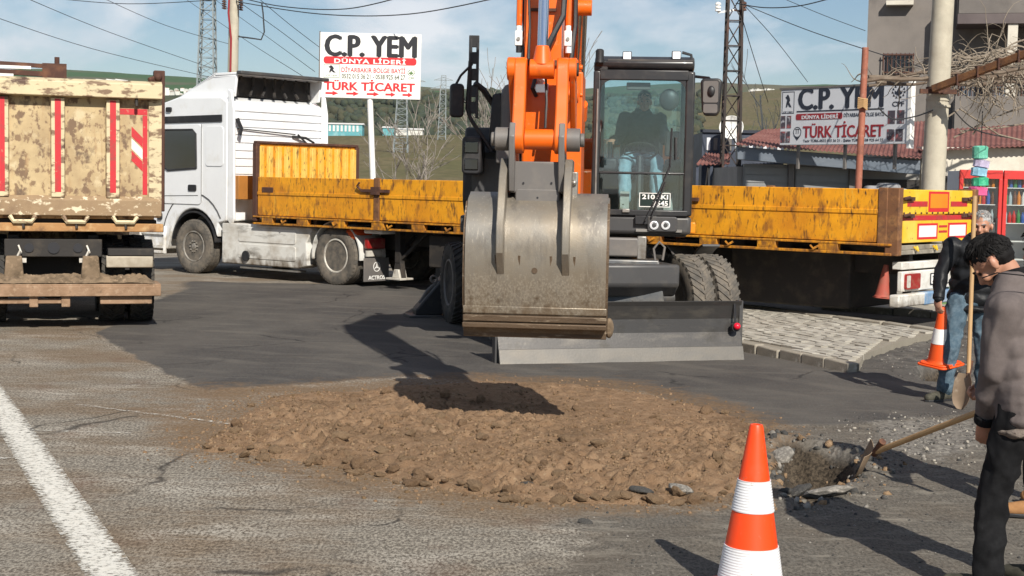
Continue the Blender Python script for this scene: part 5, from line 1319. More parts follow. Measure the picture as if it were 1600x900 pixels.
# white hose-burst valves with pipes
for (px, y0, y1) in ((811, 40, 82), (888, 40, 83)):
    qa, qb = E(px, y0, 11.25), E(px, y1, 11.25)
    b = MB(); b.bx(qa.x - .028, qa.x + .028, qa.y - .03, qa.y + .03, qb.z + .05, qa.z - .04); b.cyl(qa, qa - Vector((0, 0, .045)), .022, n=10); v_ = b.build('valve_block', M_['white_strip'], ar, bev=.005)
    b = MB(); b.cyl(qb + Vector((0, 0, .05)), qb, .024, n=10); b.build('valve_cap', M_['black'] if px < 850 else M_['lens_clear'], v_)
    b = MB(); b.cyl((qa.x, qa.y + .031, (qa.z + qb.z) / 2), (qa.x, qa.y + .04, (qa.z + qb.z) / 2), .014, n=10); b.build('valve_screw', M_['steel'], v_)
    b = MB(); b.tube([qa + Vector((0, 0, 0)), qa + Vector((0, -.02, .4)), qa + Vector((0, -.12, 1.6))], .022, 8); b.build('pipe', M_['orange'], ar)
b = MB(); b.tube(EP((884, -30, 11.1), (880, 25, 11.0), (862, 60, 10.95), (852, 82, 10.95)), .022, 6); b.build('hydraulic_hose', M_['black'], ar)
b = MB(); b.tube(EP((836, 125, 11.15), (832, 138, 11.1), (838, 150, 11.15)), .016, 5); b.tube(EP((853, 122, 11.05), (854, 160, 11.0), (852, 200, 10.98)), .010, 5); b.build('hydraulic_hose', M_['black'], ar)
b = MB(); q = E(845, 135, 11.17); b.bx(q.x - .06, q.x + .06, q.y - .02, q.y + .02, q.z - .05, q.z + .02); b.sph((q.x, q.y, q.z + .05), .035, 8, 6); b.build('hose_fitting', M_['lens_clear'], ar, bev=.006)
for (pts_, r_) in (([(820, -20, 11.3), (818, 20, 11.3), (820, 60, 11.25), (816, 95, 11.2)], .014), ([(900, -20, 11.6), (899, 40, 11.6), (893, 90, 11.5), (884, 130, 11.4)], .018), ([(826, -20, 11.15), (828, 40, 11.1), (826, 92, 11.05)], .010), ([(872, 128, 11.15), (870, 170, 11.05), (866, 235, 10.95)], .012)):
    b = MB(); b.tube(EP(*pts_), r_, 6); b.build('hydraulic_hose', M_['black'], ar)
b = MB(); b.cyl(up - Vector((.27, 0, 0)), up - Vector((.255, 0, 0)), .05, n=14); b.build('pin_grease', M_['dark'], ar)
# ---- coupler
c0, c1 = E(799, 256, 10.82), E(882, 331, 10.82)
b = MB(); b.prism([(c0.y, c0.z), (c0.y + .02, c1.z), (c0.y - .05, c1.z - .02), (c0.y - .45, c1.z + .05), (c0.y - .45, c0.z - .05)], c1.x + .03, c0.x - .03, 'x'); cp = b.build('quick_coupler', M_['grey_mid'], ex, bev=.012)
b = MB(); b.bx(c1.x - .005, c0.x + .005, c0.y - .02, c0.y + .018, c0.z - .21, c0.z + .02); b.build('coupler_plate', M_['grey_mid'], cp, bev=.01)
b = MB(); b.prism(rrect(c1.x + .035, c0.x - .035, c1.z, c0.z - .18, .02), c0.y - .01, c0.y + .024, 'y'); b.build('coupler_plate', M_['grey_mid'], cp, bev=.008)
for (px, py) in ((818, 286), (862, 286), (840, 309)):
    q = E(px, py, 10.80); b = MB(); b.cyl((q.x, c0.y - .03, q.z), (q.x, c0.y + .026, q.z), .008, n=8); b.build('bolt_hole', M_['ink'], cp)
for sg, px in ((1, 802), (-1, 879)):
    q = E(px, 225, 10.85)
    b = MB(); b.prism([(lo.y + .10, c0.z), (lo.y + .12, lo.z + .02), (lo.y + .06, lo.z + .12), (lo.y - .08, lo.z + .10), (lo.y - .40, c0.z), (lo.y - .4, c0.z - .2), (lo.y + .05, c0.z - .2)], q.x - .022, q.x + .022, 'x'); b.build('coupler_ear', M_['grey_mid'], cp, bev=.008)
    b = MB(); x0 = q.x + sg * .03; b.cyl((x0, lo.y - .02, lo.z), (x0 + sg * .10, lo.y - .02, lo.z), .085, n=20); b.cyl((x0 + sg * .10, lo.y - .02, lo.z), (x0 + sg * .13, lo.y - .02, lo.z), .05, n=12); b.build('coupler_pin', M_['grey_mid'], cp, bev=.006)
q = E(893, 290, 10.9)
b = MB(); b.bx(q.x - .045, q.x + .03, q.y - .10, q.y + .02, q.z - .12, q.z + .10); b.sph((q.x - .02, q.y + .03, q.z + .02), .022, 8, 6); b.sph((q.x, q.y + .03, q.z - .10), .02, 8, 6); b.build('locking_block', M_['steel'], cp, bev=.01)
# ---- bucket
bl_, br_ = E(727, 430, 10.7), E(947, 430, 10.7)
yb = bl_.y
xl, xr = br_.x, bl_.x            # picture right is the smaller x
zb0, zb1 = E(837, 526, 10.7).z, E(837, 306, 10.8).z
Hk = zb1 - zb0
bprof = [(yb - .62, zb0 + .93 * Hk), (yb - .45, zb0 + .985 * Hk), (yb - .28, zb1), (yb - .14, zb0 + .955 * Hk), (yb - .05, zb0 + .87 * Hk), (yb + .005, zb0 + .76 * Hk), (yb + .03, zb0 + .63 * Hk), (yb + .03, zb0 + .48 * Hk), (yb + .01, zb0 + .32 * Hk), (yb - .03, zb0 + .17 * Hk), (yb - .06, zb0 + .03 * Hk)]
M_['bucket'] = mat('worn_bucket_steel', (.19, .178, .158), .40, .35, layers=[((.27, .225, .165), 1.6, .44, .70), ((.12, .108, .095), 7, .54, .70, (1, 1, .35)), ((.30, .27, .23), 60, .58, .72, (1, 1, .12), 4)], bump=(110, .12), vary=.12, zl=[((.20, .158, .11), 1.5, .85, 4, .48, 1.0), ((.30, .26, .205), 1.45, 1.1, 70, .86, 1.05), ((.115, .082, .054), 1.5, .9, 20, .86, 1.08), ((.15, .105, .066), 1.1, .76, 6, .66, .98)])
M_['bucket_edge'] = mat('muddy_cutting_edge', (.13, .088, .055), .6, .35, layers=[((.055, .034, .02), 4, .45, .7, (.5, 1, 2)), ((.34, .27, .19), 16, .58, .72, (.4, 1, 2))], bump=(45, .4), vary=.2)
b = MB(); b.strip(bprof, xl, xr, .022); bk = b.build('bucket', M_['bucket'], ex, smooth=50)
for xs_ in (xl, xr):
    b = MB(); b.prism([(p[0] - .006, p[1] - .006) for p in bprof] + [(yb - .30, zb0 + .06 * Hk), (yb - .72, zb0 + .55 * Hk)], xs_ - .012, xs_ + .012, 'x'); b.build('side_plate', M_['bucket'], bk)
    b = MB(); b.strip([(p[0] + .0, p[1]) for p in bprof[3:]], xs_ - .018, xs_ + .018, -.022); b.build('edge_strip', M_['bucket_edge'], bk)
for (f0, f1, out, mm) in ((.160, .215, .026, 'bucket'), (.105, .150, .045, 'bucket_edge'), (.062, .098, .085, 'bucket_edge'), (-.01, .055, .012, 'bucket_edge')):
    b = MB(); y0 = yb - .055 + f0 * .2
    b.hexa([(xl - .012, y0 - .08, zb0 + f0 * Hk), (xr + .012, y0 - .08, zb0 + f0 * Hk), (xr + .012, y0 + out, zb0 + f0 * Hk), (xl - .012, y0 + out, zb0 + f0 * Hk), (xl - .012, y0 - .08, zb0 + f1 * Hk), (xr + .012, y0 - .08, zb0 + f1 * Hk), (xr + .012, y0 + out + .008, zb0 + f1 * Hk), (xl - .012, y0 + out + .008, zb0 + f1 * Hk)]); b.build('cutting_edge', M_[mm], bk, bev=.006)
q = E(952, 512, 10.75); b = MB(); b.sph((xl - .03, yb - .1, q.z), (.035, .05, .075), 10, 8); b.build('side_tooth', M_['mud'], bk)
for px in (787, 888):
    q = E(px, 300, 10.8)
    b = MB(); b.prism([(yb - .50, zb1 + .26), (yb - .16, zb1 + .27), (yb - .01, zb1 + .14), (yb + .15, zb0 + .80 * Hk), (yb + .15, zb0 + .60 * Hk), (yb + .045, zb0 + .44 * Hk), (yb - .02, zb0 + .5 * Hk), (yb - .2, zb0 + .8 * Hk), (yb - .5, zb0 + .8 * Hk)], q.x - .028, q.x + .028, 'x'); b.build('bucket_ear', M_['bucket'], bk, bev=.006)
    # worn doubling plate under the ear: a U of weld
    q2 = E(px + 7 if px < 850 else px - 8, 400, 10.68); yy = yb + .047
    b = MB(); b.tube([(q2.x + .085, yy - .0, zb0 + .58 * Hk), (q2.x + .085, yy - .012, zb0 + .44 * Hk), (q2.x + .05, yy - .02, zb0 + .385 * Hk), (q2.x - .05, yy - .02, zb0 + .385 * Hk), (q2.x - .085, yy - .012, zb0 + .44 * Hk), (q2.x - .085, yy, zb0 + .58 * Hk)], .012, 5); b.build('weld_seam', M_['bucket_edge'], bk)
b = MB(); q = E(835, 423, 10.6); b.cyl((q.x, yb - .0, q.z), (q.x, yb + .055, q.z), .022, n=12); b.build('drain_hole', M_['bucket_edge'], bk)

# ---- cab
cl, cr_ = E(925, 225, 16.2), E(1083, 225, 16.2)
x0, x1 = cr_.x, cl.x             # x0: picture right
yf = cl.y; yk = yf - 1.55
zb_, zt_ = E(1005, 366, 16.2).z, E(1005, 88, 16.2).z
zl, zw = E(1005, 332, 16.2).z, E(1005, 271, 16.2).z   # floor line, split of the two panes
ztop = zt_ - .16
M_['cab'] = mat('cab_black_paint', (.024, .024, .026), .35, 0, layers=[((.06, .055, .05), 5, .5, .8)], coat=.2)
b = MB(); b.bx(x0, x1, yk, yf - .02, zb_, zl - .03); fl_ = b.build('cab_floor', M_['grey_paint'], ex, bev=.04)
b = MB(); b.prism([(yk, ztop), (yf - .10, ztop), (yf + .0, ztop + .03), (yf + .02, ztop + .10), (yf - .08, zt_), (yk + .1, zt_), (yk, zt_ - .06)], x0 + .01, x1 - .01, 'x'); rf = b.build('cab_roof', M_['cab'], ex, bev=.025)
for (xa_, xb_, ya_, yb_) in ((x0, x0 + .10, yf - .10, yf), (x1 - .085, x1, yf - .09, yf), (x0, x0 + .10, yk, yk + .12), (x1 - .10, x1, yk, yk + .12)):
    b = MB(); b.bx(xa_, xb_, ya_, yb_, zl - .032, ztop + .002); b.build('cab_pillar', M_['cab'], ex, bev=.02)
for bb in ((x0 + .07, x1 - .07, yf - .05, yf + .01, ztop - .10, ztop + .01), (x0 + .08, x1 - .08, yf - .045, yf - .005, zw - .012, zw + .016), (x0 + .04, x1 - .04, yf - .06, yf + .004, zl - .035, zl + .03)):
    b = MB(); b.bx(*bb); b.build('window_frame', M_['cab'], ex, bev=.01)
for (cx, sg) in ((x0 + .10, 1), (x1 - .085, -1)):      # rounded upper corners
    b = MB(); pts = [(cx, ztop - .10), (cx + sg * .12, ztop - .10)] + [(cx + sg * (.12 - .12 * math.sin(R(a_))), ztop - .10 - .12 + .12 * math.cos(R(a_))) for a_ in range(15, 91, 15)]
    b.prism(pts, yf - .045, yf - .002, 'y'); b.build('corner_gusset', M_['cab'], ex)
b = MB(); b.bx(x0 + .095, x1 - .08, yf - .022, yf - .016, zw + .014, ztop - .09); b.build('windscreen', M_['glass'], ex)
b = MB(); b.bx(x0 + .095, x1 - .08, yf - .022, yf - .016, zl + .026, zw - .01); b.build('lower_pane', M_['glass'], ex)
for xx in (x0 + .04, x1 - .04):
    b = MB(); b.bx(xx - .003, xx + .003, yk + .12, yf - .10, zl, ztop); b.build('side_pane', M_['glass'], ex)
b = MB(); b.bx(x0 + .10, x1 - .10, yk + .05, yk + .056, zl + .55, ztop); b.build('rear_pane', M_['glass'], ex)
b = MB(); b.bx(x0 + .10, x1 - .10, yk + .04, yk + .10, zl - .03, zl + .55); b.build('rear_panel', M_['black'], ex)
b = MB(); b.tube([(x1 - .05, yf + .004, zl), (x1 - .05, yf + .012, ztop - .2)], .012, 6); b.build('door_seal', M_['steel'], ex)
# lamp box under the screen
qa, qb = E(1012, 338, 16.1), E(1058, 363, 16.1)
b = MB(); b.prism(rrect(qb.x, qa.x, qb.z, qa.z, .03), yf - .04, yf + .045, 'y'); lbx = b.build('lamp_box', M_['grey_paint'], ex, bev=.012)
for px in (1022, 1040):
    q = E(px, 352, 16.1); b = MB(); b.lathe([(.045, 0), (.048, .012), (.036, .016), (.03, .006), (0, .006)], (q.x, yf + .046, q.z), (0, 1, 0), 18); b.build('head_lamp', M_['lens_clear'], lbx)
    b = MB(); b.lathe([(.026, 0), (.02, .012), (0, .014)], (q.x, yf + .0525, q.z), (0, 1, 0), 12); b.build('lamp_bulb', M_['grey_paint'], lbx)
b = MB(); b.bx(x0 + .1, x1 - .5, yf - .01, yf + .02, zb_ + .03, zb_ + .06); b.build('trim', M_['steel'], fl_)
b = MB(); q = E(978, 329, 16.2); b.bx(q.x - .04, q.x + .04, yf - .02, yf + .03, q.z - .02, q.z + .02); b.build('catch', M_['steel'], fl_, bev=.006)
q = E(1086, 352, 16.25); b = MB(); b.bx(x0 - .05, x0 + .01, yf - .16, yf - .08, zb_ + .02, zb_ + .14); b.build('amber_lamp', M_['lens_amber'], ex, bev=.01)
# work lamps and beacon on the roof
M_['lit_lamp'] = mat('work_lamp_lens', (.9, .92, .95), .15, 0, vary=.02)
b2 = M_['lit_lamp'].node_tree.nodes['Principled BSDF']; b2.inputs['Emission Color'].default_value = (1, 1, 1, 1); b2.inputs['Emission Strength'].default_value = .5
for px in (980, 1057):
    q = E(px, 87, 16.15); b = MB(); b.bx(q.x - .05, q.x + .05, yf - .12, yf + .0, q.z - .045, q.z + .05); wlp = b.build('work_lamp', M_['black'], rf, bev=.012)
    b = MB(); b.bx(q.x - .04, q.x + .04, yf + .001, yf + .008, q.z - .035, q.z + .04); b.build('lens', M_['lit_lamp'], wlp, bev=.006)
q = E(937, 92, 16.15); b = MB(); b.lathe([(.05, -.04), (.045, .0), (.045, .09), (.03, .105), (0, .11)], q, (0, 0, 1), 16); b.build('beacon', M_['black'], rf); b = MB(); b.bx(q.x - .09, q.x + .06, yf - .2, yf + .0, q.z - .12, q.z - .03); b.build('beacon_bracket', M_['black'], rf, bev=.01)
b = MB(); b.bx(x0 + .02, x1 - .15, yf - .05, yf + .012, ztop + .105, ztop + .125); b.build('roof_rail', M_['grey_paint'], rf)
# handrail, mirror on the picture's right
b = MB(); b.tube(EP((1066, 82, 16.2), (1080, 86, 16.2), (1082, 100, 16.2), (1079, 180, 16.2), (1074, 300, 16.2)), .016, 6); b.tube(EP((1081, 119, 16.2), (1108, 122, 16.05), (1113, 128, 16.0), (1112, 148, 15.98)), .016, 6); b.build('mirror_arm', M_['black'], ex)
c_ = E(1112, 152, 16.0)
b = MB(Matrix.Translation(c_) @ Matrix.Rotation(-.15, 4, 'Z')); b.prism([(-.09, -.15), (-.06, -.20), (.07, -.20), (.10, -.13), (.12, .17), (.09, .20), (-.08, .20), (-.11, .17)], -.05, .06, 'y'); mh = b.build('mirror', M_['black'], ex, bev=.025, seg=3)
b = MB(Matrix.Translation(c_) @ Matrix.Rotation(-.15, 4, 'Z')); b.prism(rrect(-.075, .085, -.06, .17, .02), .06, .066, 'y'); b.prism(rrect(-.07, .08, -.17, -.075, .02), .06, .066, 'y'); b.build('mirror_glass', M_['grey_mid'], mh)
b = MB(Matrix.Translation(c_) @ Matrix.Rotation(-.15, 4, 'Z')); b.sph((0, .07, .06), (.04, .03, .06), 10, 8); b.build('mirror_joint', M_['black'], mh)
b = MB(); b.tube(EP((1050, 200, 16.12), (1047, 260, 16.12), (1030, 300, 16.1), (1008, 345, 16.08)), .011, 5); b.tube(EP((1056, 215, 16.13), (1056, 250, 16.12)), .018, 5); b.tube(EP((1040, 285, 16.1), (1018, 340, 16.08)), .012, 5); b.build('wiper', M_['black'], ex)
b = MB(); q = E(1012, 347, 16.1); b.bx(q.x - .1, q.x + .14, yf + .0, yf + .035, q.z - .03, q.z + .07); b.build('wiper_motor', M_['black'], ex, bev=.01)
# registration painted on a board behind the lower pane
qa, qb = E(999, 301, 16.2), E(1047, 324, 16.2)
MP = frame(((qa.x + qb.x) / 2, yf - .0155, (qa.z + qb.z) / 2), (-1, 0, 0), (0, 0, 1))
ww, hh = (qa.x - qb.x) / 2, (qa.z - qb.z) / 2
rg = flat([(-ww, -hh), (ww, -hh), (ww, hh), (-ww, hh)], MP, mat('dark_green_plate', (.008, .02, .016), .4), ex, 'registration_board', .004)
for (u0, u1, w0, w1) in ((-ww, ww, hh - .008, hh), (-ww, ww, -hh, -hh + .008), (-ww, -ww + .008, -hh + .008, hh - .008), (ww - .008, ww, -hh + .008, hh - .008)):
    flat([(u0, w0), (u1, w0), (u1, w1), (u0, w1)], MP, M_['sign_white'], rg, 'border', .0025, .0045)
MP2 = MP @ Matrix.Translation((0, 0, .0045))
lettering('210.SKI', (-ww * .82, ww * .85, hh * .10, hh * .78), MP2, M_['sign_white'], rg, .03, depth=.003)
lettering('2545', (-ww * .12, ww * .85, -hh * .80, -hh * .10), MP2, M_['sign_white'], rg, .03, depth=.003)
# interior
sx_ = (x0 + x1) / 2
b = MB(); b.bx(sx_ - .26, sx_ + .26, yk + .20, yk + .75, zl + .38, zl + .52); b.prism([(yk + .16, zl + .5), (yk + .30, zl + .5), (yk + .20, zl + 1.15), (yk + .10, zl + 1.12)], sx_ - .25, sx_ + .25, 'x'); b.bx(sx_ - .2, sx_ + .2, yk + .25, yk + .65, zl - .03, zl + .38); b.build('seat', M_['black'], ex, bev=.04)
for sg in (-1, 1):
    b = MB(); b.bx(sx_ + sg * .36 - .09, sx_ + sg * .36 + .09, yk + .35, yk + .95, zl + .45, zl + .60); con = b.build('console', M_['black'], ex, bev=.03)
    b = MB(); b.cyl((sx_ + sg * .36, yk + .88, zl + .58), (sx_ + sg * .36, yk + .90, zl + .78), .022, .03, 10); b.build('joystick', M_['black'], con)
b = MB(); b.cyl((sx_ + .02, yf - .35, zl), (sx_ + .02, yf - .50, zl + .62), .055, .04, 10); b.lathe([(.19, -.014), (.205, 0), (.19, .014), (.175, 0)], (sx_ + .02, yf - .53, zl + .68), (0, -.45, .9), 28, closed=True)
for a_ in (90, 210, 330): b.bar((sx_ + .02, yf - .53, zl + .68), (sx_ + .02 + .185 * math.cos(R(a_)), yf - .53 + .165 * math.sin(R(a_)), zl + .68 + .083 * math.sin(R(a_))), .03, .015)
b.build('steering_wheel', M_['black'], ex)
b = MB(); b.bx(x0 + .13, x0 + .30, yf - .40, yf - .34, zl + .62, zl + .90); b.build('monitor', M_['black'], ex, bev=.02)
b = MB(); b.sph((x0 + .27, yf - .14, ztop - .30), (.11, .05, .12), 14, 10); b.build('fan', M_['grey_paint'], ex)
b = MB(); b.bx(x1 - .62, x1 - .36, yf - .12, yf - .08, ztop - .20, ztop - .12); b.build('sun_visor', M_['grey_mid'], ex, bev=.01)
for xx in (.06, -.1): 
    b = MB(); b.bar((sx_ + xx * 3, yf - .22, zl), (sx_ + xx * 3, yf - .36, zl + .22), .10, .02); b.build('pedal', M_['steel'], ex)

# ================================================================== signs, poles, buildings
def panel_from(tl, tr_, bl, Y0, Y1):
    a, b_, c = P(*tl, Y0), P(*tr_, Y1), P(*bl, Y0)
    w = (b_ - a).length; u = (b_ - a).normalized(); h = (a - c).length
    M = frame(c, u, (0, 0, 1))
    return M, w, h
# ---- billboard on a post, left
M, w, h = panel_from((498, 50), (656, 54), (499, 152), 31, 31)
bb = thing('billboard', 'white feed shop billboard on a single post above the yellow trailer', 'sign')
b = MB(M); b.bx(0, w, 0, h, -.06, 0); b.build('board', M_['sign_white'], bb, bev=.008)
b = MB(M); b.bx(-.02, -.001, -.02, h + .02, -.07, .004); b.build('board_edge', M_['grey_mid'], bb)
def Rr(x0, x1, y0, y1): return ((x0 - 62) / 550 * w, (x1 - 62) / 550 * w, h - (y1 - 62) / 368 * h, h - (y0 - 62) / 368 * h)
def rect(r): return [(r[0], r[2]), (r[1], r[2]), (r[1], r[3]), (r[0], r[3])]
MF = M @ Matrix.Translation((0, 0, .001))
lettering('C.P. YEM', Rr(85, 590, 76, 194), MF, M_['ink'], bb, .012, 1.0, fat=.065)
r = Rr(82, 588, 197, 238); flat(rrect(r[0], r[1], r[2], r[3], (r[3] - r[2]) * .4), MF, M_['ink_red'], bb, 'red_band', .003)
MF2 = M @ Matrix.Translation((0, 0, .0045))
lettering('DÜNYA LİDERİ', Rr(140, 530, 200, 234), MF2, M_['sign_white'], bb, .03, 1.15)
lettering('DİYARBAKIR BÖLGE BAYİİ', Rr(180, 528, 249, 284), MF, M_['ink_red'], bb, .012)
lettering('0532 015 36 21 - 0538 925 64 27', Rr(182, 528, 293, 320), MF, M_['ink_olive'], bb, .012)
lettering('TÜRK TİCARET', Rr(85, 583, 324, 386), MF, M_['ink_red'], bb, .012, fat=.045)
for (a_, c_) in ((95, 165), (208, 278), (320, 388), (422, 477), (515, 570)):
    r = Rr(a_, c_, 391, 418); ym = (r[2] + r[3]) / 2; t_ = (r[3] - r[2]); xm = r[0] + (r[1] - r[0]) * .55
    flat([(r[0], ym - t_ * .2), (xm, ym - t_ * .2), (xm, r[2]), (r[1], ym), (xm, r[3]), (xm, ym + t_ * .2), (r[0], ym + t_ * .2)], MF, M_['ink_red'], bb, 'arrow')
def box_outline(r, M_f, m, parent, t=.008):
    for q in ((r[0], r[1], r[2], r[2] + t), (r[0], r[1], r[3] - t, r[3]), (r[0], r[0] + t, r[2] + t, r[3] - t), (r[1] - t, r[1], r[2] + t, r[3] - t)):
        flat(rect(q), M_f, m, parent, 'border', .002)
box_outline(Rr(84, 170, 241, 317), MF, M_['green_ink'], bb)
def rooster(r, M_f, m, parent):   # the small black beast of the emblem
    pts = [(.30, .20), (.42, .22), (.45, .38), (.62, .22), (.80, .20), (.70, .34), (.58, .50), (.66, .58), (.62, .74), (.50, .92), (.40, .94), (.34, .84), (.24, .80), (.33, .70), (.40, .66), (.36, .50)]
    flat([(r[0] + x * (r[1] - r[0]), r[2] + y * (r[3] - r[2])) for x, y in pts], M_f, m, parent, 'emblem', .003)
rooster(Rr(90, 165, 244, 300), MF, M_['ink'], bb)
lettering('CP YEM', Rr(98, 156, 300, 310), MF, M_['green_ink'], bb, .0)
def wreath(r, M_f, m, parent):
    cx, cy, rx, ry_ = (r[0] + r[1]) / 2, (r[2] + r[3]) / 2, (r[1] - r[0]) / 2, (r[3] - r[2]) / 2
    b = MB(M_f)
    for k in range(10):
        a_ = R(-70 + (k % 5) * 32); s_ = 1 if k < 5 else -1
        x, y = cx + s_ * rx * .8 * math.cos(a_), cy + ry_ * .8 * math.sin(a_)
        b.prism([(x - rx * .16, y - ry_ * .1), (x + rx * .16, y - ry_ * .1), (x + rx * .05 * s_, y + ry_ * .24)], 0, .003, 'z')
    b.prism([(cx, cy - ry_ * .6), (cx + rx * .3, cy), (cx, cy + ry_ * .6), (cx - rx * .3, cy)], 0, .003, 'z')
    b.prism([(cx - rx * .5, cy - ry_ * .2), (cx, cy - ry_ * .55), (cx + rx * .5, cy - ry_ * .2), (cx + rx * .5, cy + ry_ * .2), (cx, cy - ry_ * .2), (cx - rx * .5, cy + ry_ * .2)], 0.0035, .005, 'z')
    b.build('emblem', m, parent, smooth=0)
wreath(Rr(538, 582, 258, 300), MF, M_['green_ink'], bb); lettering('CPF', Rr(546, 576, 304, 316), MF, M_['green_ink'], bb, .01)
q0, q1 = P(578, 155, 31.08), P(583, 290, 31.08); d_ = (q0 - q1).normalized()
b = MB(); b.cyl(q1 - d_ * (q1.z / d_.z), q0 + d_ * .9, .062, n=12); b.build('post', M_['white_strip'], bb)
# ---- shop with roof sign, right
shop = thing('shop_building', 'low grey shop with red corrugated roof behind the yellow trailer', 'building')
Y0 = 29.0
fa, fb = P(1152, 229, Y0), P(1438, 251, Y0); fc, fd = P(1152, 249, Y0), P(1438, 273, Y0)
M_['fascia'] = mat('blue_grey_fascia', (.115, .14, .175), .4, .2, layers=[((.18, .20, .23), 1.2, .45, .75, (1, 1, 3)), ((.07, .08, .10), 3, .55, .8)], vary=.1)
b = MB(); dn = Vector((0, .25, 0))
b.hexa([fc, fd, fd + dn, fc + dn, fa, fb, fb + dn, fa + dn]); b.build('fascia', M_['fascia'], shop, bev=.01)
M_['roof_red'] = mat('red_roof_sheet', (.17, .062, .052), .8, .0, layers=[((.24, .11, .092), 2, .45, .7), ((.12, .05, .042), 5, .55, .75)], vary=.12)
M_['stucco'] = mat('grey_stucco', (.27, .26, .24), .9, 0, layers=[((.23, .22, .21), 1, .45, .7)], bump=(30, .3))
M_['shutter'] = mat('grey_shutter', (.22, .225, .225), .5, .3, layers=[((.21, .21, .21), 2, .5, .8, (1, 1, 4))], vary=.08)
def corrugated(p00, p10, p01, p11, n, amp, m, parent, name='roof'):
    """sheet from the near edge p00-p10 to the far edge p01-p11 with n waves across"""
    vs, fs = [], []
    N = n * 6
    for i in range(N + 1):
        t = i / N; dz = Vector((0, 0, amp * (0.5 + 0.5 * math.cos(2 * math.pi * t * n))))
        a_, c_ = p00.lerp(p10, t) + dz, p01.lerp(p11, t) + dz
        vs += [a_, c_, a_ - Vector((0, 0, .012)), c_ - Vector((0, 0, .012))]
    for i in range(N):
        k = i * 4
        fs += [(k, k + 4, k + 5, k + 1), (k + 2, k + 3, k + 7, k + 6), (k, k + 2, k + 6, k + 4), (k + 1, k + 5, k + 7, k + 3)]
    b = MB(); b.add(vs, fs); return b.build(name, m, parent, smooth=60)
up_ = Vector((0, 0, .02))
rA, rB = P(1150, 226, Y0 - .15), P(1440, 248, Y0 - .15)
rC, rD = P(1195, 203, 34), P(1445, 190, 34)
corrugated(rA, rB, rC, rD, 44, .028, M_['roof_red'], shop)
b = MB(); wl_ = P(1152, 300, Y0 + .5); wr_ = P(1438, 300, Y0 + .5)
b.bx(wl_.x, wr_.x, Y0 + .6, Y0 + 5, 0, min(fc.z, fd.z) + .1); b.build('wall', M_['stucco'], shop)
for (a_, c_) in ((1160, 1231), (1241, 1326)):
    qa, qb = P(a_, 300, Y0 + .55), P(c_, 300, Y0 + .55)
    n_ = 14; zt2 = P(a_, 256, Y0 + .55).z
    sh = MB(); sh.bx(qa.x, qb.x, Y0 + .50, Y0 + .585, 0.02, zt2); so = sh.build('shutter', M_['shutter'], shop)
    for k in range(n_):
        b = MB(); z = .05 + k * (zt2 - .1) / n_; b.bx(qa.x + .02, qb.x - .02, Y0 + .478, Y0 + .499, z, z + (zt2 - .1) / n_ - .012); b.build('slat', M_['shutter'], so)
for px in (1236, 1331):
    q = P(px, 300, Y0 + .4); b = MB(); b.bx(q.x - .06, q.x + .06, Y0 + .40, Y0 + .598, 0, fd.z + .3); b.build('door_post', M_['grey_mid'], shop, bev=.01)
qa, qb = P(1337, 300, Y0 + .55), P(1436, 300, Y0 + .55)
b = MB(); b.bx(qa.x, qb.x, Y0 + .56, Y0 + .598, 0.02, fd.z - .1); b.build('doorway', M_['dark'], shop)
M_['sack'] = mat('grey_sack', (.20, .20, .21), .8, 0, layers=[((.32, .32, .33), 3, .45, .7)], bump=(15, .3))
for k, (px, py) in enumerate(((1350, 296), (1368, 290), (1388, 286), (1400, 294), (1418, 296))):
    q = P(px, py, 28.6)
    o = MB(Matrix.Translation((q.x, q.y, 0))).bx(-.22, .22, -.2, .2, 0, q.z).build('stacked_sacks', M_['sack'], None, bev=.09, seg=3)
    tag(o, ['grey feed sack pile beside the rust red pole', 'taller grey sack pile in the shop doorway', 'tallest grey sack pile in the shop doorway', 'grey sack pile right of the tallest one', 'grey sack pile nearest the concrete pole'][k], 'sacks', 'sacks in the shop doorway')
# roof sign
M, w, h = panel_from((1222, 141), (1422, 131), (1218, 227), 28.75, 26.4)
rs = thing('shop_sign', 'wide white feed shop sign standing on the red roof', 'sign')
b = MB(M); b.bx(0, w, 0, h, -.10, 0); b.build('board', M_['sign_grey'], rs, bev=.01)
b = MB(M); b.bx(w + .002, w + .07, -.08, h + .06, -.10, .02); b.build('edge_post', M_['white_strip'], rs)
b = MB(M); b.bx(-.03, w, h + .002, h + .04, -.10, .012); b.build('edge_trim', M_['grey_mid'], rs)
def Rq(x0, x1, y0, y1): return ((x0 - 140) / 1270 * w, (x1 - 140) / 1270 * w, (690 - y1) / 580 * h, (690 - y0) / 580 * h)
MF = M @ Matrix.Translation((0, 0, .001)); MF2 = M @ Matrix.Translation((0, 0, .0055))
lettering('C.P. YEM', Rq(325, 1180, 105, 322), MF, M_['ink_navy'], rs, .012, depth=.004, fat=.06)
flat(rect(Rq(315, 1185, 335, 348)), MF, M_['ink_navy'], rs, 'rule', .004)
r = Rq(308, 785, 366, 430); flat(rrect(*r, (r[3] - r[2]) * .3), MF, M_['ink_maroon'], rs, 'red_band', .004)
lettering('DÜNYA LİDERİ', Rq(370, 742, 372, 424), MF2, M_['sign_grey'], rs, .03, 1.1, depth=.004)
lettering('DİYARBAKIR BÖLGE BAYİİ', Rq(800, 1190, 362, 412), MF, M_['ink_navy'], rs, .0, depth=.004)
lettering('TÜRK TİCARET', Rq(385, 1190, 455, 615), MF, M_['ink_maroon'], rs, .012, depth=.004, fat=.03)
lettering('Tacir TÜRK-0532 015 36 21 - Şahin TÜRK-0538 925 64 27', Rq(392, 1190, 628, 668), MF, M_['ink_navy'], rs, .0, depth=.004)
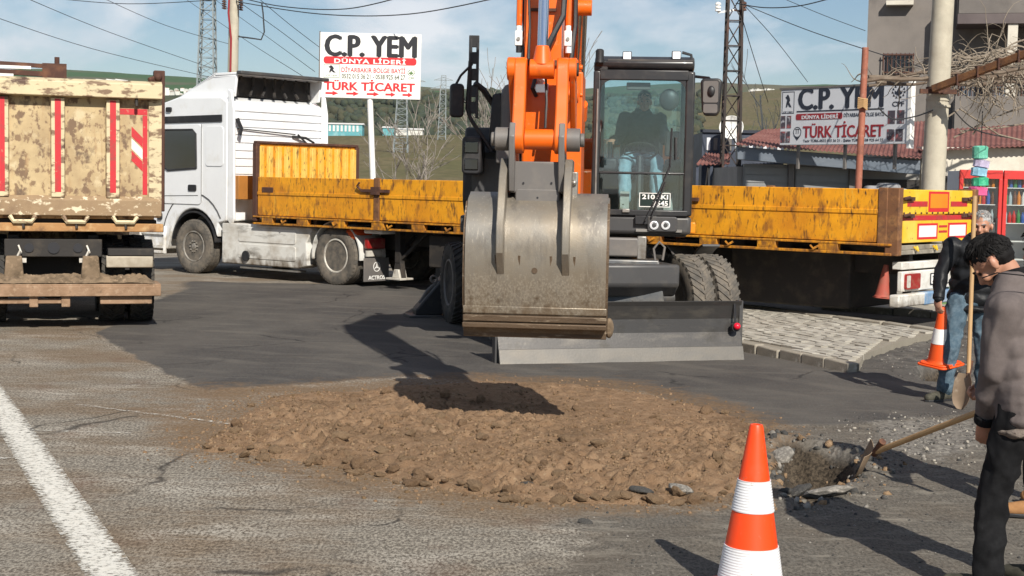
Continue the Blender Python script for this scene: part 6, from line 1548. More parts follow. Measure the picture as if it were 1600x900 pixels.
box_outline(Rq(155, 285, 130, 360), MF, M_['ink_navy'], rs, .012); rooster(Rq(160, 282, 150, 330), MF, M_['ink_navy'], rs)
lettering('CP YEM', Rq(172, 268, 335, 350), MF, M_['ink_navy'], rs, .0, depth=.004)
wreath(Rq(1250, 1385, 110, 255), MF, M_['ink_navy'], rs); lettering('CPF', Rq(1262, 1372, 275, 325), MF, M_['ink_navy'], rs, .02, depth=.004)
M_['photo_dark'] = mat('printed_photo', (.07, .06, .075), .5, 0, layers=[((.34, .10, .10), 6, .52, .62), ((.5, .5, .52), 8, .55, .66)], vary=.1)
for (x_, y_) in ((150, 382), (212, 382), (150, 545), (204, 545), (1226, 362), (1312, 362), (1222, 545), (1304, 545)):
    ww_ = 46 if x_ < 600 else 66
    flat(rect(Rq(x_, x_ + ww_, y_, y_ + (130 if y_ < 500 else 118))), MF, M_['photo_dark'], rs, 'picture', .004)
b = MB(MF); r = Rq(284, 370, 470, 640); cx, cy = (r[0] + r[1]) / 2, (r[2] + r[3]) / 2
b.lathe([(.10, 0), (.10, .004), (.088, .004), (.088, 0)], (cx, cy, 0), (0, 0, 1), 20, closed=True); b.prism([(cx - .09, cy - .06), (cx, cy - .16), (cx + .09, cy - .06), (cx, cy - .11)], 0, .004, 'z'); b.build('emblem', M_['ink_navy'], rs, smooth=0)
lettering('TT', (cx - .05, cx + .05, cy - .03, cy + .06), MF, M_['ink_navy'], rs, .0, depth=.004)
for t in (.12, .5, .88):
    b = MB(M); b.bar((w * t, -.45, -.14), (w * t, h * .9, -.14), .05, .05, (0, 0, 1)); b.build('sign_leg', M_['grey_mid'], rs)
# plain annexe behind the pole with red roof
an = thing('annexe_building', 'white rendered annexe with red roof to the right of the concrete pole', 'building')
M_['render_white'] = mat('white_render', (.60, .56, .48), .9, 0, layers=[((.45, .41, .34), 1.2, .45, .7), ((.25, .22, .18), 3, .6, .75)], bump=(20, .3))
Ya = 29.7
qa, qb = P(1440, 262, Ya), P(1760, 262, Ya)
b = MB(); b.bx(qa.x, qb.x, Ya, Ya + 5, 0, qa.z + .42); b.build('wall', M_['render_white'], an)
corrugated(P(1436, 236, Ya - .25), P(1760, 222, Ya - .25), P(1440, 205, Ya + 4.5), P(1760, 185, Ya + 4.5), 40, .026, M_['roof_red'], an)
qa, qb = P(1472, 300, Ya - .02), P(1499, 275, Ya - .02); b = MB(); b.bx(qa.x, qb.x, Ya - .03, Ya - .002, .02, qb.z); b.build('doorway', M_['dark'], an)
# dark blue kiosk at the left end
ki = thing('blue_kiosk', 'dark blue kiosk with checked parapet behind the lattice tower', 'building')
Yk = 35.0
M_['navy'] = mat('dark_blue_sheet', (.035, .045, .07), .5, 0, layers=[((.08, .09, .12), 3, .5, .75)])
qa, qb = P(1097, 232, Yk), P(1225, 232, Yk); zt2 = P(1160, 208, Yk).z
b = MB(); b.bx(qa.x, qb.x, Yk, Yk + 4, 0, zt2); b.build('wall', M_['navy'], ki)
for k in range(11):
    x_ = qa.x + .1 + k * (qb.x - qa.x - .1) / 11; b = MB(); b.bx(x_, x_ + .09, Yk - .03, Yk - .001, zt2 - .42, zt2 - .12); b.build('parapet_block', M_['grey_mid'] if k % 2 else M_['sign_grey'], ki, bev=.01)
b = MB(); b.bx(qa.x - .05, qb.x + .05, Yk - .06, Yk + .1, zt2 + .001, zt2 + .07); b.build('coping', M_['ink_navy'], ki)
corrugated(P(1088, 258, Yk - 2.0), P(1140, 257, Yk - 2.0), P(1103, 240, Yk - .05), P(1142, 240, Yk - .05), 8, .03, M_['roof_red'], ki, 'awning')
for px in (1090, 1112, 1138):
    q = P(px, 260, Yk - 1.95); b = MB(); b.bx(q.x - .03, q.x + .03, q.y, q.y + .05, 0, q.z); b.build('awning_post', M_['navy'], ki)
for k in range(6):
    q = P(1092 + k * 8, 275, Yk - 1.9); b = MB(); b.tube([(q.x, q.y, .3), (q.x + .2, q.y, q.z + .2)], .018, 5); b.build('railing_bar', M_['dark'], ki)
q = P(1143, 201, 34.5); b = MB(); b.lathe([(0, -.02), (.10, -.01), (.22, .05), (.28, .12), (.27, .125), (.21, .06), (.10, .005), (0, -.005)], q, (-.2, -1, .25), 24); di = thing('satellite_dish', 'round white satellite dish on the roof behind the lattice tower', 'dish', (0, 0, 0)); b.build('reflector', M_['white_strip'], di); b = MB(); b.cyl((q.x, q.y + .02, q.z), (q.x, q.y + .06, zt2), .025, n=8); b.tube([q, q + Vector((-.06, -.3, -.05))], .012, 5); b.build('bracket', M_['grey_mid'], di)
# ---- apartment block, right
ap = thing('apartment_block', 'grey brown concrete apartment block rising behind the vine pergola', 'building')
M_['apt'] = mat('grey_brown_concrete', (.15, .135, .124), .9, 0, layers=[((.215, .19, .17), .35, .42, .65), ((.055, .05, .047), .8, .55, .75, (1, 1, .4)), ((.17, .145, .13), 2.0, .62, .75)], bump=(10, .3), vary=.15)
M_['apt2'] = mat('mauve_concrete', (.105, .085, .085), .9, 0, layers=[((.15, .125, .12), .6, .45, .7)], bump=(10, .3))
Yb = 40.0
ca_ = P(1350, 200, Yb); xR = P(2150, 200, Yb).x
b = MB(); b.bx(ca_.x, xR, Yb, Yb + 12, 0, 16); b.build('wall', M_['apt'], ap)
def apx(px, py): q = P(px, py, Yb); return q.x, q.z
def slab(x0, x1, z0, z1, y0, y1, m, name, bev=.01):
    b = MB(); b.bx(x0, x1, Yb - y0, Yb - y1, z0, z1); return b.build(name, m, ap, bev=bev)
xa_, za_ = apx(1488, 42); xb_, zb2 = apx(1660, 30)
for fl_z in (0, 3.1, -3.0):
    slab(xa_, xR - .5, za_ + fl_z - .12, za_ + fl_z + .14, 1.25, .0, M_['apt2'], 'balcony_slab')
    slab(xa_ + .02, xR - .5, za_ + fl_z + .14, za_ + fl_z + 1.05, 1.25, 1.13, M_['apt'], 'balcony_parapet')
    slab(xa_ - .0, xa_ + .12, za_ + fl_z + .14, za_ + fl_z + 1.0, 1.12, .0, M_['apt'], 'balcony_parapet')
b = MB(); x_, z_ = apx(1567, 60); b.bx(x_ - .12, x_ + .12, Yb - 1.2, Yb - .98, za_ - 3, za_ - .12); b.build('balcony_post', M_['render_white'], ap)
def barred_window(px0, px1, py0, py1, glass_m):
    x0_, z1_ = apx(px0, py0); x1_, z0_ = apx(px1, py1)
    f = slab(x0_, x1_, z0_, z1_, .05, .003, M_['apt2'], 'window'); 
    b = MB(); b.bx(x0_ + .06, x1_ - .06, Yb - .062, Yb - .052, z0_ + .06, z1_ - .06); b.build('pane', glass_m, f)
    n_ = max(4, int((x1_ - x0_) / .11))
    for k in range(n_ + 1):
        b = MB(); xx = x0_ + (x1_ - x0_) * k / n_; b.bx(xx - .012, xx + .012, Yb - .14, Yb - .116, z0_, z1_); b.build('window_bar', M_['rust_dark'], f)
    for zz in (z0_ + .05, z1_ - .05):
        b = MB(); b.bx(x0_ - .02, x1_ + .02, Yb - .165, Yb - .141, zz - .015, zz + .015); b.build('window_rail', M_['rust_dark'], f)
M_['pane_dark'] = mat('dark_window_pane', (.02, .022, .028), .15)
M_['pane_blue'] = mat('grey_blue_curtain', (.12, .14, .17), .6, 0, layers=[((.2, .22, .25), 4, .45, .7, (4, 1, .5))])
barred_window(1380, 1424, 84, 118, M_['pane_dark']); barred_window(1492, 1562, 134, 162, M_['pane_blue']); barred_window(1584, 1640, 126, 168, M_['pane_dark'])
x0_, z1_ = apx(1384, 1); x1_, z0_ = apx(1425, 8); slab(x0_, x1_, z0_ - .06, z0_ + .06, .30, .0, M_['render_white'], 'window_sill')
Rm_ = Matrix.Translation((ca_.x, Yb, 0)) @ Matrix.Rotation(R(-15), 4, 'Z') @ Matrix.Translation((-ca_.x, -Yb, 0))
ap.location = Rm_.to_translation(); ap.rotation_euler = (0, 0, R(-15))
# ---- poles
def leaning_pole(name, label, px0, py0, px1, py1, Y, r0, r1, ztop, m, cat='pole'):
    q0, q1 = P(px0, py0, Y), P(px1, py1, Y); d = (q1 - q0).normalized()
    base = q0 - d * (q0.z / d.z); top = base + d * (ztop / d.z)
    t = thing(name, label, cat, (base.x, base.y, 0))
    b = MB(Matrix.Translation((-base.x, -base.y, 0))); n_ = 8
    b.tube([base.lerp(top, k / n_) for k in range(n_ + 1)], [r0 + (r1 - r0) * k / n_ for k in range(n_ + 1)], 20); b.build('shaft', m, t)
    return t, base, top
pr_, pb0, pt0 = leaning_pole('utility_pole', 'thick tapered concrete utility pole in front of the apartment block', 1457, 300, 1474, 0, 23.0, .19, .14, 9.0, M_['concrete'])
I_ = Matrix.Translation((-pb0.x, -pb0.y, 0))
for py in (138, 156, 166):
    q = P(1466, py, 23.0); b = MB(I_); b.lathe([(.178, -.02), (.186, -.018), (.186, .018), (.178, .02)], (q.x, q.y, q.z), (0, 0, 1), 20, closed=True); b.build('band', M_['rust_dark'] if py == 138 else M_['concrete'], pr_)
pl_, pb1, pt1 = leaning_pole('utility_pole', 'slim concrete utility pole behind the white truck cab', 364, 110, 366, 0, 37.0, .15, .11, 9.5, M_['concrete'])
I1 = Matrix.Translation((-pb1.x, -pb1.y, 0))
b = MB(I1); b.tube([P(360, 112, 36.85), P(361, 60, 36.85), P(357, 20, 36.8), P(360, -40, 36.8)], .025, 6); b.build('riser_cable', M_['ink_maroon'], pl_)
for (px, py) in ((350, 8), (376, 10)):
    b = MB(I1); q = P(px, py, 36.8)
    for k in range(5): b.lathe([(.02, 0), (.06, .01), (.06, .03), (.02, .05)], q + Vector((0, 0, .055 * k - .1)), (.2, 0, 1), 10)
    b.build('insulator', M_['rust_dark'], pl_)
b = MB(I1); zz = P(365, -18, 37).z; b.bx(pb1.x - .9, pb1.x + .9, 36.75, 36.85, zz, zz + .1); b.build('cross_arm', M_['grey_mid'], pl_)
b = MB(I1); b.tube([P(372, 57, 36.9), P(395, 60, 36.9), P(408, 62, 36.9), P(413, 50, 36.9), P(411, 20, 36.9), P(409, 5, 36.9)], .018, 6); b.build('cable_loop', M_['cable'], pl_)
rp_, pb2, pt2 = leaning_pole('steel_pole', 'thin rust red steel pole in front of the roof sign', 1341, 295, 1352, 80, 22.7, .055, .05, 3.98, mat('rusty_red_pole', (.34, .12, .075), .7, .1, layers=[((.16, .07, .05), 5, .5, .7), ((.46, .25, .18), 9, .55, .75)]))
b = MB(Matrix.Translation((-pb2.x, -pb2.y, 0))); q = P(1347, 161, 22.65)
for k in range(6): b.tube([q + Vector((-.07, -.03, .03 * k - .08)), q + Vector((0, -.075, .02 * k - .05)), q + Vector((.07, -.03, .03 * k - .1))], .018, 5)
b.build('rope_binding', M_['wood'], rp_)
def lattice(name, label, base, top, w0, w1, n_, bar, m, arms=()):
    base, top = Vector(base), Vector(top)
    t = thing(name, label, 'pylon', base)
    def corner(k, f):
        w = (w0 + (w1 - w0) * f) / 2; c = base.lerp(top, f) - base
        sx, sy = ((-1, -1), (1, -1), (1, 1), (-1, 1))[k % 4]; return c + Vector((sx * w, sy * w, 0))
    for k in range(4):
        b = MB(); b.bar(corner(k, 0), corner(k, 1), bar * 1.4, bar * 1.4); b.build('leg', m, t)
    for i in range(n_):
        f0, f1 = i / n_, (i + 1) / n_
        b = MB()
        for k in range(4):
            a_, c_ = (corner(k, f0), corner(k + 1, f1)) if i % 2 else (corner(k + 1, f0), corner(k, f1))
            b.bar(a_, c_, bar, bar * .6); b.bar(corner(k, f1), corner(k + 1, f1), bar, bar * .6)
        b.build('bracing', m, t)
    for (f, L) in arms:
        b = MB(); c = base.lerp(top, f) - base; b.bar(c + Vector((-L, 0, 0)), c + Vector((L, 0, 0)), bar * 1.5, bar * 1.5); b.bar(c + Vector((-L, 0, 0)), c + Vector((0, 0, L * .3)), bar, bar); b.bar(c + Vector((L, 0, 0)), c + Vector((0, 0, L * .3)), bar, bar); b.build('cross_arm', m, t)
    return t
M_['tower'] = mat('dark_rusty_tower', (.032, .025, .022), .8, 0, layers=[((.10, .045, .03), 3, .5, .75)])
M_['galv'] = mat('galvanised_steel', (.24, .27, .28), .6, .3)
q0, q1 = P(1140, 292, 33), P(1148, 0, 33); d = (q1 - q0).normalized(); base = q0 - d * (q0.z / d.z); top = base + d * 8.2
lt = lattice('lattice_tower', 'dark rusty lattice tower right of the excavator cab', base, top, .42, .26, 15, .035, M_['tower'])
for (px, py) in ((1122, 11), (1162, 10)):
    q = P(px, py, 32.9) - base; b = MB()
    for k in range(3): b.lathe([(.02, 0), (.07, .01), (.06, .05), (.02, .07)], q + Vector((0, 0, .07 * k - .1)), (0, 0, 1), 10)
    b.bar(q + Vector((0, 0, -.12)), (P(1147, 12, 33) - base) + Vector((0, 0, -.05)), .04, .04); b.build('insulator', M_['white_strip'] if px < 1140 else M_['rust_dark'], lt)
def far_pylon(px, py_b, py_t, Y, w0, w1, n_, label, m=None, bar=.10):
    x = P(px, py_b, Y).x; z0 = ground_at(x, Y) - .3
    lattice('power_pylon', label, (x, Y, z0), (x + .2, Y, P(px, py_t, Y).z), w0, w1, n_, bar, m or M_['galv'], ((.8, w0 * 1.6), (.93, w0 * 1.2)))
far_pylon(322, 130, -75, 150, 2.1, 1.0, 24, 'grey lattice power pylon between the tipper and the truck cab')
far_pylon(626, 240, 98, 230, 2.2, 1.0, 16, 'faint lattice pylon below the left billboard', bar=.08)
far_pylon(690, 232, 118, 300, 1.6, .9, 14, 'faint lattice pylon left of the excavator mirror', bar=.08)
# ---- overhead cables
def cable(pts, label, r=.011, m=None):
    q = [P(*p) for p in pts]
    out = []
    for i in range(len(q) - 1):
        for k in range(8):
            t = k / 8
            p0, p1, p2, p3 = q[max(i - 1, 0)], q[i], q[i + 1], q[min(i + 2, len(q) - 1)]
            out.append(.5 * ((2 * p1) + (p2 - p0) * t + (2 * p0 - 5 * p1 + 4 * p2 - p3) * t * t + (3 * p1 - p0 - 3 * p2 + p3) * t ** 3))
    out.append(q[-1])
    b = MB(); b.tube(out, r, 5); o = b.build('overhead_cable', m or M_['cable']); tag(o, label, 'cable', 'overhead cables')
cl_ = [([(-60, 8, 50), (140, 75, 60), (330, 121, 75)], 'overhead cable falling from the left edge to the grey pylon', .012),
       ([(20, -12, 50), (170, 50, 60), (335, 108, 75)], 'overhead cable just above the lowest one at the upper left', .012),
       ([(150, -8, 50), (260, 40, 55), (370, 72, 60)], 'short overhead cable crossing the grey pylon', .010),
       ([(70, -4, 45), (200, 6, 40), (364, -2, 37)], 'overhead cable along the top left edge of the picture', .010),
       ([(285, -5, 60), (380, 60, 52), (478, 122, 44)], 'overhead cable descending behind the slim concrete pole', .009),
       ([(330, -5, 60), (410, 52, 52), (492, 112, 44)], 'second overhead cable descending right of the slim concrete pole', .009),
       ([(375, 4, 40), (440, 50, 42), (500, 96, 44)], 'third overhead cable descending towards the left billboard', .009),
       ([(400, -6, 40), (450, 36, 42), (502, 76, 44)], 'fourth overhead cable descending towards the left billboard', .009),
       ([(366, -6, 37), (440, 10, 34), (540, 14, 32), (640, -8, 30)], 'upper of two sagging cables above the left billboard', .012),
       ([(366, 2, 37), (500, 22, 33), (640, 22, 31), (790, -6, 29)], 'lower of two sagging cables above the left billboard', .012),
       ([(1150, 5, 33), (1195, 12, 32), (1250, 9, 31), (1310, -6, 30)], 'cable sagging right from the top of the lattice tower', .012),
       ([(1160, 30, 33), (1175, 80, 36), (1200, 160, 42)], 'cable dropping steeply right of the lattice tower', .010),
       ([(1155, 0, 33), (1210, 60, 36), (1262, 128, 42)], 'cable running down from the tower to the roof sign', .008),
       ([(1160, 6, 33), (1270, 50, 31), (1440, 105, 24)], 'cable from the lattice tower to the concrete pole', .009),
       ([(1215, -6, 38), (1290, 25, 37), (1352, 48, 36)], 'thin cable meeting the top corner of the apartment block', .008),
       ([(1372, 168, 23), (1395, 186, 23), (1430, 182, 23), (1458, 172, 22.8)], 'loose cable looping from the roof sign to the concrete pole', .012),
       ([(1490, 172, 22.8), (1530, 205, 23.5), (1620, 222, 25)], 'pale loose cable hanging right of the concrete pole', .010)]
for (p_, lab, r_) in cl_: cable(p_, lab, r_)
# ---- pergola with a dry vine
pg = thing('vine_pergola', 'rough pole pergola tied to the concrete pole under the dry vine', 'pergola')
M_['pole_wood'] = mat('weathered_poles', (.12, .085, .06), .85, 0, layers=[((.2, .16, .12), 4, .45, .7)])
for k in range(9):
    Yq = 22.9 + k * .62
    a_ = P(1345 + (k % 3) * 12, 128 + k * 1.0 - (k % 2) * 6, Yq) if k < 5 else P(1480 + k * 4, 100 + k * 4, Yq); e_ = P(1660, 104 - k * 3 + (k % 3) * 16, Yq + .3)
    b = MB(); n_ = 10; b.tube([a_.lerp(e_, j / n_) + Vector((0, 0, .03 * math.sin(j * 1.7 + k))) for j in range(n_ + 1)], [.03 + .008 * math.sin(j + k) for j in range(n_ + 1)], 7); b.build('cross_pole', M_['pole_wood'], pg)
b = MB(); a_, e_ = P(1458, 139, 22.7), P(1680, 55, 20.8); b.bar(a_, e_, .09, .11); beam = b.build('steel_beam', M_['rust'], pg, bev=.01)
for t in (.18, .33, .48, .62):
    c = a_.lerp(e_, t); b = MB(); b.bx(c.x - .02, c.x + .02, c.y - .07, c.y + .07, c.z - .08, c.z + .09); b.build('clip', M_['rust_dark'], beam)
b = MB(); q = P(1466, 143, 22.78); b.bx(q.x - .28, q.x + .28, q.y - .03, q.y + .03, q.z - .035, q.z + .035); b.build('clamp', M_['rust_dark'], pg)
q = P(1640, 70, 21.2)
for (px, Yq, zt3) in ((1672, 20.9, 3.75), (1668, 27.6, 3.4)):
    q = P(px, 200, Yq); b = MB(); b.cyl((q.x, q.y, 0), (q.x, q.y, zt3), .05, n=10); b.build('post', M_['rust'], pg)
vn = thing('dry_vine', 'leafless tangled grape vine spread over the pole pergola', 'vine')
rv = random.Random(23)
M_['vine'] = mat('dry_vine_wood', (.26, .215, .165), .9, 0, layers=[((.15, .12, .09), 6, .45, .7)])
def twig(start, direction, length, r, wig=.25, n_=9, droop=0.0):
    p = Vector(start); d = Vector(direction).normalized(); pts = [p.copy()]
    for k in range(n_):
        d = (d + Vector((rv.gauss(0, wig), rv.gauss(0, wig), rv.gauss(0, wig) - droop))).normalized(); p = p + d * (length / n_); pts.append(p.copy())
    return pts, [r * (1 - .75 * k / n_) for k in range(n_ + 1)]
for g in range(11):
    b = MB()
    for k in range(26 if g < 8 else 22):
        if g < 8:
            px = rv.uniform(1480, 1660); Yq = rv.uniform(22.8, 27.6); st = P(px, 112 - (px - 1480) * .16 + rv.uniform(-12, 24), Yq); dr = (rv.gauss(0, 1), rv.gauss(0, .6), rv.gauss(.08, .25)); L = rv.uniform(.4, 1.3); dp = .02
        elif g < 10:
            px = rv.uniform(1525, 1600); st = P(px, rv.uniform(112, 150), rv.uniform(22.8, 24)); dr = (rv.gauss(0, .6), rv.gauss(0, .4), -1); L = rv.uniform(.3, .8); dp = .08
        else:
            px = rv.uniform(1350, 1455); st = P(px, rv.uniform(110, 128), rv.uniform(23, 25)); dr = (rv.gauss(0, 1), rv.gauss(0, .4), rv.gauss(.2, .5)); L = rv.uniform(.3, .9); dp = .0
        pts, rs_ = twig(st, dr, L, rv.uniform(.006, .016), .28, 8, dp); b.tube(pts, rs_, 4)
    b.build('twigs', M_['vine'], vn)['kind'] = 'stuff'
for k in range(7):
    st = P(1470 + k * 14, 100 - k * 4 + rv.uniform(-8, 8), 23.4 + k * .3); e_ = P(1640 + k * 6, 60 + k * 10, 24 + k * .3); b = MB(); n_ = 14
    b.tube([st.lerp(e_, j / n_) + Vector((0, 0, rv.gauss(0, .03) + .06 * math.sin(j * .8 + k))) for j in range(n_ + 1)], .014, 5); b.build('cane', M_['vine'], vn)
for (p_) in ([(1470, 190, 23.5), (1500, 170, 23.5), (1560, 210, 24), (1620, 225, 24)], [(1490, 215, 24), (1540, 190, 24), (1600, 165, 24)], [(1500, 205, 24), (1560, 200, 24.2), (1620, 190, 24.4)], [(1560, 150, 23.5), (1545, 175, 23.6), (1520, 210, 23.8)]):
    b = MB(); b.tube([P(*q) for q in p_], .014, 5); b.build('cane', M_['vine'], vn)
# ---- drink fridges, hanging bundle
M_['can'] = [mat('drink_%s' % k, c, .35) for k, c in (('red', (.5, .03, .03)), ('blue', (.04, .10, .35)), ('green', (.05, .22, .07)), ('white', (.6, .6, .58)), ('brown', (.14, .06, .03)), ('orange', (.6, .2, .02)), ('clear', (.35, .42, .45)))]
can_me = []
for m in M_['can']:
    b = MB(); b.lathe([(.028, 0), (.031, .02), (.031, .15), (.012, .20), (.012, .235), (0, .235)], (0, 0, 0), (0, 0, 1), 10); me = b.mesh('drink_bottle'); me.materials.append(m); can_me.append(me)
fx = [P(1498, 300, 24.3).x, P(1567, 300, 24.3).x, P(1636, 300, 24.3).x]
zf = P(1560, 268, 24.3).z
for k, nm in enumerate(('red framed glass door drink fridge behind the grey haired man', 'red framed drink fridge at the right edge of the picture')):
    xa2, xb2 = fx[k] + .01, fx[k + 1] - .01
    fr = thing('drink_fridge', nm, 'fridge', ((xa2 + xb2) / 2, 24.65, 0), 0, 'drink fridges'); hw2 = (xb2 - xa2) / 2
    b = MB(); b.bx(-hw2, -hw2 + .03, -.30, .35, .12, zf); b.bx(hw2 - .03, hw2, -.30, .35, .12, zf); b.bx(-hw2 + .03, hw2 - .03, .30, .35, .12, zf); b.bx(-hw2 + .03, hw2 - .03, -.30, .30, .12, .30); b.bx(-hw2 + .03, hw2 - .03, -.30, .30, zf - .06, zf); b.build('cabinet', M_['sign_grey'], fr)
    b = MB(); b.bx(-hw2, hw2, -.36, -.31, zf - .12, zf + .02); b.bx(-hw2, hw2, -.36, -.31, .12, .32); b.bx(-hw2, -hw2 + .06, -.36, -.31, .32, zf - .12); b.bx(hw2 - .06, hw2, -.36, -.31, .32, zf - .12); b.build('door_frame', M_['red'], fr, bev=.008)
    b = MB(); b.bx(-hw2 + .06, hw2 - .06, -.34, -.335, .32, zf - .12); b.build('door_glass', M_['glass_clear'], fr)
    b = MB(); b.bx(hw2 - .10, hw2 - .07, -.40, -.37, 1.0, 1.4); b.build('door_handle', M_['black'], fr)
    for z in (.42, .72, 1.02, 1.32, 1.62, 1.90):
        b = MB(); b.bx(-hw2 + .035, hw2 - .035, -.28, .28, z - .012, z); b.build('shelf', M_['white_strip'], fr)
        if z > 1.1:
            for j in range(8):
                o = bpy.data.objects.new('drink_bottle', can_me[ci_ := (rv.randrange(7) if j % 3 else (j + int(z * 10)) % 7)]); link(o); o.location = ((xa2 + xb2) / 2 - hw2 + .085 + j * .072, 24.65 - .22 + rv.uniform(-.01, .01), z + .001)
                o.scale = (1, 1, rv.uniform(.75, 1.0)); tag(o, '%s drink, %s from the left on the %s shelf of the %s fridge' % (('red', 'blue', 'green', 'white', 'brown', 'orange', 'clear')[ci_], ('first', 'second', 'third', 'fourth', 'fifth', 'sixth', 'seventh', 'eighth')[j], ('top' if z > 1.8 else 'second' if z > 1.5 else 'third'), ('left' if k == 0 else 'right')), 'bottle', 'drinks on the fridge shelves')
hg = thing('hanging_goods', 'string of coloured wrapped plastic goods hanging before the fridges', 'goods', P(1533, 228, 23.6))
o0 = P(1533, 228, 23.6)
for (py0, py1, c, w_) in ((228, 249, (.12, .42, .30), .24), (250, 262, (.45, .40, .55), .25), (262, 276, (.22, .42, .55), .25), (277, 291, (.04, .38, .20), .26), (292, 306, (.62, .10, .25), .29)):
    zc = (P(1533, py0, 23.6).z + P(1533, py1, 23.6).z) / 2 - o0.z; hh_ = abs(P(1533, py0, 23.6).z - P(1533, py1, 23.6).z) * .96
    b = MB(Matrix.Translation((rv.uniform(-.02, .02), 0, zc)) @ Matrix.Rotation(rv.uniform(-.25, .25), 4, 'Y')); b.lathe([(w_ * .40, -hh_ * .52), (w_ * .52, -hh_ * .44), (w_ * .50, 0), (w_ * .53, hh_ * .42), (w_ * .38, hh_ * .53)], (0, 0, 0), (0, 0, 1), 9)
    b.build('wrapped_pack', mat('wrapped_plastic', c, .25, 0, layers=[(tuple(min(1, x * 1.6 + .1) for x in c), 9, .5, .7)], bump=(25, .6)), hg)
b = MB(); b.tube([(0, 0, -.9), (0, 0, .55)], .008, 5); b.build('string', M_['cable'], hg)
# odds and ends on the far kerb
for k, (px, py, hgt_, m, nm, lab, cat) in enumerate(((1455, 477, .30, 'paver3', 'pail', 'beige plastic pail on the far kerb under the trailer bumper', 'pail'), (1470, 474, .26, 'green_ink', 'crate', 'green crate on the far kerb beside the beige pail', 'crate'))):
    q = G(px, py, .075)
    t = thing(nm, lab, cat, (q.x, q.y, .076))
    if nm == 'pail':
        b = MB(); b.lathe([(.11, 0), (.14, hgt_), (.15, hgt_), (.15, hgt_ + .02), (.128, hgt_ + .02), (.10, .02), (0, .02)], (0, 0, 0), (0, 0, 1), 18); b.build('bucket', M_[m], t); b = MB(); b.tube([(-.145, 0, hgt_), (-.10, -.02, hgt_ + .10), (.10, -.02, hgt_ + .10), (.145, 0, hgt_)], .006, 5); b.build('handle', M_['steel'], t)
    else:
        for z in (.0, .09, .18):
            b = MB(); b.bx(-.2, .2, -.15, -.13, z, z + .06); b.bx(-.2, .2, .13, .15, z, z + .06); b.bx(-.2, -.18, -.13, .13, z, z + .06); b.bx(.18, .2, -.13, .13, z, z + .06); b.build('slat', M_[m], t)
        b = MB(); b.bx(-.17, .17, -.12, .12, .002, .02); b.build('bottom', M_[m], t)
        for sx_ in (-.165, .165):
            b = MB(); b.bx(sx_ - .012, sx_ + .012, -.129, -.105, .021, .24); b.build('corner_post', M_[m], t)
# ---- far houses, greenhouses, sheds
M_['house'] = [mat('far_house_%d' % k, c, .9) for k, c in enumerate(((.62, .60, .55), (.5, .46, .40), (.7, .68, .64)))]
M_['tile'] = mat('far_roof', (.28, .15, .10), .9)
def house(px, py, Y, wpx, hpx, label, group, k):
    q = P(px, py, Y); wd, hg_ = wpx / FPX * Y, hpx / FPX * Y
    z0 = float(hill_z(np.array([q.x]), np.array([Y]))[0])
    t = thing('house', label, 'house', (q.x, Y, z0), rv.uniform(-.4, .4), group)
    top_ = max(hg_, q.z - z0 + hg_ * .5)
    b = MB(); b.bx(-wd / 2, wd / 2, -wd * .35, wd * .35, -3, top_); b.build('wall', M_['house'][k % 3], t)
    b = MB(); b.prism([(-wd * .55, top_ + .01), (wd * .55, top_ + .01), (0, top_ + hg_ * .25)], -wd * .4, wd * .4, 'y'); b.build('roof', M_['tile'] if k % 4 == 1 else M_['house'][2], t)
for k in range(22):
    house(256 + (k * 37 % 52), 139 + (k * 7 % 17), 1700 + (k * 53 % 300), rv.uniform(4, 8), rv.uniform(3, 5), 'small pale house of the distant town between the tipper and the truck cab', 'houses of the distant left town', k)
for k in range(20):
    house(1172 + (k * 29 % 54), 142 + (k * 5 % 10), 1350 + (k * 61 % 250), rv.uniform(3.5, 6), rv.uniform(3, 5), 'small pale house on the ridge behind the bare white tree', 'houses on the right ridge', k)
for k, (px, wd) in enumerate(((108, 6), (122, 8), (140, 9), (160, 14), (176, 10), (190, 12))):
    Y = 2050; q = P(px, 126, Y); z0 = ground_at(q.x, Y)
    t = thing('greenhouse', 'long white greenhouse on the far hillside above the tipper', 'greenhouse', (q.x, Y, z0), -.35, 'greenhouses on the far hillside')
    W = wd / FPX * Y
    zt4 = q.z - z0
    b = MB(); b.prism([(-W / 2, -4), (W / 2, -4), (W / 2, zt4 - 2), (0, zt4 + 1.5), (-W / 2, zt4 - 2)], -14, 14, 'y'); b.build('shell', M_['house'][2], t)
M_['teal'] = mat('teal_cladding', (.10, .33, .36), .6, 0, layers=[((.25, .45, .47), .4, .5, .7)])
for (pa_, pb2_, py0, py1, Y, nm, lab) in ((505, 566, 195, 208, 430, 'M', 'long teal clad shed with pale panels at the foot of the wooded hill'), (598, 616, 200, 208, 440, 'S', 'small turquoise shed right of the sign post'), (616, 660, 203, 208, 450, 'W', 'low white roofed shed right of the turquoise one')):
    qa, qb = P(pa_, py1, Y), P(pb2_, py0, Y)
    t = thing('shed', lab, 'shed', (0, 0, 0)); z0 = min(ground_at(qa.x, Y), qa.z) - 1.5
    b = MB(); b.bx(qa.x, qb.x, Y, Y + 6, z0, qb.z); b.build('wall', M_['teal'] if nm != 'W' else M_['house'][0], t)
    b = MB(); b.prism([(Y - .3, qb.z + .005), (Y + 6.3, qb.z + .005), (Y + 3, qb.z + .55)], qa.x - .3, qb.x + .3, 'x'); b.build('roof', M_['house'][2], t)
    if nm == 'M':
        for k in range(9):
            x_ = qa.x + .5 + k * (qb.x - qa.x - 1) / 9; b = MB(); b.bx(x_, x_ + .55, Y - .12, Y - .01, qa.z + .6, qb.z - .3); b.build('window', M_['house'][2], t)
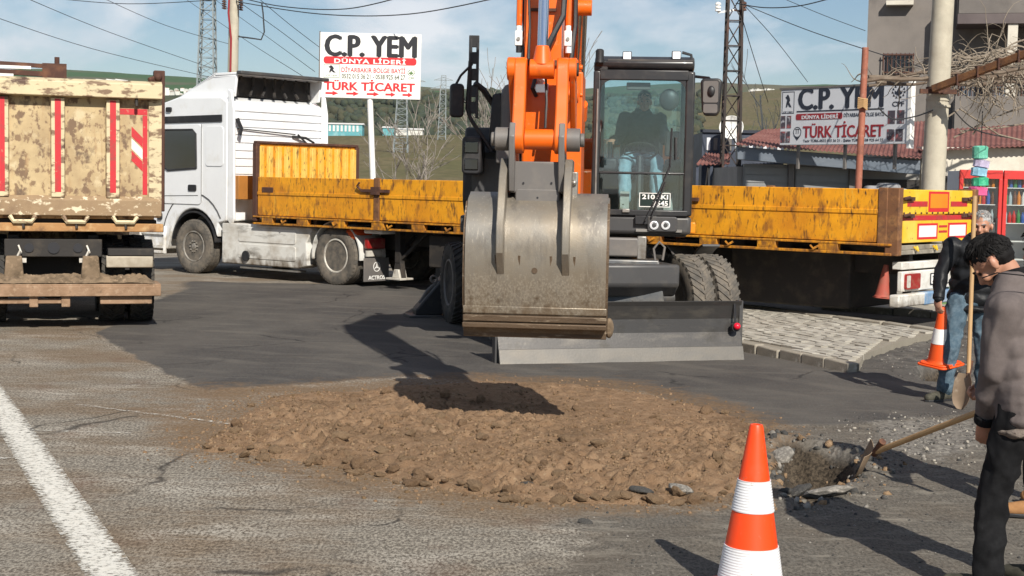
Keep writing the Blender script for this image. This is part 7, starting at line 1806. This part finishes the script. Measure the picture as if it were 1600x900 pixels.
# wood on the hill, hedge bushes
wp, ws = [], []
rw = np.random.default_rng(5)
while len(wp) < 1500:
    Y = rw.uniform(455, 1180); px = rw.uniform(440, 1090); X = (px - 800) / FPX * Y
    if vnoise(np.array([X / 60]), np.array([Y / 90]), 3)[0] < .33: continue
    s_ = rw.uniform(3, 7.5); wp.append((X, Y, float(hill_z(np.array([X]), np.array([Y]))[0]) + s_ * .22)); ws.append(s_)
M_['leafA'] = mat('dark_evergreen', (.034, .046, .03), .95, 0, layers=[((.05, .058, .028), .4, .45, .7)], coord='Object'); M_['leafB'] = mat('olive_scrub', (.055, .055, .03), .95)
wd_ = scatter('woodland', wp, ws, lump_meshes(5, [M_['leafA']], 8, 1, .35, .8), [M_['leafA'], M_['leafB'], M_['leafA']], None, 9)
tag(wd_, 'dark evergreen woodland covering the hill behind the left billboard', 'woodland', kind='stuff')
# bare trees
M_['bark'] = mat('grey_bark', (.27, .24, .21), .9, 0, layers=[((.12, .1, .085), 5, .45, .7)]); M_['bark_white'] = mat('white_bark', (.55, .51, .44), .85, 0, layers=[((.3, .27, .22), 4, .5, .7)])
def bare_tree(px, Y, ztop, label, m, seed, spread=.5, r0=.09, lean=0.0, depth=3):
    rt_ = random.Random(seed); x = (px - 800) / FPX * Y; z0 = ground_at(x, Y)
    t = thing('bare_tree', label, 'tree', (x, Y, z0), 0, 'leafless trees')
    H_ = ztop - z0
    tb_, br_ = MB(), MB()
    def grow(p, d, L, r, lev, mb):
        n_ = 5; pts = [p.copy()]; 
        for k in range(n_):
            d = (d + Vector((rt_.gauss(0, .09), rt_.gauss(0, .09), .03))).normalized(); p = p + d * (L / n_); pts.append(p.copy())
        mb.tube(pts, [max(r * (1 - .5 * k / n_), .0075 * Y / 44) for k in range(n_ + 1)], 7 if lev == 0 else 4)
        if lev < depth:
            for k in range(rt_.choice((3, 4, 4)) + (2 if lev == 0 else 0)):
                f = rt_.uniform(.35, 1.0); bp2 = pts[min(n_, int(f * n_))]; a_ = rt_.uniform(0, 6.28); e = rt_.uniform(.35, .9) * (spread * 2)
                nd = (d + Vector((math.cos(a_), math.sin(a_), .15)) * e).normalized(); grow(bp2, nd, L * rt_.uniform(.5, .72), r * .5 * (1 - .3 * f), lev + 1, br_)
    grow(Vector((0, 0, 0)), Vector((lean, 0, 1)), H_ * .60, r0, 0, tb_)
    tb_.build('trunk', m, t); br_.build('crown', m, t, fix=False)
bare_tree(790, 44, P(780, 30, 44).z, 'tall leafless tree rising behind the excavator mirror mast', M_['bark'], 3, .42, .08)
bare_tree(752, 48, P(740, 95, 48).z, 'leafless tree left of the excavator mirror mast', M_['bark'], 8, .45, .06)
bare_tree(672, 50, P(680, 150, 50).z, 'small leafless tree between the billboard and the excavator', M_['bark'], 12, .6, .05)
bare_tree(612, 52, P(610, 160, 52).z, 'low leafless tree right of the billboard post', M_['bark'], 15, .6, .045)
bare_tree(905, 46, P(905, 60, 46).z, 'leafless tree showing between the boom and the cab', M_['bark'], 19, .4, .06)
bare_tree(1187, 62, P(1188, 118, 62).z, 'pale barked leafless tree left of the roof sign', M_['bark_white'], 21, .42, .16)
# dry grass and brush along the field edge
gb = MB(); rg_ = random.Random(4)
for k in range(2600):
    Y = rg_.uniform(61, 95); px = rg_.uniform(490, 760) if k % 3 else rg_.uniform(1060, 1240); x = (px - 800) / FPX * Y; z = ground_at(x, Y); h_ = rg_.uniform(.3, 1.1) * (1.6 if k % 17 == 0 else 1)
    dx_, dy_ = rg_.gauss(0, .25) * h_, rg_.gauss(0, .25) * h_; a_ = rg_.uniform(0, 3.14); w_ = .03
    gb.add([(x - w_ * math.cos(a_), Y - w_ * math.sin(a_), z), (x + w_ * math.cos(a_), Y + w_ * math.sin(a_), z), (x + dx_, Y + dy_, z + h_)], [(0, 1, 2)])
tag(gb.build('dry_grass', mat('dry_grass', (.21, .18, .095), .95), smooth=0, fix=False), 'tall dry grass on the field beyond the trailer', 'grass', kind='stuff')

# ================================================================== cones, tools, people
def traffic_cone(name, label, H, rb, rt_, stripes, base_w, base_h, M, ribs=False, mo=None, mw=None):
    t = bpy.data.objects.new(name, None); link(t); t.matrix_world = M; tag(t, label, 'cone', 'traffic cones')
    mo, mw = mo or M_['orange_dull'], mw or M_['white_strip']
    def rad(z): return rb + (rt_ - rb) * (z - base_h) / (H - base_h)
    b = MB(); b.lathe([(rb + .012, base_h), (rad(base_h + .02), base_h + .02)] + [(rad(z), z) for z in np.linspace(base_h + .03, H - .012, 24)] + [(rt_ * .92, H), (rt_ * .6, H), (rt_ * .55, H - .05)], (0, 0, 0), (0, 0, 1), 40); bo2 = b.build('body', mo, t)
    b = MB(); b.prism(rrect(-base_w / 2, base_w / 2, -base_w / 2, base_w / 2, base_w * .16), 0, base_h * .6, 'z'); b.prism(rrect(-base_w * .46, base_w * .46, -base_w * .46, base_w * .46, base_w * .2), base_h * .6, base_h + .002, 'z'); b.build('base', mo, t, bev=.006)
    for (z0, z1) in stripes:
        n_ = max(6, int((z1 - z0) / .006)); prof = []
        for k in range(n_ + 1):
            z = z0 + (z1 - z0) * k / n_; prof.append((rad(z) + .0035 + (.0016 * (k % 2) if ribs else 0), z))
        prof = [(rad(z0) - .004, z0)] + prof + [(rad(z1) - .004, z1)]
        b = MB(); b.lathe(prof, (0, 0, 0), (0, 0, 1), 40); b.build('reflective_band', mw, t, smooth=20 if ribs else 40)
    return t
M_['cone_orange'] = mat('fluorescent_orange', (.88, .062, .005), .42, 0, layers=[((.7, .09, .03), 6, .55, .85), ((.45, .12, .06), 25, .62, .75)], vary=.05, zl=[((.30, .13, .07), .25, .0, 9, .72, 1.0)])
M_['cone_white'] = mat('reflective_white', (.74, .74, .76), .4, 0, layers=[((.60, .59, .58), 9, .5, .75), ((.45, .42, .38), 30, .64, .75)], vary=.04)
cY = 6.6
c_ax = P(1171, 880, cY)
traffic_cone('traffic_cone', 'clean orange traffic cone with two white bands in the foreground', .775, .150, .030, [(.075, .225), (.385, .525)], .40, .03, Matrix.Translation((c_ax.x + .004, cY, .004)) @ Matrix.Rotation(R(.6), 4, 'Y'), True, M_['cone_orange'], M_['cone_white'])
q = P(1379, 452, 19.3)
traffic_cone('traffic_cone', 'faded red traffic cone wedged on the trailer bumper', .44, .10, .03, [], .22, .02, Matrix.Translation((q.x, q.y, P(1379, 466, 19.3).z)) @ Matrix.Rotation(.08, 4, 'Y'), False, mat('faded_red_cone', (.36, .075, .05), .75, 0, layers=[((.25, .10, .07), 9, .45, .7)]))

from mathutils import noise as mnoise
def blob(name, mb, m, parent, vox=.012, smooth=4, wr=None, ss=60):
    me0 = mb.mesh('tmp', 0, fix=True)
    ob = bpy.data.objects.new('tmp', me0); COL.objects.link(ob)
    md = ob.modifiers.new('r', 'REMESH'); md.mode = 'VOXEL'; md.voxel_size = vox
    if smooth:
        sm = ob.modifiers.new('s', 'SMOOTH'); sm.factor = .5; sm.iterations = smooth
    dg = bpy.context.evaluated_depsgraph_get(); dg.update()
    me = bpy.data.meshes.new_from_object(ob.evaluated_get(dg)); bpy.data.objects.remove(ob); bpy.data.meshes.remove(me0)
    if wr:
        nv = len(me.vertices); co = np.empty(nv * 3, np.float32); no = np.empty(nv * 3, np.float32); me.vertices.foreach_get('co', co); me.vertices.foreach_get('normal', no)
        co, no = co.reshape(-1, 3), no.reshape(-1, 3)
        sc, amp, st = wr
        dsp = np.array([1.0 - 1.25 * abs(mnoise.noise(Vector((p[0] * sc * st[0], p[1] * sc * st[1], p[2] * sc * st[2])))) * 2 + .5 * mnoise.noise(Vector((p[0] * sc * 2.3, p[1] * sc * 2.3, p[2] * sc * 2.3))) for p in co], np.float32)
        co = co + no * (dsp[:, None] - .5) * amp
        me.vertices.foreach_set('co', co.ravel()); me.update()
    me.polygons.foreach_set('use_smooth', [True] * len(me.polygons))
    me.materials.clear(); me.materials.append(m); me.name = name
    o = bpy.data.objects.new(name, me); link(o, parent)
    return o
def limb(mb, pts, rs):
    pts = [Vector(p) for p in pts]
    mb.tube(pts, list(rs), 14)
    for p, r in zip(pts, rs): mb.sph(p, r * .999, 14, 10)
def ell(mb, c, r, fwd, up=(0, 0, 1)):
    f = Vector(fwd).normalized(); u = Vector(up); u = (u - f * u.dot(f)).normalized(); s = f.cross(u)
    M3 = Matrix((s, f, u)).transposed()
    mb.sph(c, r, 18, 12, M3)
def hand(mb, wrist, d, nrm, grip=.5, side=1, size=1.0):
    """palm along d from the wrist, palm facing nrm; fingers curl towards nrm"""
    d = Vector(d).normalized(); nrm = Vector(nrm); nrm = (nrm - d * nrm.dot(d)).normalized(); s = d.cross(nrm) * side
    w = Vector(wrist); k = size
    M3 = Matrix((s, d, nrm)).transposed()
    mb.sph(w + d * .045 * k, (.042 * k, .055 * k, .016 * k), 14, 10, M3)
    for i, (off, L) in enumerate(((-.030, .078), (-.010, .088), (.011, .082), (.030, .064))):
        p = w + d * (.085 * k - abs(off) * .25) + s * off * k; pts = [p - d * .02]; dd = d.copy(); a = 0
        for j, f in enumerate((.42, .32, .26)):
            a += grip * (1.15 if j else .75); dd = d * math.cos(a) + nrm * math.sin(a); p = p + dd * L * f * k; pts.append(p.copy())
        limb(mb, pts, [.0105 * k, .010 * k, .009 * k, .008 * k])
    p = w + d * .025 * k - s * .036 * k; dd = (d * .75 - s * .55 + nrm * .35 * (1 + grip)).normalized(); p1 = p + dd * .04 * k; dd2 = (d * .8 - s * .05 + nrm * (.3 + .5 * grip)).normalized()
    limb(mb, [p, p1, p1 + dd2 * .035 * k], [.013 * k, .0115 * k, .009 * k])
def person(label, root, J, mats, fT, fH, uH, hair_len=.022, hair_n=700, grips=(.6, .6), palm=None, wr=(9, .012, (1, 1, .6)), torso_w=.185, hem=.0, seed=1, vox=.012, collar=True, head_s=1.0, coat_len=0.0):
    """J: pelvis, chest, neck, head, and per side shoulder, elbow, wrist, hand (tip direction), hip, knee, ankle, toe"""
    t = thing('person', label, 'person', root)
    I = Matrix.Translation(-Vector(root)); rr = random.Random(seed)
    V = {k: Vector(v) for k, v in J.items()}
    fT = Vector(fT).normalized(); fH = Vector(fH).normalized(); uH = Vector(uH); uH = (uH - fH * uH.dot(fH)).normalized(); sH = fH.cross(uH)
    hs = head_s
    b = MB(I); c = V['head']
    def hp(s_, f_, u_): return c + (sH * s_ + fH * f_ + uH * u_) * hs
    ell(b, hp(0, -.008, .030), (.074 * hs, .096 * hs, .092 * hs), fH, uH)
    ell(b, hp(0, .022, -.035), (.058 * hs, .070 * hs, .080 * hs), fH, uH)
    ell(b, hp(0, .050, -.088), (.036 * hs, .034 * hs, .028 * hs), fH, uH)          # chin
    ell(b, hp(0, .080, .018), (.050 * hs, .018 * hs, .014 * hs), fH, uH)            # brow
    limb(b, [hp(0, .088, .005), hp(0, .108, -.030), hp(0, .096, -.042)], [.011 * hs, .015 * hs, .012 * hs])
    for s_ in (-1, 1):
        ell(b, hp(s_ * .042, .070, -.030), (.024 * hs, .022 * hs, .022 * hs), fH, uH)  # cheek
        ell(b, hp(s_ * .076, -.008, -.018), (.009 * hs, .018 * hs, .030 * hs), fH + sH * s_ * .5, uH)  # ear
        ell(b, hp(s_ * .082, -.016, -.004), (.006 * hs, .016 * hs, .021 * hs), fH + sH * s_ * .6, uH)
    ell(b, hp(0, .086, -.062), (.024 * hs, .014 * hs, .010 * hs), fH, uH)
    limb(b, [V['neck'], c + (uH * -.07 - fH * .015) * hs], [.058, .054])
    limb(b, [V['pelvis'], V['chest'], V['neck']], [.09, .10, .06])
    for s_, sd2 in (('L', -1), ('R', 1)):
        if s_ + 'sh' in V:
            limb(b, [V['chest'], V[s_ + 'sh'], V[s_ + 'el'], V[s_ + 'wr']], [.06, .045, .036, .027])
            dh = (V[s_ + 'hd'] - V[s_ + 'wr']); pn = palm[s_] if palm else fT
            hand(b, V[s_ + 'wr'], dh, pn, grips[0 if s_ == 'L' else 1], sd2)
        limb(b, [V['pelvis'], V[s_ + 'hip'], V[s_ + 'kn'], V[s_ + 'an']], [.08, .07, .05, .038])
    blob('body', b, mats['skin'], t, vox * .62, 3)
    for s_ in (-1, 1):
        e = MB(I); e.sph(hp(s_ * .031, .0775, .000), .0095 * hs, 10, 8); e.build('eye', M_['hair_black'], t)
    # hair
    b = MB(I)
    ell(b, hp(0, -.014, .042), (.0765 * hs, .0975 * hs, .089 * hs), fH, uH)
    ell(b, hp(0, -.042, .006), (.070 * hs, .066 * hs, .078 * hs), fH, uH)
    ha = blob('hair', b, mats['hair'], t, .010, 3, (30, .006, (1, 1, 1)))
    b = MB(I)
    for k in range(hair_n):
        th = rr.uniform(0, 6.283); ph = math.acos(rr.uniform(-.35, 1)); dv = Vector((math.sin(ph) * math.cos(th), math.sin(ph) * math.sin(th), math.cos(ph)))
        if dv.y > .25 and dv.z < .48: continue
        if abs(dv.x) > .55 and dv.z < .0 and dv.y > -.25: continue
        p0 = c + (sH * dv.x * .078 + fH * (dv.y * .098 - .014) + uH * (dv.z * .092 + .040)) * hs
        out = (sH * dv.x + fH * dv.y + uH * dv.z); comb = (fH * (.8 if dv.z > .2 else -.1) - uH * (.9 if dv.z < .55 else .2) + sH * rr.gauss(.15, .22) + out * rr.uniform(.05, .28)).normalized()
        L = hair_len * rr.uniform(.6, 1.5) * hs
        b.tube([p0, p0 + comb * L * .6 + out * .004, p0 + comb * L - out * L * .10], [.0022, .0019, .0007], 3)
    b.build('hair_strands', mats['hair'], ha, smooth=60, fix=False)
    b = MB(I)
    for s_ in (-1, 1): b.tube([hp(s_ * .016, .098, .020), hp(s_ * .034, .095, .026), hp(s_ * .052, .082, .020)], [.004, .005, .003], 5)
    b.build('eyebrows', mats['hair'], ha)
    # jacket
    b = MB(I); ax = (V['neck'] - V['pelvis']).normalized(); sT = fT.cross(Vector((0, 0, 1))).normalized()
    lowend = V['pelvis'] - Vector((0, 0, 1)) * coat_len
    for f, w_, dp in ((-.02, torso_w * 1.0, .130), (.18, torso_w * .98, .128), (.38, torso_w * 1.0, .132), (.58, torso_w * 1.04, .135), (.76, torso_w * 1.0, .125), (.90, torso_w * .72, .095)):
        ell(b, V['pelvis'].lerp(V['neck'], f), (w_, dp, .115), fT, ax)
    if coat_len:
        for f in (.0, .33, .66, 1.0): ell(b, V['pelvis'].lerp(lowend, f), (torso_w * (1.0 + .05 * f), .140 + .01 * f, .09), fT, (0, 0, 1))
    for s_ in 'LR':
        if s_ + 'sh' in V: limb(b, [V['chest'].lerp(V[s_ + 'sh'], .5) + ax * .04, V[s_ + 'sh'], V[s_ + 'el'], V[s_ + 'el'].lerp(V[s_ + 'wr'], .5), V[s_ + 'wr']], [.085, .086, .066, .058, .047])
    ja = blob('jacket', b, mats['jacket'], t, vox, 4, wr)
    b = MB(I)
    if collar: b.lathe([(.070, -.03), (.086, -.03), (.088, .05), (.072, .055)], V['neck'], ax * .8 + fT * .1, 20, closed=True); b.build('collar', mats.get('collar', mats['jacket']), ja, bev=.006)
    b = MB(I); e0 = lowend if coat_len else V['pelvis'] - ax * .05
    ell(b, e0 - Vector((0, 0, .055)), (torso_w * 1.03, .146, .045), fT, (0, 0, 1)); blob('hem', b, mats.get('hem', mats['jacket']), ja, .012, 2, (14, .008, (1, 1, 2)))
    for s_ in 'LR':
        if s_ + 'sh' in V:
            b = MB(I); dd = (V[s_ + 'wr'] - V[s_ + 'el']).normalized(); b.lathe([(.040, -.03), (.051, -.028), (.051, .012), (.040, .014)], V[s_ + 'wr'], dd, 16, closed=True); b.build('cuff', mats.get('collar', mats['jacket']), ja, bev=.004)
    # trousers and shoes
    b = MB(I); ell(b, V['pelvis'] - Vector((0, 0, .02)), (.165, .125, .12), fT)
    for s_ in 'LR':
        kn, an = V[s_ + 'kn'], V[s_ + 'an']; limb(b, [V[s_ + 'hip'], V[s_ + 'hip'].lerp(kn, .5), kn, kn.lerp(an, .55), an + (kn - an).normalized() * .02], [.100, .090, .075, .072, .070])
    blob('trousers', b, mats['trousers'], t, vox, 4, (10, .012, (1, 1, .7)))
    for s_ in 'LR':
        b = MB(I); an, toe = V[s_ + 'an'], V[s_ + 'to']; fd_ = (toe - an); fd_.z = 0; fd_.normalize(); g0 = an.z - .09
        base = Vector((an.x, an.y, g0))
        limb(b, [base + Vector((0, 0, .10)) - fd_ * .01, base + Vector((0, 0, .052)) - fd_ * .03, base + fd_ * .10 + Vector((0, 0, .048)), base + fd_ * .185 + Vector((0, 0, .040))], [.045, .048, .045, .037])
        sh_ = blob('shoe', b, mats['shoe'], t, .009, 3)
        side_ = Vector((-fd_.y, fd_.x, 0)); b = MB(I)
        b.prism([tuple((base + fd_ * u_ + side_ * v_).xy) for u_, v_ in ((-.085, -.03), (-.06, -.044), (.02, -.042), (.12, -.048), (.20, -.032), (.225, 0), (.20, .032), (.12, .048), (.02, .042), (-.06, .044), (-.085, .03))], g0 + .001, g0 + .024, 'z'); b.build('sole', mats.get('sole', M_['black']), sh_, bev=.005)
    return t, ja, I
def cloth(name, c, c2, rough=.9, sc=30, bump=(220, .3, .004)):
    return mat(name, c, rough, 0, layers=[(c2, sc, .42, .7), (tuple(x * .8 for x in c), 3, .5, .75)], bump=bump, vary=.1, spec=.2)
M_['skin'] = mat('tanned_skin', (.40, .20, .125), .5, 0, layers=[((.46, .22, .15), 14, .45, .7)], vary=.08)
M_['hair_black'] = mat('black_hair', (.010, .009, .009), .7, vary=.2, spec=.15); M_['hair_grey'] = mat('grey_hair', (.36, .35, .34), .6, 0, layers=[((.16, .155, .15), 40, .45, .6)])
M_['jeans'] = cloth('blue_jeans', (.065, .105, .14), (.13, .18, .22)); M_['jeans_pale'] = cloth('pale_blue_jeans', (.24, .36, .42), (.34, .45, .5))
M_['black_cloth'] = cloth('black_cloth', (.007, .007, .008), (.012, .012, .013)); M_['navy_cloth'] = cloth('navy_cloth', (.015, .019, .032), (.03, .035, .05))
M_['fleece'] = cloth('grey_brown_fleece', (.120, .100, .095), (.137, .114, .108), .95, 60); M_['fleece_hem'] = cloth('shaggy_hem', (.20, .165, .14), (.12, .095, .08), .95, 40, (60, .8, .02))
M_['olive_shoe'] = cloth('olive_shoe', (.055, .052, .04), (.09, .085, .065)); M_['tan_boot'] = cloth('tan_boot', (.34, .175, .075), (.26, .13, .055)); M_['puffer'] = cloth('black_puffer', (.011, .012, .014), (.02, .021, .024), .45, 12)
# ---- far man with a cone and a shovel
fx_, fy_ = 4.04, 12.85
man1, ja1, I1_ = person('grey haired man in black jacket and jeans lifting a cone', (fx_, fy_, 0), dict(
    pelvis=(4.03, 12.86, .93), chest=(4.04, 12.84, 1.22), neck=(4.07, 12.82, 1.42), head=(4.095, 12.79, 1.545),
    Lsh=(4.24, 12.84, 1.36), Lel=(4.22, 12.66, 1.14), Lwr=(4.01, 12.53, 1.20), Lhd=(3.92, 12.49, 1.22),
    Rsh=(3.85, 12.83, 1.36), Rel=(3.755, 12.80, 1.12), Rwr=(3.72, 12.72, .92), Rhd=(3.712, 12.70, .84),
    Lhip=(4.12, 12.88, .88), Lkn=(4.18, 12.90, .48), Lan=(4.22, 13.0, .095), Lto=(4.12, 12.8, 0),
    Rhip=(3.93, 12.85, .88), Rkn=(3.86, 12.78, .48), Ran=(3.83, 12.82, .095), Rto=(3.65, 12.72, 0)),
    dict(skin=M_['skin'], hair=M_['hair_grey'], jacket=M_['puffer'], trousers=M_['jeans'], shoe=M_['olive_shoe']),
    (-.45, -.9, 0), (-.5, -.85, -.12), (0, 0, 1), .012, 900, (1.0, .55), {'L': (-.3, -.5, 0), 'R': (.5, .3, 0)}, (8, .010, (.9, .9, .9)), .20, seed=2)
man1.location.x -= .04
# ---- the cone he lifts
a_, e_ = P(1470, 570, 12.86), P(1472, 488, 12.80); up3 = (e_ - a_).normalized()
Mx = Matrix.Translation(a_) @ Vector((0, 0, 1)).rotation_difference(up3).to_matrix().to_4x4() @ Matrix.Rotation(.6, 4, 'Z')
traffic_cone('traffic_cone', 'orange cone with one white band held up by the grey haired man', .52, .115, .028, [(.20, .33)], .31, .03, Mx)
def shovel(label, top, low, tip, nrm, hw_=.075, bl=.28):
    top, low, tip = Vector(top), Vector(low), Vector(tip)
    t = thing('shovel', label, 'shovel', tip, 0, 'shovels'); I = Matrix.Translation(-tip)
    b = MB(I); n_ = 8; b.tube([top.lerp(low, k / n_) for k in range(n_ + 1)], .019, 10); b.build('handle', M_['wood'], t)
    d = (tip - low).normalized(); nrm = Vector(nrm); nrm = (nrm - d * nrm.dot(d)).normalized(); s = d.cross(nrm)
    L = (tip - low).length; rows = 9; vs, fs = [], []
    for i in range(rows):
        f = i / (rows - 1); w_ = (.62 + .38 * min(1, f * 4)) * hw_ * 1.55 * (1 if f < .6 else math.sqrt(max(.04, 1 - ((f - .6) / .42) ** 2)))
        for j in range(7):
            v = (j / 6 - .5) * 2; p = low + d * L * f + s * w_ * v + nrm * (.035 * v * v + .02 * (1 - f)); vs += [p, p - nrm * .004]
    for i in range(rows - 1):
        for j in range(6):
            k = (i * 7 + j) * 2; m_ = ((i + 1) * 7 + j) * 2
            fs += [(k, k + 2, m_ + 2, m_), (k + 1, m_ + 1, m_ + 3, k + 3)]
    for i in range(rows - 1):
        for j in (0, 6):
            k = (i * 7 + j) * 2; m_ = ((i + 1) * 7 + j) * 2; fs.append((k, m_, m_ + 1, k + 1))
    for j in range(6):
        for i in (0, rows - 1):
            k = (i * 7 + j) * 2; fs.append((k, k + 1, k + 3, k + 2))
    b = MB(I); b.add(vs, fs); b.build('blade', mat('muddy_shovel_steel', (.23, .165, .11), .7, .2, layers=[((.15, .10, .06), 6, .45, .7), ((.34, .27, .2), 14, .55, .7)]), t, smooth=50)
    b = MB(I); b.cyl(low - d * .12, low + d * .03, .024, .021, 10); b.build('socket', M_['rust_dark'], t)
    return t
shovel('upright shovel with long wooden handle held by the grey haired man', P(1523, 306, 12.48), P(1513, 585, 12.40), P(1503, 640, 12.33), (-.9, -.6, 0), .06)
# ---- near man, seen from behind
man2, ja2, I2_ = person('dark haired man in grey brown jacket bending his head in the right foreground', (2.36, 6.82, 0), dict(
    pelvis=(2.42, 6.78, .96), chest=(2.385, 6.83, 1.24), neck=(2.345, 6.88, 1.43), head=(2.265, 6.95, 1.525),
    Lsh=(2.245, 6.70, 1.33), Lel=(2.215, 6.72, 1.04), Lwr=(2.225, 6.84, .80), Lhd=(2.235, 6.88, .70),
    Rsh=(2.53, 7.00, 1.34), Rel=(2.54, 7.12, 1.06), Rwr=(2.40, 7.26, .88), Rhd=(2.33, 7.32, .84),
    Lhip=(2.33, 6.70, .88), Lkn=(2.25, 6.76, .48), Lan=(2.225, 6.72, .095), Lto=(2.08, 6.86, 0),
    Rhip=(2.49, 6.86, .88), Rkn=(2.53, 6.94, .48), Ran=(2.55, 6.90, .095), Rto=(2.42, 7.06, 0)),
    dict(skin=M_['skin'], hair=M_['hair_black'], jacket=M_['fleece'], trousers=M_['black_cloth'], shoe=M_['olive_shoe'], hem=M_['fleece_hem'], collar=M_['black_cloth']),
    (-.72, .69, 0), (-.56, .36, -.80), (-.7, .3, .62), .024, 3200, (.35, .8), {'L': (.3, .9, 0), 'R': (-.5, .2, 0)}, (7, .016, (1, 1, .45)), .235, seed=5, vox=.011, coat_len=.13)
man2.location.x -= .045; man2.location.y -= .12
b = MB(I2_); pts = [P(1537, 432, 6.66), P(1560, 424, 6.60), P(1600, 428, 6.62), P(1650, 450, 6.7)]; b.tube(pts, .003, 5); b.build('yoke_seam', M_['black_cloth'], ja2)
# ---- third man at the edge, holding the digging shovel
man3, ja3, I3_ = person('man in navy clothes and tan boots at the right edge working with a shovel', (3.13, 8.45, 0), dict(
    pelvis=(3.18, 8.42, .92), chest=(3.14, 8.46, 1.20), neck=(3.08, 8.50, 1.40), head=(3.05, 8.53, 1.53),
    Lsh=(3.06, 8.30, 1.33), Lel=(2.98, 8.24, 1.06), Lwr=(2.86, 8.20, .86), Lhd=(2.80, 8.24, .80),
    Rsh=(3.22, 8.66, 1.33), Rel=(3.18, 8.70, 1.04), Rwr=(3.02, 8.40, .98), Rhd=(2.97, 8.32, .96),
    Lhip=(3.13, 8.33, .88), Lkn=(3.06, 8.32, .48), Lan=(3.02, 8.28, .095), Lto=(2.82, 8.30, 0),
    Rhip=(3.23, 8.52, .88), Rkn=(3.22, 8.58, .48), Ran=(3.26, 8.64, .095), Rto=(3.06, 8.68, 0)),
    dict(skin=M_['skin'], hair=M_['hair_black'], jacket=M_['navy_cloth'], trousers=M_['navy_cloth'], shoe=M_['tan_boot']),
    (-.9, .4, 0), (-.85, .4, -.4), (0, 0, 1), .02, 500, (.9, .9), {'L': (0, .6, .4), 'R': (-.3, -.6, 0)}, seed=9)
lowp = P(1368, 706, 9.45)
shovel('shovel with wooden handle reaching from the right edge into the pit', lowp + (P(1512, 650, 8.62) - lowp) * 1.75, lowp, P(1346, 738, 9.62), (-.3, -.5, .8), .085)
# ---- operator in the excavator cab
EXM = EXI.inverted()
def X_(x, y, z): return EXM @ Vector((x, y, z))
fo = (EXM.to_3x3() @ Vector((0, 1, 0)))
oc = sx_c = (x0 + x1) / 2; yy = yk
op, jao, Io = person('seated operator in dark jacket and pale jeans inside the excavator cab', X_(oc, yy + .5, zl), {k: X_(*v) for k, v in dict(
    pelvis=(oc, yy + .42, zl + .62), chest=(oc, yy + .42, zl + .93), neck=(oc, yy + .45, zl + 1.13), head=(oc - .02, yy + .50, zl + 1.26),
    Lsh=(oc - .20, yy + .44, zl + 1.06), Lel=(oc - .27, yy + .58, zl + .82), Lwr=(oc - .33, yy + .80, zl + .80), Lhd=(oc - .35, yy + .90, zl + .80),
    Rsh=(oc + .20, yy + .44, zl + 1.06), Rel=(oc + .27, yy + .58, zl + .82), Rwr=(oc + .33, yy + .80, zl + .80), Rhd=(oc + .35, yy + .90, zl + .80),
    Lhip=(oc - .10, yy + .45, zl + .60), Lkn=(oc - .17, yy + .92, zl + .56), Lan=(oc - .16, yy + 1.08, zl + .11), Lto=(oc - .18, yy + 1.3, zl),
    Rhip=(oc + .10, yy + .45, zl + .60), Rkn=(oc + .19, yy + .92, zl + .56), Ran=(oc + .18, yy + 1.08, zl + .11), Rto=(oc + .2, yy + 1.3, zl)).items()},
    dict(skin=M_['skin'], hair=M_['hair_black'], jacket=M_['navy_cloth'], trousers=M_['jeans_pale'], shoe=M_['olive_shoe']),
    fo, fo, (0, 0, 1), .015, 300, (.9, .9), {'L': (0, 0, -1), 'R': (0, 0, -1)}, (8, .012, (1, 1, .6)), .21, seed=11, vox=.014)

# ---------------------------------------------------------------- thin air haze over the distance
hm = bpy.data.materials.new('haze'); hm.use_nodes = True
hn, hl = hm.node_tree.nodes, hm.node_tree.links
hn.remove(hn['Principled BSDF'])
pv = hn.new('ShaderNodeVolumePrincipled'); pv.inputs['Color'].default_value = (.86, .92, 1.0, 1); pv.inputs['Density'].default_value = .00005; pv.inputs['Anisotropy'].default_value = .2
hl.new(pv.outputs[0], hn['Material Output'].inputs['Volume'])
b = MB(); b.bx(-3700, 3700, -75, 5300, -120, 330)
tag(b.build('haze', hm, smooth=0), kind='stuff')
